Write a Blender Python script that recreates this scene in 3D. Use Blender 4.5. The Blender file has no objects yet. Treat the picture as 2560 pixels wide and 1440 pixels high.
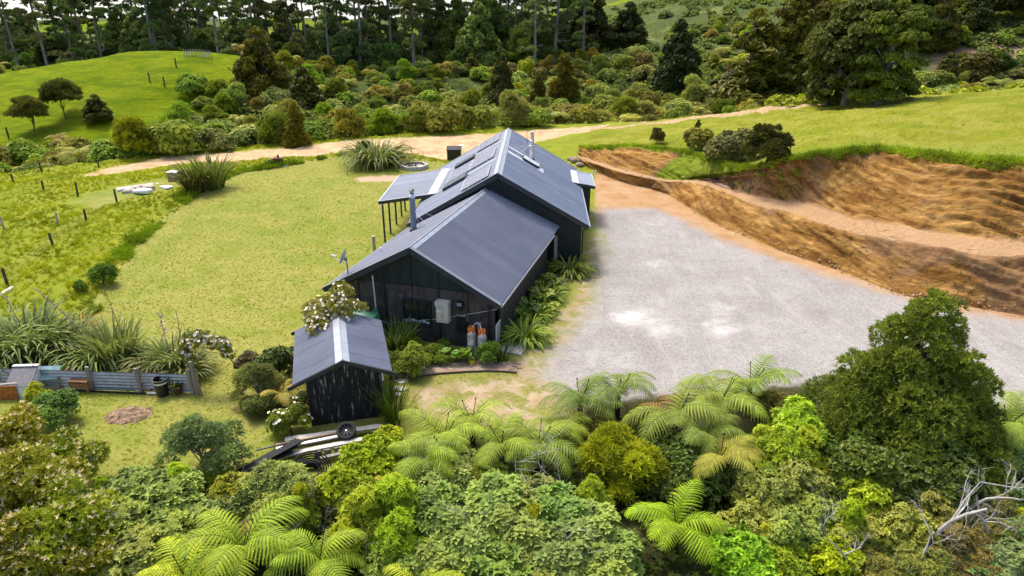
import bpy, bmesh, math, random
import numpy as np
from mathutils import Vector, Matrix, Euler
from mathutils.bvhtree import BVHTree

random.seed(7); RNG = np.random.default_rng(7)
S = bpy.context.scene
COL = S.collection
R = math.radians

# ---------------------------------------------------------------- camera
FPX, PITCH, HCAM = 1707.0, math.atan(722/1707.0), 14.0
cam = bpy.data.cameras.new('camera'); camo = bpy.data.objects.new('camera', cam); COL.objects.link(camo)
camo.location = (0, 0, HCAM); camo.rotation_euler = (math.pi/2-PITCH, 0, 0)
cam.sensor_width = 36.0; cam.lens = 36.0*FPX/2560.0; cam.clip_start = 0.1; cam.clip_end = 6000
S.camera = camo
S.render.resolution_x = 1024; S.render.resolution_y = 576

# ---------------------------------------------------------------- light
SUN_EL, SUN_AZ = R(60), R(-35)          # azimuth clockwise from +Y
W = bpy.data.worlds.new('World'); S.world = W; W.use_nodes = True
wn = W.node_tree; bg = wn.nodes['Background']
sky = wn.nodes.new('ShaderNodeTexSky'); sky.sky_type = 'NISHITA'; sky.sun_disc = False
sky.sun_elevation = SUN_EL; sky.sun_rotation = SUN_AZ; sky.altitude = 50; sky.air_density = 1.0; sky.dust_density = 5.5; sky.ozone_density = 1.0
_tc = wn.nodes.new('ShaderNodeTexCoord'); _sp = wn.nodes.new('ShaderNodeSeparateXYZ'); _mx = wn.nodes.new('ShaderNodeMath'); _mx.operation = 'MAXIMUM'; _mx.inputs[1].default_value = .10; _cb = wn.nodes.new('ShaderNodeCombineXYZ')
wn.links.new(_tc.outputs['Generated'], _sp.inputs[0]); wn.links.new(_sp.outputs[2], _mx.inputs[0])      # below the horizon the sky simply goes on as horizon haze
for _i in range(2): wn.links.new(_sp.outputs[_i], _cb.inputs[_i])
wn.links.new(_mx.outputs[0], _cb.inputs[2]); wn.links.new(_cb.outputs[0], sky.inputs[0])
wn.links.new(sky.outputs[0], bg.inputs[0]); bg.inputs[1].default_value = 0.15
sl = bpy.data.lights.new('sun', 'SUN'); sl.energy = 1.65; sl.angle = R(14); sl.color = (1.0, 0.94, 0.84)
slo = bpy.data.objects.new('sun', sl); COL.objects.link(slo)
sd = Vector((math.sin(SUN_AZ)*math.cos(SUN_EL), math.cos(SUN_AZ)*math.cos(SUN_EL), math.sin(SUN_EL)))
slo.rotation_euler = sd.to_track_quat('Z', 'Y').to_euler(); slo.location = (0, 20, 80)
S.view_settings.view_transform = 'Standard'; S.view_settings.look = 'None'
S.view_settings.exposure = 1.05; S.view_settings.gamma = 1.0
S.render.engine = 'CYCLES'

# ---------------------------------------------------------------- pixel helpers (photo pixels, 2560 x 1440)
CP, SP = math.cos(PITCH), math.sin(PITCH)
def ray(px, py):
    u = (px-1280)/FPX; v = (720-py)/FPX
    return Vector((u, CP+v*SP, -SP+v*CP))
def at(px, py, z=0.0):
    d = ray(px, py); t = (z-HCAM)/d.z
    return Vector((d.x*t, d.y*t, z))
BVHS = []
def on(px, py):
    d = ray(px, py).normalized(); o = Vector((0, 0, HCAM)); best = None
    for b in BVHS:
        h = b.ray_cast(o, d)
        if h[0] is not None and (best is None or h[3] < best[1]): best = (h[0], h[3])
    return best[0] if best else at(px, py)
def gz(x, y):
    best = -99
    for b in BVHS:
        h = b.ray_cast(Vector((x, y, 200)), Vector((0, 0, -1)))
        if h[0] is not None: best = max(best, h[0].z)
    return best if best > -90 else 0.0

# ---------------------------------------------------------------- object helpers
def ob(name, mesh, mat=None, parent=None, label=None, cat=None, group=None, kind=None, loc=None, rot=None, scale=None):
    o = bpy.data.objects.new(name, mesh); COL.objects.link(o)
    if mat is not None and mesh is not None and len(mesh.materials) == 0: mesh.materials.append(mat)
    if parent is not None: o.parent = parent
    if label: o['label'] = label
    if cat: o['category'] = cat
    if group: o['group'] = group
    if kind: o['kind'] = kind
    if loc is not None: o.location = loc
    if rot is not None: o.rotation_euler = rot
    if scale is not None: o.scale = (scale,)*3 if isinstance(scale, (int, float)) else scale
    return o
def thing(name, label, cat, loc=(0, 0, 0), rz=0.0, group=None, scale=None):
    return ob(name, None, label=label, cat=cat, group=group, loc=loc, rot=(0, 0, rz), scale=scale)
def copy_tree(o, parent=None):
    c = o.copy(); COL.objects.link(c); c.parent = parent
    for ch in o.children: copy_tree(ch, c)
    return c
def arr_mesh(name, V, F, smooth=False, attrs=None):
    """V (n,3) floats, F list of arrays (m,k) of same k"""
    V = np.asarray(V, np.float32); m = bpy.data.meshes.new(name)
    Fs = F if isinstance(F, list) else [F]
    Fs = [np.asarray(f, np.int32) for f in Fs if len(f)]
    loops = np.concatenate([f.ravel() for f in Fs]); tot = np.concatenate([np.full(len(f), f.shape[1], np.int32) for f in Fs])
    start = np.concatenate([[0], np.cumsum(tot)[:-1]]).astype(np.int32)
    m.vertices.add(len(V)); m.vertices.foreach_set('co', V.ravel())
    m.loops.add(len(loops)); m.loops.foreach_set('vertex_index', loops)
    m.polygons.add(len(tot)); m.polygons.foreach_set('loop_start', start)
    m.polygons.foreach_set('use_smooth', np.full(len(tot), smooth, dtype=bool))
    m.update(calc_edges=True)
    for k, a in (attrs or {}).items():
        a = np.asarray(a, np.float32)
        if a.ndim == 1: at_ = m.attributes.new(k, 'FLOAT', 'POINT'); at_.data.foreach_set('value', a)
        else: at_ = m.attributes.new(k, 'FLOAT_VECTOR', 'POINT'); at_.data.foreach_set('vector', a.ravel())
    return m
class MB:
    """collects simple solids into one mesh"""
    def __init__(s): s.v = []; s.f = []
    def add(s, vs, fs):
        n = len(s.v); s.v += [tuple(v) for v in vs]; s.f += [tuple(i+n for i in f) for f in fs]; return s
    def box(s, c, d, M=None, bev=0.0):
        x, y, z = d[0]/2, d[1]/2, d[2]/2
        vs = [Vector((i*x, j*y, k*z)) for k in (-1, 1) for j in (-1, 1) for i in (-1, 1)]
        if M is not None: vs = [M @ v for v in vs]
        vs = [v+Vector(c) for v in vs]
        return s.add(vs, [(0, 2, 3, 1), (4, 5, 7, 6), (0, 1, 5, 4), (2, 6, 7, 3), (0, 4, 6, 2), (1, 3, 7, 5)])
    def bar(s, a, b, w, h=None, up=(0, 0, 1)):
        a, b = Vector(a), Vector(b); h = h or w; d = (b-a); L = d.length; d.normalize()
        up = Vector(up)
        if abs(d.dot(up)) > .99: up = Vector((1, 0, 0))
        x = d.cross(up).normalized(); z = x.cross(d).normalized()
        M = Matrix((x, d, z)).transposed()
        return s.box((a+b)/2, (w, L, h), M)
    def tube(s, pts, r, n=8, cap=True):
        pts = [Vector(p) for p in pts]; rs = r if isinstance(r, (list, tuple)) else [r]*len(pts)
        rings = []; px = None
        for i, p in enumerate(pts):
            d = (pts[min(i+1, len(pts)-1)]-pts[max(i-1, 0)]).normalized()
            if px is None: px = d.orthogonal().normalized()
            px = (px-d*px.dot(d)).normalized(); py = d.cross(px)
            rings.append([p+(px*math.cos(2*math.pi*k/n)+py*math.sin(2*math.pi*k/n))*rs[i] for k in range(n)])
        vs = [v for q in rings for v in q]
        fs = [(i*n+k, i*n+(k+1) % n, (i+1)*n+(k+1) % n, (i+1)*n+k) for i in range(len(pts)-1) for k in range(n)]
        if cap: fs += [tuple(range(n-1, -1, -1)), tuple((len(pts)-1)*n+k for k in range(n))]
        return s.add(vs, fs)
    def lathe(s, prof, n=20, c=(0, 0, 0)):
        vs = [(c[0]+r*math.cos(2*math.pi*k/n), c[1]+r*math.sin(2*math.pi*k/n), c[2]+z) for r, z in prof for k in range(n)]
        fs = [(i*n+k, i*n+(k+1) % n, (i+1)*n+(k+1) % n, (i+1)*n+k) for i in range(len(prof)-1) for k in range(n)]
        return s.add(vs, fs)
    def prism(s, poly, z0, z1):
        n = len(poly); vs = [(p[0], p[1], z0) for p in poly]+[(p[0], p[1], z1) for p in poly]
        return s.add(vs, [tuple(range(n-1, -1, -1)), tuple(range(n, 2*n))]+[(i, (i+1) % n, n+(i+1) % n, n+i) for i in range(n)])
    def mesh(s, name, smooth=False):
        m = bpy.data.meshes.new(name); m.from_pydata([tuple(v) for v in s.v], [], s.f); m.update()
        if smooth: m.polygons.foreach_set('use_smooth', np.full(len(m.polygons), True)); m.set_sharp_from_angle(angle=R(40))
        return m
    def obj(s, name, mat, parent=None, smooth=False, **k): return ob(name, s.mesh(name, smooth), mat, parent, **k)

# ---------------------------------------------------------------- noise
def _h(ix, iy, seed):
    n = (ix.astype(np.int64)*374761393+iy.astype(np.int64)*668265263+seed*1442695041) & 0xffffffff
    n = ((n ^ (n >> 13))*1274126177) & 0xffffffff
    return ((n ^ (n >> 16)) & 0xffff)/65535.0
def vnoise(x, y, seed=0):
    x = np.asarray(x, float); y = np.asarray(y, float)
    ix, iy = np.floor(x), np.floor(y); fx, fy = x-ix, y-iy
    fx = fx*fx*(3-2*fx); fy = fy*fy*(3-2*fy)
    a, b, c, d = _h(ix, iy, seed), _h(ix+1, iy, seed), _h(ix, iy+1, seed), _h(ix+1, iy+1, seed)
    return (a*(1-fx)+b*fx)*(1-fy)+(c*(1-fx)+d*fx)*fy-.5
def fbm(x, y, seed=0, o=4):
    return sum(vnoise(x*2**k, y*2**k, seed+k)*.5**k for k in range(o))
def sstep(a, b, x):
    t = np.clip((x-a)/(b-a), 0, 1); return t*t*(3-2*t)

# ---------------------------------------------------------------- shader helpers
class NT:
    def __init__(s, name):
        s.m = bpy.data.materials.new(name); s.m.use_nodes = True; s.t = s.m.node_tree; s.n = s.t.nodes
        s.b = s.n['Principled BSDF']; s.out = s.n['Material Output']
    def new(s, t, **k):
        n = s.n.new(t)
        for a, v in k.items():
            if a.startswith('i_'):
                key = a[2:].replace('_', ' ')
                key = int(key) if key.isdigit() else key
                s.set(n.inputs[key], v)
            else: setattr(n, a, v)
        return n
    def set(s, inp, v):
        if isinstance(v, bpy.types.NodeSocket): s.t.links.new(v, inp)
        elif isinstance(v, bpy.types.Node): s.t.links.new(v.outputs[0], inp)
        else:
            if inp.type == 'RGBA' and len(v) == 3: v = (*v, 1)
            inp.default_value = v
    def attr(s, name): return s.new('ShaderNodeAttribute', attribute_name=name)
    def noise(s, vec=None, scale=5, detail=4, rough=.6, dist=0.0):
        n = s.new('ShaderNodeTexNoise', i_Scale=scale, i_Detail=detail, i_Roughness=rough, i_Distortion=dist)
        if vec is not None: s.set(n.inputs['Vector'], vec)
        return n.outputs[0]
    def pos(s): return s.new('ShaderNodeNewGeometry').outputs['Position']
    def objc(s): return s.new('ShaderNodeTexCoord').outputs['Object']
    def map(s, vec, scale=(1, 1, 1), rot=(0, 0, 0), loc=(0, 0, 0)):
        n = s.new('ShaderNodeMapping'); s.set(n.inputs[0], vec); n.inputs['Scale'].default_value = scale; n.inputs['Rotation'].default_value = rot; n.inputs['Location'].default_value = loc
        return n.outputs[0]
    def mth(s, op, a, b=0.0, c=None, clamp=False):
        n = s.new('ShaderNodeMath', operation=op, use_clamp=clamp); s.set(n.inputs[0], a); s.set(n.inputs[1], b)
        if c is not None: s.set(n.inputs[2], c)
        return n.outputs[0]
    def sm(s, v, a, b):
        n = s.new('ShaderNodeMapRange', interpolation_type='SMOOTHSTEP'); s.set(n.inputs[0], v); n.inputs[1].default_value = a; n.inputs[2].default_value = b
        return n.outputs[0]
    def mix(s, f, a, b, mode='MIX'):
        n = s.new('ShaderNodeMix', data_type='RGBA', blend_type=mode); s.set(n.inputs[0], f); s.set(n.inputs[6], a); s.set(n.inputs[7], b)
        return n.outputs[2]
    def ramp(s, v, stops):
        n = s.new('ShaderNodeValToRGB'); e = n.color_ramp.elements
        while len(e) < len(stops): e.new(.5)
        for q, (p, c) in zip(e, stops): q.position = p; q.color = (*c, 1)
        s.set(n.inputs[0], v); return n.outputs[0]
    def bump(s, h, st=.5, d=.05, nrm=None):
        n = s.new('ShaderNodeBump'); n.inputs['Strength'].default_value = st; n.inputs['Distance'].default_value = d; s.set(n.inputs['Height'], h)
        if nrm is not None: s.set(n.inputs['Normal'], nrm)
        return n.outputs[0]
    def fin(s, col, rough=.8, nrm=None, metal=0.0, spec=.3):
        s.set(s.b.inputs['Base Color'], col); s.set(s.b.inputs['Roughness'], rough); s.b.inputs['Metallic'].default_value = metal
        s.b.inputs['Specular IOR Level'].default_value = spec
        if nrm is not None: s.set(s.b.inputs['Normal'], nrm)
        return s.m
MATS = {}
def paint(name, c, rough=.6, var=.15, scale=6, metal=0.0, spec=.35, bump=0.0, streak=None, dirt=None):
    """plain painted or raw surface with slight wear"""
    if name in MATS: return MATS[name]
    t = NT(name); p = t.objc()
    if streak: p = t.map(p, streak)
    n = t.noise(p, scale, 5, .65); n2 = t.noise(p, scale*7, 3, .6)
    a = tuple(x*(1-var*1.5) for x in c); b = tuple(min(1, x*(1+var)) for x in c)
    col = t.mix(t.sm(n, .3, .7), a, b)
    col = t.mix(t.mth('MULTIPLY', t.sm(n2, .45, .7), .35), col, tuple(x*.75 for x in c))
    if dirt: col = t.mix(t.mth('MULTIPLY', t.sm(t.noise(p, scale*1.7, 6, .7), .52, .68), dirt[1]), col, dirt[0])
    r = t.mth('ADD', t.mth('MULTIPLY', n2, .2), rough-.1)
    MATS[name] = t.fin(col, r, t.bump(n2, .3, bump) if bump else None, metal, spec)
    return MATS[name]
# ================================================================ TERRAIN
def y_edge(x): return np.where(x < 0, 80.8+.44*x, 80.8+.22*x)
def base_z(x, y):
    x = np.asarray(x, float); y = np.asarray(y, float)
    z = -5.0*sstep(16.5, 1, y)-4*sstep(2, -30, y)
    d = y-y_edge(np.clip(x, -60, 60))
    z = z-5.5*sstep(1, 16, d)*(1-sstep(28, 75, d))-1.0*sstep(30, 80, d)
    z = z-1.2*sstep(-24, -60, x)*sstep(30, 60, y)
    z = z+np.clip((x+20)/60, 0, 1.3)*13*sstep(105, 240, y)+11*sstep(62, 120, x)*sstep(88, 165, y)
    z = z+6.4*np.exp(-(((x+61)/np.where(x < -61, 44, 19))**2+((y-134)/26)**2))
    z = z+2.5*np.exp(-((y-470)/80)**2)*sstep(260, 400, y)-45*sstep(500, 1100, y)*(1-sstep(40, 160, x))
    w = sstep(2, 20, d)
    z = z+w*(1.6*fbm(x/22, y/22, 3)+.5*fbm(x/5, y/5, 9))+sstep(230, 420, y)*4*fbm(x/90, y/90, 21)
    z = z+.10*fbm(x/9, y/9, 5)*(1-sstep(-8, -26, x)*0)*sstep(17, 24, y)*(1-w)*sstep(-9, -22, x)
    return z
def poly_sd(poly, x, y):
    """signed distance, + inside"""
    n = len(poly); ins = np.zeros(x.shape, bool); dm = np.full(x.shape, 1e9)
    for i in range(n):
        ax, ay = poly[i]; bx, by = poly[(i+1) % n]
        ex, ey = bx-ax, by-ay
        t = np.clip(((x-ax)*ex+(y-ay)*ey)/(ex*ex+ey*ey+1e-12), 0, 1)
        dm = np.minimum(dm, np.hypot(x-ax-t*ex, y-ay-t*ey))
        c = (ay > y) != (by > y)
        xi = ax+(y-ay)/(by-ay if by != ay else 1e-9)*ex
        ins ^= c & (x < xi)
    return np.where(ins, dm, -dm)
def wpoly(pp): return [tuple(at(a, b)[:2]) for a, b in pp]
P_LAWN = wpoly([(1125, 415), (1040, 398), (870, 388), (700, 418), (600, 432), (490, 488), (420, 548), (350, 612), (290, 690), (245, 780), (120, 850), (-150, 880), (-250, 1100), (-100, 1220), (300, 1215), (900, 1200), (1150, 1130), (1420, 1030), (1360, 900), (1420, 760), (1485, 640), (1495, 540), (1470, 520), (1440, 600), (1040, 570)])
P_GRAVEL = wpoly([(1496, 522), (1630, 520), (1694, 543), (1796, 597), (1995, 666), (2262, 745), (2440, 786), (2620, 803), (3000, 900), (3000, 1200), (2500, 1180), (1750, 1080), (1400, 985), (1350, 930), (1400, 860), (1480, 760), (1500, 660), (1500, 590)])
P_PAD = wpoly([(1486, 440), (1480, 430), (1520, 440), (1600, 452), (1690, 490), (1760, 545), (1900, 607), (2100, 676), (2260, 738), (2440, 768), (2620, 790), (3000, 860), (2600, 850), (2300, 800), (1900, 680), (1600, 600), (1490, 560)])
P_BARE = wpoly([(1030, 968), (1180, 955), (1290, 940), (1290, 900), (1350, 860), (1420, 760), (1470, 670), (1478, 590), (1500, 590), (1560, 700), (1500, 1000), (1440, 1080), (1230, 1070), (1060, 1040)])
P_BARE2 = wpoly([(1140, 1005), (1230, 990), (1260, 1030), (1200, 1060), (1110, 1050)])
P_TRACK = wpoly([(190, 430), (270, 410), (400, 388), (560, 380), (760, 366), (860, 352), (1000, 346), (1200, 336), (1310, 327), (1400, 322), (1500, 314), (1700, 290), (1850, 272), (2020, 258), (2010, 268), (1850, 285), (1700, 302), (1560, 318), (1430, 335), (1300, 365), (1200, 400), (1110, 400), (1010, 382), (900, 372), (800, 388), (690, 394), (600, 404), (480, 404), (330, 420), (240, 430)])
P_PATCH = wpoly([(885, 444), (960, 438), (1010, 440), (1000, 452), (900, 455)])
P_NOTCH = wpoly([(150, 505), (290, 462), (440, 448), (470, 462), (430, 475), (350, 490), (250, 520)])
P_SHADED_LITTER = wpoly([(-400, 1260), (300, 1235), (560, 1205), (740, 1215), (960, 1130), (1100, 1110), (1400, 1075), (1490, 1005), (1700, 985), (1900, 975), (2080, 950), (2480, 1010), (3200, 1150), (3400, 1900), (-800, 1900)])
NX0, NX1, NY0, NY1 = -56.0, 52.0, 11.0, 100.0

def ground_material():
    t = NT('ground'); p = t.pos()
    def A(n): return t.attr(n).outputs['Fac']
    wob = t.mth('SUBTRACT', t.noise(p, .9, 5, .65), .5); wf = t.mth('SUBTRACT', t.noise(p, 7, 4, .7), .5)
    def mask(n, a=1.6, b=.5, soft=.18):
        v = t.mth('ADD', A(n), t.mth('ADD', t.mth('MULTIPLY', wob, a), t.mth('MULTIPLY', wf, b)))
        return t.sm(v, -soft, soft)
    big = t.noise(p, .11, 3, .6); mid = t.noise(p, .55, 5, .65); fine = t.noise(p, 9, 5, .75); vfine = t.noise(p, 38, 3, .7)
    blades = t.noise(t.map(p, (26, 8, 1), (0, 0, .5)), 1.0, 4, .7)
    # long grass
    lg = t.ramp(mid, [(.25, (.12, .17, .01)), (.45, (.17, .205, .012)), (.6, (.22, .225, .016)), (.8, (.145, .20, .012))])
    lg = t.mix(t.mth('MULTIPLY', t.sm(fine, .4, .65), .4), lg, (.085, .135, .022))
    lg = t.mix(t.mth('MULTIPLY', t.sm(vfine, .52, .7), .35), lg, (.33, .32, .10))
    # mown lawn
    lw = t.ramp(t.mth('ADD', t.mth('MULTIPLY', big, .45), t.mth('MULTIPLY', mid, .55)), [(.3, (.11, .165, .018)), (.43, (.17, .20, .026)), (.56, (.26, .24, .06)), (.72, (.15, .19, .024))])
    lw = t.mix(t.mth('MULTIPLY', t.sm(t.noise(p, 2.6, 5, .75), .46, .66), .42), lw, (.125, .165, .022)); lw = t.mix(t.mth('MULTIPLY', t.sm(fine, .42, .64), .55), lw, (.105, .15, .022))
    lw = t.mix(t.mth('MULTIPLY', t.sm(blades, .48, .68), .5), lw, (.30, .285, .095))
    lw = t.mix(t.mth('MULTIPLY', t.sm(t.noise(p, 1.7, 4, .6), .54, .70), .6), lw, (.30, .25, .10))
    # dirt track
    dt = t.ramp(t.noise(p, .7, 6, .7), [(.3, (.32, .205, .105)), (.5, (.46, .32, .185)), (.7, (.54, .40, .25))])
    dt = t.mix(t.mth('MULTIPLY', t.sm(t.noise(t.map(p, (1, 3, 1)), 2.5, 5, .7), .55, .7), .6), dt, (.22, .13, .065))
    dt = t.mix(t.mth('MULTIPLY', t.sm(t.noise(p, .45, 5, .7), .61, .70), .8), dt, lg)
    # orange clay pad
    pd = t.ramp(t.noise(p, .5, 6, .7), [(.3, (.27, .145, .06)), (.5, (.34, .21, .105)), (.7, (.38, .27, .165))])
    pd = t.mix(t.mth('MULTIPLY', t.sm(fine, .5, .7), .35), pd, (.30, .18, .09))
    # gravel
    gr = t.ramp(t.noise(p, .28, 6, .7), [(.3, (.20, .178, .160)), (.5, (.26, .242, .226)), (.7, (.32, .305, .288))])
    gr = t.mix(t.mth('MULTIPLY', t.sm(t.noise(t.map(p, (.5, 1.4, 1), (0, 0, .7)), .8, 5, .7), .5, .72), .5), gr, (.205, .20, .197))
    vor = t.new('ShaderNodeTexVoronoi', i_Scale=17.0); t.set(vor.inputs['Vector'], p)
    stone = t.new('ShaderNodeSeparateColor'); t.set(stone.inputs[0], vor.outputs['Color'])
    gr = t.mix(.30, gr, t.mix(t.sm(stone.outputs[0], .1, .9), (.14, .132, .125), (.42, .41, .40)), 'MIX')
    tyre = t.noise(t.map(p, (.55, .10, 1), (0, 0, -.55)), 1.0, 5, .65, 2.2); tyre2 = t.noise(t.map(p, (.5, .12, 1), (0, 0, .7)), 1.0, 5, .65, 2.5)
    gr = t.mix(t.mth('MULTIPLY', t.sm(tyre, .52, .68), .35), gr, (.205, .19, .178)); gr = t.mix(t.mth('MULTIPLY', t.sm(tyre2, .52, .70), .35), gr, (.40, .375, .35))
    gr = t.mix(t.mth('MULTIPLY', t.sm(t.mth('ADD', A('worn_white'), t.mth('MULTIPLY', wob, 1.3)), .35, 1.15), .75), gr, (.55, .535, .515))
    gr = t.mix(t.mth('MULTIPLY', t.sm(t.noise(p, 1.1, 5, .7), .60, .70), .5), gr, (.37, .28, .195))
    gr = t.mix(t.mth('MULTIPLY', t.sm(t.noise(p, 2.3, 5, .75), .66, .74), .7), gr, (.20, .215, .07))
    # worn ground beside the yard
    br = t.ramp(t.noise(p, .8, 6, .7), [(.3, (.25, .175, .09)), (.5, (.33, .25, .15)), (.7, (.43, .355, .255))])
    br = t.mix(t.sm(t.noise(p, 1.1, 6, .75), .43, .58), br, t.mix(t.sm(fine, .4, .6), (.13, .15, .03), (.24, .225, .07)))
    br2 = t.mix(t.sm(fine, .4, .6), (.34, .235, .15), (.45, .33, .22))
    col = t.mix(mask('sd_lawn', .8, .3), lg, lw)
    edge = t.sm(t.mth('ABSOLUTE', t.mth('ADD', A('sd_lawn'), t.mth('ADD', .25, t.mth('MULTIPLY', wob, .8)))), .45, .0)
    col = t.mix(t.mth('MULTIPLY', edge, .35), col, (.34, .29, .14))
    col = t.mix(mask('sd_notch', .8, .3), col, lw)
    col = t.mix(mask('sd_track', 2.2, .8), col, dt)
    col = t.mix(mask('sd_patch', .8, .4, .3), col, (.40, .29, .19))
    col = t.mix(mask('sd_pad', .6, .3), col, pd)
    col = t.mix(mask('sd_bare', 2.4, 1.0, .4), col, br)
    col = t.mix(mask('sd_bare2', .9, .5, .3), col, br2)
    col = t.mix(mask('sd_gravel', 2.2, 1.2, .8), col, gr)
    col = t.mix(mask('sd_shaded_litter', 1.2, .6, .3), col, t.ramp(fine, [(.3, (.018, .022, .008)), (.5, (.045, .048, .016)), (.7, (.09, .075, .035))]))  # thicket litter, its colour darkened to stand for shade between the shrubs
    hgt = t.mth('ADD', t.mth('MULTIPLY', fine, .6), t.mth('MULTIPLY', vfine, .4))
    return t.fin(col, .9, t.bump(hgt, .55, .06), 0, .05)

def build_near():
    nx = 361; ny = 297
    xs = np.linspace(NX0, NX1, nx); ys = np.linspace(NY0, NY1, ny)
    X, Y = np.meshgrid(xs, ys)
    sds = {k: poly_sd(v, X, Y) for k, v in dict(sd_lawn=P_LAWN, sd_gravel=P_GRAVEL, sd_pad=P_PAD, sd_bare=P_BARE, sd_bare2=P_BARE2, sd_track=P_TRACK, sd_patch=P_PATCH, sd_shaded_litter=P_SHADED_LITTER, sd_notch=P_NOTCH).items()}
    Z = base_z(X, Y)
    ww = np.zeros(X.shape)
    for px, py, r, s in [(1590, 795, 1.5, 1), (1660, 830, 1.3, .8), (1790, 770, 1.3, .7), (1800, 820, 1.5, .8), (1630, 658, 1.2, .7), (1900, 800, 1.6, .5), (1480, 880, 1.4, .5), (1560, 900, 1.5, .5)]:
        q = at(px, py); ww = np.maximum(ww, s*np.exp(-((X-q.x)**2+(Y-q.y)**2)/r**2))
    sds['worn_white'] = ww
    rough = sstep(-.3, 1.0, sds['sd_track'])
    Z = Z+rough*(.22*fbm(X/1.6, Y/1.1, 31)+.1*fbm(X/.5, Y/.5, 33))
    lng = np.maximum(sstep(-9.3, -11, X), sstep(52, 56, Y))*(1-sstep(-1, .3, np.maximum.reduce([sds['sd_lawn'], sds['sd_gravel'], sds['sd_pad'], sds['sd_bare'], sds['sd_track']])))
    Z = Z+lng*(.28*fbm(X/1.3, Y/1.3, 41)+.10)*sstep(15, 20, Y)
    Z = Z+.02*fbm(X/.8, Y/.8, 43)
    Z = Z-.12*(1-sstep(0, .5, np.minimum(np.minimum(X-NX0, NX1-X), np.minimum(Y-NY0, NY1-Y))))
    V = np.stack([X, Y, Z], -1).reshape(-1, 3)
    idx = np.arange(nx*ny).reshape(ny, nx)
    Q = np.stack([idx[:-1, :-1], idx[:-1, 1:], idx[1:, 1:], idx[1:, :-1]], -1).reshape(-1, 4)
    c = {k: v[:-1, :-1].ravel() for k, v in sds.items()}
    cls = np.zeros(len(Q), int)
    cls[c['sd_lawn'] > 0] = 1; cls[c['sd_notch'] > 0] = 1; cls[c['sd_track'] > 0] = 2; cls[c['sd_pad'] > 0] = 4; cls[c['sd_bare'] > 0] = 5; cls[c['sd_gravel'] > 0] = 3
    gm = ground_material()
    for k, nm in enumerate(['paddock', 'lawn', 'dirt_track', 'gravel_yard', 'clay_ground', 'worn_ground']):
        q = Q[cls == k]; u, inv = np.unique(q, return_inverse=True)
        ob(nm, arr_mesh(nm, V[u], inv.reshape(-1, 4), True, {a: b.ravel()[u] for a, b in sds.items()}), gm, kind='structure')
    BVHS.append(BVHTree.FromPolygons([Vector(v) for v in V], [tuple(q) for q in Q.tolist()]))

def hillside_material():
    t = NT('hillside'); p = t.pos(); wob = t.mth('SUBTRACT', t.noise(p, .25, 5, .65), .5)
    past = t.sm(t.mth('ADD', t.attr('pasture').outputs['Fac'], t.mth('MULTIPLY', wob, 5)), -.8, .8)
    clay = t.sm(t.mth('ADD', t.attr('clay').outputs['Fac'], t.mth('MULTIPLY', wob, 3)), -.5, .5)
    mid = t.noise(p, .35, 5, .7); fine = t.noise(p, 2.2, 5, .75)
    g = t.ramp(mid, [(.3, (.095, .15, .004)), (.5, (.155, .205, .005)), (.7, (.20, .235, .008))])
    terr = t.noise(t.map(p, (.12, .12, 1.6)), 1.0, 3, .6, .6)
    g = t.mix(t.mth('MULTIPLY', t.sm(terr, .48, .60), .6), g, (.07, .125, .004))
    g = t.mix(t.mth('MULTIPLY', t.sm(fine, .45, .7), .35), g, (.075, .12, .004))
    s = t.ramp(fine, [(.3, (.035, .055, .016)), (.5, (.075, .105, .03)), (.7, (.16, .165, .06))])
    s = t.mix(t.sm(t.noise(p, .16, 4, .6), .55, .68), s, t.ramp(fine, [(.3, (.10, .135, .03)), (.7, (.22, .215, .085))]))
    c = t.ramp(fine, [(.3, (.22, .135, .095)), (.6, (.36, .235, .165)), (.8, (.42, .31, .22))])
    col = t.mix(past, s, g); col = t.mix(clay, col, c)
    return t.fin(col, .95, t.bump(t.mth('ADD', fine, mid), .8, .5), 0, .03)

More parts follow.
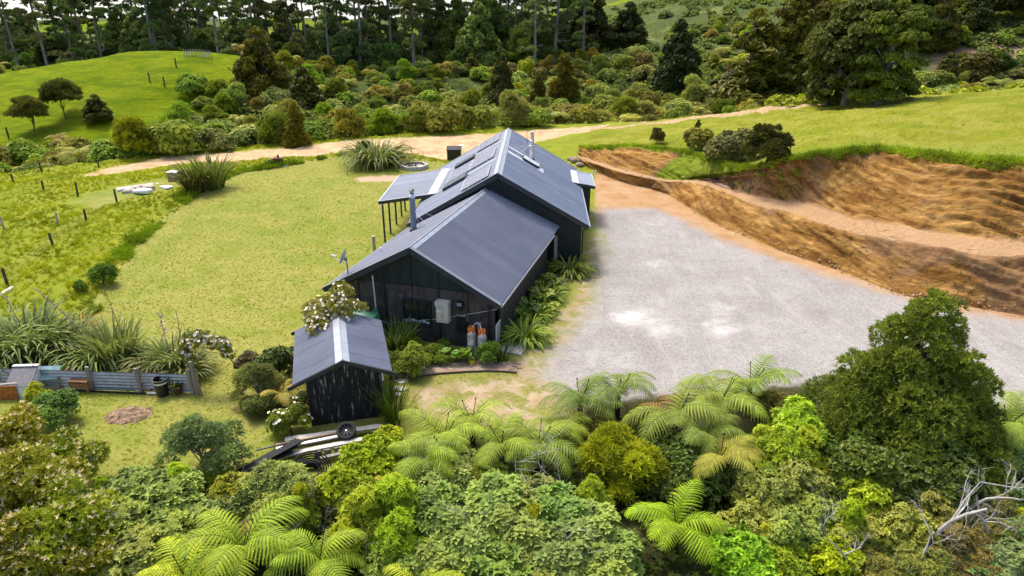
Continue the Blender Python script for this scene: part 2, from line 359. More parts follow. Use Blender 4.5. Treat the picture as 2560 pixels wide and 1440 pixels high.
def build_far():
    xs = np.concatenate([-150-np.geomspace(2, 900, 34)[::-1], np.arange(-150, 150.1, 2.0), 150+np.geomspace(2, 900, 34)])
    ys = np.concatenate([np.arange(-40, 12, 2.0), np.arange(12, 262, 2.0), 262+np.geomspace(2, 1300, 60)-2])
    X, Y = np.meshgrid(xs, ys); Z = base_z(X, Y)
    ins = (X > NX0+.2) & (X < NX1-.2) & (Y > NY0+.2) & (Y < NY1-.2)
    Z = np.where(ins, Z-.4, Z)
    mound = 1-np.sqrt(((X+76)/30)**2+((Y-122)/30)**2)
    past = np.maximum(mound*20, 0); past = np.where(mound > 0, mound*20, mound*40)
    fields = np.where((Y > 222), np.where(X < 62, np.where(fbm(X/34, Y/34, 79) > -.02, 5.0, -3), -2), -9)
    fields = np.where((Y > 215) & (fbm(X/60, Y/60, 77) < -.06) & (Y > 300), -4, fields)
    fields = np.where(Y > 470, -5, fields)
    leftf = 4-np.hypot((X+112)/14, (Y-150)/30)*5
    past = np.maximum(np.maximum(past, fields), leftf)
    clay = np.maximum(3-np.hypot((X-92)/1.0, (Y-128)/1.6)*.25, 5-np.hypot((X-118), (Y-136)*.6)*.3)
    V = np.stack([X, Y, Z], -1).reshape(-1, 3); ny, nx = X.shape
    idx = np.arange(nx*ny).reshape(ny, nx)
    Q = np.stack([idx[:-1, :-1], idx[:-1, 1:], idx[1:, 1:], idx[1:, :-1]], -1).reshape(-1, 4)
    cx = V[Q].mean(1); keep = ~((cx[:, 0] > NX0+2.5) & (cx[:, 0] < NX1-2.5) & (cx[:, 1] > NY0+2.5) & (cx[:, 1] < NY1-2.5))
    Q = Q[keep]
    ob('hillside', arr_mesh('hillside', V, Q, True, dict(pasture=past.ravel(), clay=clay.ravel())), hillside_material(), kind='structure')
    BVHS.append(BVHTree.FromPolygons([Vector(v) for v in V], [tuple(q) for q in Q.tolist()]))

# ---- the cut earth bank and the grass hill above it, lofted through stations
ST = [  # bottom px, outer px+z, inner px+z, top px+z, far px+z
 ((1440, 402), (1442, 392, .5), (1446, 388, .55), (1452, 372, .9), (1480, 322, .5)),
 ((1462, 418), (1466, 402, .6), (1472, 397, .7), (1486, 372, 1.3), (1540, 316, .8)),
 ((1545, 452), (1550, 430, .8), (1560, 424, .9), (1592, 370, 2.1), (1700, 298, 1.3)),
 ((1645, 478), (1652, 452, .8), (1668, 446, .95), (1715, 385, 2.6), (1830, 282, 2.0)),
 ((1700, 508), (1745, 462, 1.15), (1770, 452, 1.3), (1855, 425, 2.9), (1930, 268, 2.6)),
 ((1790, 562), (1850, 500, 1.5), (1885, 487, 1.6), (1962, 402, 4.2), (2050, 258, 3.2)),
 ((1940, 625), (1975, 537, 1.7), (2035, 511, 1.8), (2090, 384, 4.9), (2170, 250, 4.0)),
 ((2100, 680), (2100, 576, 1.8), (2155, 545, 1.9), (2195, 378, 5.1), (2300, 240, 5.0)),
 ((2260, 740), (2290, 612, 2.0), (2305, 574, 2.1), (2310, 387, 5.4), (2430, 231, 5.6)),
 ((2420, 768), (2440, 640, 2.1), (2448, 594, 2.3), (2444, 402, 5.6), (2560, 222, 6.0)),
 ((2560, 792), (2560, 652, 2.2), (2570, 603, 2.4), (2560, 409, 5.8), (2700, 212, 6.3)),
 ((2800, 835), (2800, 690, 2.3), (2810, 640, 2.5), (2800, 430, 6.0), (2950, 205, 6.5)),
 ((3100, 890), (3100, 740, 2.3), (3110, 690, 2.5), (3100, 470, 6.0), (3250, 198, 6.6)),
]
def catmull(P, t):
    n = len(P); i = np.clip(np.floor(t).astype(int), 0, n-2); f = (t-i)[:, None]
    p0, p1, p2, p3 = P[np.clip(i-1, 0, n-1)], P[i], P[i+1], P[np.clip(i+2, 0, n-1)]
    return .5*(2*p1+(p2-p0)*f+(2*p0-5*p1+4*p2-p3)*f**2+(3*p1-p0-3*p2+p3)*f**3)
def build_bank():
    rows5 = []
    for k in range(5):
        pts = []
        for s in ST:
            q = s[k]; z = q[2] if len(q) > 2 else -.04
            pts.append(at(q[0], q[1], z))
        rows5.append(np.array(pts))
    n = 460; t = np.linspace(0, len(ST)-1.001, n)
    L = [catmull(r, t) for r in rows5]
    # extra rows behind the crest, falling to the lower ground
    back = L[4].copy(); dirn = L[4]-L[3]; dirn[:, 2] = 0; dirn /= np.linalg.norm(dirn, axis=1)[:, None]
    b1 = back+dirn*9; b1[:, 2] -= 1.0
    b2 = back+dirn*30; b2[:, 2] = base_z(b2[:, 0], b2[:, 1])-1.2
    seg = [(L[0], L[1], 26), (L[1], L[2], 12), (L[2], L[3], 44), (L[3], L[4], 70), (L[4], b1, 6), (b1, b2, 10)]
    rows = []; rr = []
    for k, (a, b, m) in enumerate(seg):
        for j in range(m):
            f = j/m; rows.append(a*(1-f)+b*f); rr.append(k+f)
    rows.append(b2); rr.append(6.0)
    G = np.stack(rows, 0); rr = np.array(rr)
    mrow, ncol = G.shape[:2]
    arc = np.concatenate([[0], np.cumsum(np.linalg.norm(np.diff(L[1], axis=0), axis=1))])
    U = np.broadcast_to(arc[None, :], (mrow, ncol))
    cr = np.concatenate([np.zeros((1, ncol)), np.cumsum(np.linalg.norm(np.diff(G, axis=0), axis=2), axis=0)], 0)
    RR = np.broadcast_to(rr[:, None], (mrow, ncol)); TT = np.broadcast_to(t[None, :], (mrow, ncol))
    # smooth hard section corners a little
    for _ in range(2): G[1:-1] = .25*G[:-2]+.5*G[1:-1]+.25*G[2:]
    # face relief: raked scrapes running down across the face
    du = np.gradient(G, axis=1); dv = np.gradient(G, axis=0); N = np.cross(du, dv); N /= np.linalg.norm(N, axis=2)[..., None]+1e-9
    N = np.where(N[..., 2:3] < 0, -N, N)
    face = sstep(0.04, .25, RR)*(1-sstep(2.9, 3.02, RR))
    bench = sstep(.95, 1.1, RR)*(1-sstep(1.8, 2.05, RR))
    amp = face*(1-.75*bench)
    wv = cr+.5*vnoise(U/3, cr/2, 5)
    sc = vnoise((wv*1.0+U*.55)*2.2, (U-wv*.9)*.22, 11)+.6*vnoise((wv*1.0+U*.5)*5, (U-wv)*.4, 12)+.6*fbm(U/1.5, cr/1.5, 15)
    lob = vnoise(U/2.6, cr/5.0, 19)
    cl = fbm(U/.5, cr/.35, 23)
    st_ = np.abs(vnoise((wv*.9+U*.35)*1.1, (U-wv)*.15, 77))*2-.5
    rid = .5-np.abs(vnoise((wv+U*.32)*2.3, (U-wv)*.13, 91))*2+.5*(.5-np.abs(vnoise((wv+U*.28)*4.1, (U-wv)*.2, 93))*2)
    disp = amp*(.20*sc+.26*lob+.13*cl-.20*st_+.26*rid)
    top = np.exp(-((RR-3.0)/.02)**2)*.22*(.6+vnoise(U*1.8, U*0, 8))
    grassn = sstep(3.0, 3.1, RR)
    disp = disp+grassn*(.35*fbm(U/2.5, cr/2.5, 51)+.12*fbm(U/.7, cr/.7, 53))
    G = G+N*disp[..., None]; G[..., 2] += top
    # tongue of grass coming down at the left
    tong = 1-np.abs((TT-3.55+.25*(3-RR))/.62); tong = np.where(RR > 1.95, tong, tong-(1.95-RR)*2.5)
    left = sstep(2.4, 1.2, TT)*.0
    gs = np.maximum((RR-3.0)*8, tong*2.2)
    gs = np.where((TT < 2.6) & (RR > 2.0), np.maximum(gs, (RR-2.86)*4+.5*vnoise(U, cr, 3)), gs)
    mud = 1.2-np.hypot((TT-4.3)/.9, (RR-2.05)/.55)*1.2
    wet = .9-np.abs(RR-1.9+.06*vnoise(U, cr, 2))*6-np.abs(TT-4.25)*1.0
    V = G.reshape(-1, 3); idx = np.arange(mrow*ncol).reshape(mrow, ncol)
    Q = np.stack([idx[:-1, :-1], idx[:-1, 1:], idx[1:, 1:], idx[1:, :-1]], -1).reshape(-1, 4)
    at_ = dict(grassy=gs.ravel(), bench=bench.ravel(), mud=mud.ravel(), wet=wet.ravel(), trk=(1-np.abs(RR-4.02)/.13-np.maximum(TT-4.9, 0)*1.5).ravel(), loft=np.stack([U, cr, RR], -1).reshape(-1, 3))
    tm = NT('earth bank'); p = tm.pos(); uv = tm.attr('loft').outputs['Vector']
    wob = tm.mth('SUBTRACT', tm.noise(p, 1.3, 5, .7), .5)
    fine = tm.noise(p, 8, 5, .75); mid = tm.noise(p, .55, 5, .65)
    st = tm.noise(tm.map(uv, (.30, 1.7, 0), (0, 0, .40)), 1.0, 7, .72, .35)
    st2 = tm.noise(tm.map(uv, (1.2, 5.0, 0), (0, 0, .42)), 1.0, 6, .75, .2)
    clayc = tm.ramp(st, [(.30, (.10, .042, .010)), (.42, (.215, .105, .026)), (.54, (.35, .195, .055)), (.68, (.56, .35, .13))])
    clayc = tm.mix(tm.mth('MULTIPLY', tm.sm(st2, .50, .60), .45), clayc, (.11, .05, .016))
    clayc = tm.mix(tm.mth('MULTIPLY', tm.sm(tm.noise(p, .23, 4, .6), .5, .62), .55), clayc, tm.mix(fine, (.15, .08, .05), (.30, .185, .12)))
    bn = tm.mix(tm.sm(fine, .3, .7), (.38, .23, .12), (.50, .34, .20))
    clayc = tm.mix(tm.mth('MULTIPLY', tm.attr('bench').outputs['Fac'], .85), clayc, bn)
    vo = tm.new('ShaderNodeTexVoronoi', feature='DISTANCE_TO_EDGE', i_Scale=1.1); tm.set(vo.inputs['Vector'], tm.map(uv, (1, 1, 0)))
    crack = tm.mth('MULTIPLY', tm.sm(vo.outputs['Distance'], .03, .0), tm.sm(tm.noise(p, .3, 3, .6), .5, .6))
    clayc = tm.mix(tm.mth('MULTIPLY', crack, .7), clayc, (.07, .035, .018))
    mudm = tm.sm(tm.mth('ADD', tm.attr('mud').outputs['Fac'], tm.mth('MULTIPLY', wob, 1.0)), .0, .5)
    clayc = tm.mix(tm.mth('MULTIPLY', mudm, .8), clayc, tm.mix(tm.sm(fine, .4, .6), (.085, .045, .03), (.20, .115, .075)))
    wetm = tm.sm(tm.mth('ADD', tm.attr('wet').outputs['Fac'], tm.mth('MULTIPLY', wob, .8)), .1, .4)
    clayc = tm.mix(tm.mth('MULTIPLY', wetm, .7), clayc, (.42, .34, .30))
    gcol = tm.ramp(tm.noise(p, .3, 5, .65), [(.3, (.13, .17, .006)), (.45, (.19, .205, .006)), (.58, (.26, .25, .035)), (.75, (.165, .19, .006))])
    gcol = tm.mix(tm.mth('MULTIPLY', tm.sm(fine, .42, .66), .5), gcol, (.11, .165, .025))
    gcol = tm.mix(tm.mth('MULTIPLY', tm.sm(tm.noise(tm.map(p, (9, 30, 1)), 1.0, 3, .7), .5, .7), .35), gcol, (.36, .34, .11))
    lush = tm.sm(tm.mth('ADD', tm.new('ShaderNodeSeparateXYZ', i_0=uv).outputs[2], tm.mth('MULTIPLY', wob, .15)), 3.16, 3.03)
    gcol = tm.mix(tm.mth('MULTIPLY', lush, .4), gcol, (.15, .23, .022))
    gm = tm.sm(tm.mth('ADD', tm.attr('grassy').outputs['Fac'], tm.mth('MULTIPLY', wob, .9)), -.06, .10)
    col = tm.mix(gm, clayc, gcol)
    col = tm.mix(tm.sm(tm.mth('ADD', tm.attr('trk').outputs['Fac'], tm.mth('MULTIPLY', wob, 1.0)), .0, .35), col, tm.mix(tm.sm(fine, .3, .7), (.34, .22, .12), (.50, .36, .22)))
    rough = tm.mth('SUBTRACT', .92, tm.mth('MULTIPLY', wetm, .45))
    clod = tm.new('ShaderNodeTexVoronoi', i_Scale=3.2); tm.set(clod.inputs['Vector'], p)
    h = tm.mth('ADD', tm.mth('ADD', tm.mth('MULTIPLY', st2, .6), tm.mth('MULTIPLY', fine, .7)), tm.mth('MULTIPLY', clod.outputs['Distance'], .4))
    mat = tm.fin(col, rough, tm.bump(h, 1.0, .16), 0, .06)
    cls = gs[:-1, :-1].ravel() > 0
    for nm, sel in (('earth_bank', ~cls), ('grass_hill', cls)):
        q = Q[sel]; u, inv = np.unique(q, return_inverse=True)
        ob(nm, arr_mesh(nm, V[u], inv.reshape(-1, 4), True, {a: b[u] for a, b in at_.items()}), mat, kind='structure')
    BVHS.append(BVHTree.FromPolygons([Vector(v) for v in V], [tuple(q) for q in Q.tolist()]))
    return G, t, rr
build_near(); build_far(); BANK = build_bank()
# ================================================================ HOUSE
HX, HY, HAZ, HZR, HW, HZE, HL = -.778, 36.173, .038, 5.349, 5.028, 2.45, 13.815
HS = (HZR-HZE)/HW
WX, WY, WAZ, WZR, WWL, WWR, WS = -4.274, 26.839, .2855, 4.426, 4.335, 3.948, .538
def frame(x, y, az): return Matrix.Translation((x, y, 0)) @ Matrix.Rotation(-az, 4, 'Z')
HM = frame(HX, HY, HAZ); WM = frame(WX, WY, WAZ); W2H = HM.inverted() @ WM
def hit(M, px, py, point, normal):
    """pixel ray against a plane given in the frame M, answer in that frame"""
    Mi = M.inverted(); o = Mi @ Vector((0, 0, HCAM)); d = (Mi.to_3x3() @ ray(px, py))
    n = Vector(normal); t = (Vector(point)-o).dot(n)/d.dot(n); return o+d*t
def hroof(px, py, side, off=0.0): return hit(HM, px, py, (0, 0, HZR+off), (side*HS, 0, 1))
def wroof(px, py, side, off=0.0): return hit(WM, px, py, (0, 0, WZR+off), (side*WS, 0, 1))
def wgable(px, py, y=.3): return hit(WM, px, py, (0, y, 0), (0, 1, 0))

def metal_roof_mat(name, c, c2, seed=0.0):
    t = NT(name); p = t.pos(); info = t.new('ShaderNodeObjectInfo')
    n = t.noise(t.map(p, (1, 1, 1), (0, 0, seed)), .5, 5, .65); n2 = t.noise(p, 6, 4, .7)
    col = t.mix(t.sm(n, .35, .65), c, c2)
    col = t.mix(t.mth('MULTIPLY', info.outputs['Random'], .45), col, tuple(x*.78 for x in c))
    col = t.mix(t.mth('MULTIPLY', t.sm(n2, .55, .75), .25), col, tuple(x*1.5 for x in c2))
    return t.fin(col, t.mth('ADD', .46, t.mth('MULTIPLY', n2, .2)), None, .0, .4)
M_ROOF = metal_roof_mat('roof metal blue grey', (.19, .222, .29), (.23, .265, .335))
M_ROOFW = metal_roof_mat('roof metal slate', (.138, .155, .20), (.168, .186, .238), 1)
M_ROOFS = metal_roof_mat('roof metal shed', (.15, .165, .215), (.19, .206, .26), 2)
M_FLASH = paint('flashing', (.50, .53, .58), .45, .12, 3, .2, .5)
M_FLASHD = paint('dark flashing', (.25, .28, .32), .42, .12, 3, .3, .5)
M_CAP = paint('ridge cap metal', (.34, .37, .42), .42, .12, 3, .3, .5)
M_BCAP = paint('barge capping grey', (.15, .17, .21), .45, .12, 3, .1, .5)
M_FASC = paint('fascia navy', (.018, .026, .036), .4, .2, 3, 0, .5)
M_GREEN = paint('stained board green black', (.010, .019, .021), .55, .3, 2.5, 0, .35, .004, (1, 1, .25))
M_BLACK = paint('stained board black', (.018, .018, .020), .6, .3, 3, 0, .35, .004, (1, 1, .2))
M_PURP = paint('stained board dark brown', (.032, .028, .032), .6, .3, 3, 0, .35, .004, (1, 1, .2))
M_WORN = paint('weathered ply', (.055, .045, .044), .65, .4, 1.6, 0, .35, .004, (1, 1, .5), ((.13, .105, .095), .7))
M_BATT = paint('batten black', (.010, .012, .013), .55, .2, 4)
M_STEEL = paint('stainless flue', (.62, .63, .65), .28, .1, 5, .9, .5)
M_FLUEB = paint('painted flue', (.16, .20, .26), .4, .12, 4, .2, .5)
M_GLASS = NT('dark glass').fin((.012, .016, .018), .06, None, 0, .8)
M_WHITE = paint('white paint', (.72, .72, .70), .5, .1, 5, 0, .4, 0, None, ((.42, .38, .32), .35))
M_BLK = paint('black plastic', (.012, .012, .013), .4, .2, 6, 0, .5)
M_DSHEET = paint('black ribbed plastic', (.011, .012, .014), .6, .2, 4, 0, .25)
M_RUB = paint('rubber', (.016, .016, .017), .75, .2, 8, 0, .3)

house = thing('house', 'long black-stained house with blue-grey gable roofs, verandah and lower front wing', 'house', (HX, HY, 0), -HAZ)
def H(mb, name, mat, parent=None, M=None, smooth=False, **k):
    if M is not None: mb.v = [tuple(M @ Vector(v)) for v in mb.v]
    return ob(name, mb.mesh(name, smooth), mat, parent or house, **k)
def corr_sheet(name, width, length, pitch=.0762, amp=.014, per=6):
    n_ = max(1, int(round(width/pitch))); pitch = width/n_; n = n_*per; x = np.linspace(0, width, n+1)
    z = amp*np.cos(2*np.pi*x/pitch)
    V = np.concatenate([np.stack([x, x*0, z], 1), np.stack([x, x*0+length, z], 1)]); m = len(x)
    i = np.arange(m-1); F = np.stack([i, i+1, i+1+m, i+m], 1)
    return arr_mesh(name, V, F, False)
def roof_side(parent, M, side, zr, s, w, y0, y1, mat, width=.762, clip=None, off=.03, name='roof_sheet'):
    """corrugated sheets laid from ridge to eave, each its own object; M takes frame coords to parent coords"""
    ang = math.atan(s); L = w/math.cos(ang); n = int(math.ceil((y1-y0)/width)); wd = (y1-y0)/n
    me = corr_sheet(name, wd, L)
    me.materials.append(mat)
    for k in range(n):
        y = y0+k*wd
        # local x along ridge, y down slope, z out
        ydir = Vector((side*math.cos(ang), 0, -math.sin(ang))); xdir = Vector((0, 1, 0)); zdir = Vector((side*math.sin(ang), 0, math.cos(ang)))
        T = Matrix.Identity(4)
        for c, v in enumerate((xdir, ydir, zdir)):
            for r in range(3): T[r][c] = v[r]
        o = Vector((0, y, zr))+zdir*(off+(.0006 if name == 'roof_sheet' and mat is not M_ROOFS else .004)*(k % 2))
        T.translation = o; T = M @ T
        use = me
        if clip is not None:
            cs = [(T @ Vector((a, b, 0))).y for a in (0, wd) for b in (0, L)]
            if min(cs) > clip: continue
            if max(cs) > clip:
                bm = bmesh.new(); bm.from_mesh(me); Ti = T.inverted()
                bmesh.ops.bisect_plane(bm, geom=bm.verts[:]+bm.edges[:]+bm.faces[:], plane_co=Ti @ Vector((0, clip, 0)), plane_no=(T.to_3x3().transposed() @ Vector((0, 1, 0))), clear_outer=True)
                use = bpy.data.meshes.new(name); bm.to_mesh(use); bm.free(); use.materials.append(mat) if not use.materials else None
        q = ob(name, use, None, parent); q.matrix_local = T
def slab_side(mb, side, zr, s, w, y0, y1, th=.09, drop=0.0, M=None, clip=None):
    """solid under-roof board for one pitch"""
    a = [(0, y0, zr-drop), (0, y1, zr-drop), (side*w, y1, zr-s*w-drop), (side*w, y0, zr-s*w-drop)]
    if clip is not None and M is not None:
        pass
    vs = [Vector(p) for p in a]+[Vector(p)-Vector((0, 0, th)) for p in a]
    mb.add(vs, [(0, 1, 2, 3), (7, 6, 5, 4), (0, 4, 5, 1), (1, 5, 6, 2), (2, 6, 7, 3), (3, 7, 4, 0)])

# ---- main block walls
WI = .40; yW0, yW1 = .38, HL-.38; xw = HW-WI
def gable_poly(mb, y, th, wl, wr, zr, s, z0=-.3, sub=.14):
    pts = [(-wl, z0), (wr, z0), (wr, zr-s*wr-sub), (0, zr-sub), (-wl, zr-s*wl-sub)]
    f = [Vector((p[0], y, p[1])) for p in pts]; b = [v+Vector((0, th, 0)) for v in f]; n = 5
    mb.add(f+b, [tuple(range(n)), tuple(range(2*n-1, n-1, -1))]+[(i, n+i, n+(i+1) % n, (i+1) % n) for i in range(n)])
m = MB(); gable_poly(m, yW0, .12, xw, xw, HZR, HS); gw = H(m, 'gable_wall', M_GREEN)
for i in range(9):      # cover battens over the sheet joints
    x = -4.2+i*1.2-.55
    if abs(x) > xw-.05: continue
    mm = MB().box((x, yW0-.012, (HZR-HS*abs(x)-.2)/2), (.05, .02, HZR-HS*abs(x)-.22)); H(mm, 'batten', M_BATT, gw)
m = MB(); gable_poly(m, yW1-.12, .12, xw, xw, HZR, HS); H(m, 'gable_wall', M_GREEN)
for sd_ in (-1, 1):
    zt = HZE+HS*WI-.16
    m = MB().box((sd_*(xw-.06), (yW0+yW1)/2, zt/2-.15), (.12, yW1-yW0-.26, zt+.3)); sw = H(m, 'side_wall', M_BLACK)
    nb = 30; bw = (yW1-yW0-.3)/nb
    bm_ = MB().box((0, 0, zt/2), (.022, bw-.025, zt-.02)).mesh('board'); bm_.materials.append(M_PURP)
    for k in range(nb):
        if sd_ < 0 and 3.5 < yW0+k*bw < 11.5 and k % 2: continue
        ob('board', bm_, None, sw, loc=(sd_*(xw+.008+.004*random.random()), yW0+.15+bw*(k+.5), 0))
# dark glazing under the verandah
m = MB().box((-xw-.03, 7.6, 1.1), (.05, 4.2, 2.0)); wd_ = H(m, 'glass_door', M_GLASS)
for k in range(4): H(MB().box((-xw-.06, 5.5+k*1.4, 1.1), (.05, .07, 2.06)), 'door_frame', M_BATT, wd_)
# ---- main roof
m = MB(); slab_side(m, 1, HZR-.03, HS, HW-.02, .02, HL-.02); slab_side(m, -1, HZR-.034, HS, HW-.02, .02, HL-.02); roof = H(m, 'roof', M_FASC)
for sd_ in (-1, 1): roof_side(roof, Matrix.Identity(4), sd_, HZR, HS, HW, .0, HL, M_ROOF)
def rake(parent, M, side, zr, s, w, y, dy, fm, wid=.16, hgt=.24, capmat=None):
    """barge board with its metal capping along one gable edge"""
    a = Vector((side*.005, y, zr)); b = Vector((side*w, y, zr-s*w)); ang = math.atan(s)
    out = Vector((side*math.sin(ang), 0, math.cos(ang)))
    m = MB().bar(a-out*(hgt/2-.05), b-out*(hgt/2-.05), .035, hgt, out); H(m, 'barge_board', fm, parent, M)
    m = MB().bar(a+out*.058+Vector((0, dy*(wid/2-.03), 0)), b+out*.058+Vector((0, dy*(wid/2-.03), 0)), wid, .012, out); H(m, 'barge_capping', capmat or M_BCAP, parent, M)
I4 = Matrix.Identity(4)
for sd_ in (-1, 1):
    rake(roof, I4, sd_, HZR, HS, HW, -.02, 1, M_FASC, .10); rake(roof, I4, sd_, HZR, HS, HW, HL+.02, -1, M_FASC, .10)
def ridge_cap(parent, M, zr, s, y0, y1, w=.24, mat=M_CAP):
    ang = math.atan(s)
    for side in (-1, 1):
        vs = []
        for y in (y0, y1):
            for l, h in ((.0, .075), (.03, .07), (w, .052), (w, .04), (0, .03)):
                vs.append(Vector((side*l*math.cos(ang), y, zr-l*math.sin(ang)+h)))
        fs = [(i, (i+1) % 5, 5+(i+1) % 5, 5+i) for i in range(5)]+[(0, 1, 2, 3, 4), (9, 8, 7, 6, 5)]
        H(MB().add(vs, fs), 'ridge_capping', mat, parent, M)
    H(MB().tube([(0, y0, zr+.075), (0, y1, zr+.075)], .03, 8), 'ridge_roll', M_FASC if False else mat, parent, M)
ridge_cap(roof, I4, HZR, HS, -.03, HL+.03, .27)
for sd_ in (-1, 1):     # gutters
    x = sd_*(HW+.04); z = HZE-.02
    H(MB().box((x, HL/2, z-.04), (.10, HL-.1, .09)).box((x+sd_*.045, HL/2, z+.012), (.02, HL-.1, .02)), 'gutter', M_FASC if sd_ < 0 else M_FLASHD, roof)
m = MB().tube([(HW-.02, .16, HZE-.1), (HW-.1, .2, HZE-.2), (xw+.09, .26, HZE-.28), (xw+.09, .26, .0)], .038, 8); H(m, 'downpipe', M_BLACK, None, smooth=True)
# thin pale strips and flashings on the roof
def rstrip(side, l0, l1, y0, y1, mat, h=.05, name='flashing'):
    ang = math.atan(HS); out = Vector((side*math.sin(ang), 0, math.cos(ang)))
    a = Vector((side*l0, (y0+y1)/2, HZR-HS*l0))+out*h; b = Vector((side*l1, (y0+y1)/2, HZR-HS*l1))+out*h
    return H(MB().bar(a, b, y1-y0, .012, out), name, mat, roof)
rstrip(1, .25, HW-.05, 12.26, 12.31, M_FLASH); rstrip(1, .25, HW-.05, 8.86, 8.91, M_FLASH)
rstrip(1, .25, 1.25, 6.25, 6.75, M_FLASH); rstrip(1, .25, 1.5, 7.75, 8.1, M_FLASH); rstrip(1, 2.12, 2.5, 6.2, 7.2, M_FLASH)
rstrip(-1, .27, 4.0, 9.75, 10.35, M_FLASHD); rstrip(-1, .27, 4.0, 4.2, 4.85, M_FLASHD)
def box_on_roof(side, l0, l1, y0, y1, h, name, topm, sidem):
    ang = math.atan(HS); out = Vector((side*math.sin(ang), 0, math.cos(ang))); a = Vector((side*l0, (y0+y1)/2, HZR-HS*l0)); b = Vector((side*l1, (y0+y1)/2, HZR-HS*l1))
    q = H(MB().bar(a+out*(h/2), b+out*(h/2), y1-y0, h, out), name, sidem, roof)
    H(MB().bar(a+(b-a)*.03+out*(h+.006), b-(b-a)*.03+out*(h+.006), y1-y0-.08, .012, out), 'top_pane', topm, house)
    return q
M_SKY = NT('skylight glass').fin((.20, .23, .26), .12, None, 0, .8)  # grey reflection painted into the pane's base colour
box_on_roof(1, 1.15, 2.2, 6.55, 7.6, .17, 'skylight', M_FLASH, M_BLK)
box_on_roof(-1, 2.05, 3.35, 9.1, 10.1, .20, 'skylight', M_SKY, M_FASC)
box_on_roof(-1, 2.05, 3.45, 3.55, 4.65, .20, 'skylight', M_SKY, M_FASC)
# flue on the far roof
fl = Vector((1.78, 7.75, HZR-HS*1.78))
f = H(MB().lathe([(.13, -.2), (.13, .95), (.16, .97), (.16, 1.05), (.115, 1.07), (.115, 1.35)], 16, fl), 'flue', M_STEEL, None, smooth=True)
H(MB().lathe([(.15, 1.33), (.15, 1.38), (.105, 1.40), (.105, 1.82)], 16, fl), 'flue_collar', M_STEEL, f, smooth=True)
H(MB().lathe([(.10, 1.82), (.12, 1.84), (.12, 1.92), (0, 1.95)], 16, fl), 'cowl', M_STEEL, f, smooth=True)
H(MB().lathe([(.24, -.22), (.18, .18), (.13, .24)], 16, fl), 'boot', M_BLK, f, smooth=True)
for dx, dy in ((-1.0, -1.4), (-1.3, -.2)):
    b = fl+Vector((dx, dy, 0)); b.z = HZR-HS*abs(b.x)+.05
    H(MB().tube([fl+Vector((0, 0, 1.2)), b], .012, 6), 'stay_rod', M_STEEL, f)
a = hroof(1317, 390, 1); H(MB().tube([a, a+Vector((0, 0, 3.2))], [.016, .008], 6), 'aerial', M_BLK, None)
a = hroof(1421, 416, 1); H(MB().tube([a-Vector((0, 0, .1)), a+Vector((0, 0, .35))], .04, 8), 'vent_pipe', M_WHITE, None)

# ---- verandah
vy0, vy1 = 4.35, 11.0; vl0, vl1 = -7.6, -4.0; vz0, vz1 = 2.5, 3.06
vs = (vz1-vz0)/(vl1-vl0)
m = MB(); a = [(vl0, vy0, vz0), (vl1, vy0, vz1), (vl1, vy1, vz1), (vl0, vy1, vz0)]
m.add([Vector(p)-Vector((0, 0, .02)) for p in a]+[Vector(p)-Vector((0, 0, .10)) for p in a], [(0, 1, 2, 3), (7, 6, 5, 4), (0, 4, 5, 1), (1, 5, 6, 2), (2, 6, 7, 3), (3, 7, 4, 0)])
ver = H(m, 'verandah_roof', M_FASC)
Ld = math.hypot(vl1-vl0, vz1-vz0); n = 9; wd = (vy1-vy0)/n; me = corr_sheet('roof_sheet', wd, Ld); me.materials.append(M_ROOF)
d = Vector((vl0-vl1, 0, vz0-vz1)).normalized()
for k in range(n):
    T = Matrix.Identity(4); z = Vector((0, 1, 0)).cross(d)
    for c, v in enumerate((Vector((0, 1, 0)), d, z)):
        for r in range(3): T[r][c] = v[r]
    T.translation = Vector((vl1, vy0+k*wd, vz1))+z*(.012+.003*(k % 2)) if z.z > 0 else Vector((vl1, vy0+k*wd, vz1))-z*(.012+.003*(k % 2))
    q = ob('roof_sheet', me, None, ver); q.matrix_local = T
for y, mt in ((vy0-.02, M_FASC), (vy1+.02, M_FASC)):
    H(MB().bar((vl0, y, vz0-.06), (vl1+.1, y, vz1-.06), .035, .20), 'fascia', mt, ver)
    H(MB().bar((vl0, y, vz0+.05), (vl1+.1, y, vz1+.05), .09, .012), 'capping', M_CAP, ver)
H(MB().box((vl0-.02, (vy0+vy1)/2, vz0-.06), (.035, vy1-vy0, .20)), 'fascia', M_FASC, ver)
H(MB().box((vl0, (vy0+vy1)/2, vz0+.05), (.10, vy1-vy0, .012)), 'capping', M_CAP, ver)
a, b = Vector((vl1-.42, 0, vz1-.42*vs)), Vector((vl1+.16, 0, vz1+.16*HS))
H(MB().bar(Vector((vl1-.55, (vy0+vy1)/2, vz1-.55*vs+.04)), Vector((vl1, (vy0+vy1)/2, vz1+.045)), vy1-vy0-.04, .012), 'apron_flashing', M_FLASH, ver)
for px, py in ((964.5, 606), (980, 584), (994, 561), (1007, 541), (1015, 527)):
    p = HM.inverted() @ at(px, py); x = min(max(p.x, vl0+.12), vl0+.3)
    z = vz0+(x-vl0)*vs-.11
    H(MB().box((x, p.y, z/2), (.10, .10, z)), 'verandah_post', M_FASC, ver)
H(MB().box((vl0+.2, (vy0+vy1)/2, vz0-.13), (.06, vy1-vy0-.1, .16)), 'beam', M_FASC, ver)
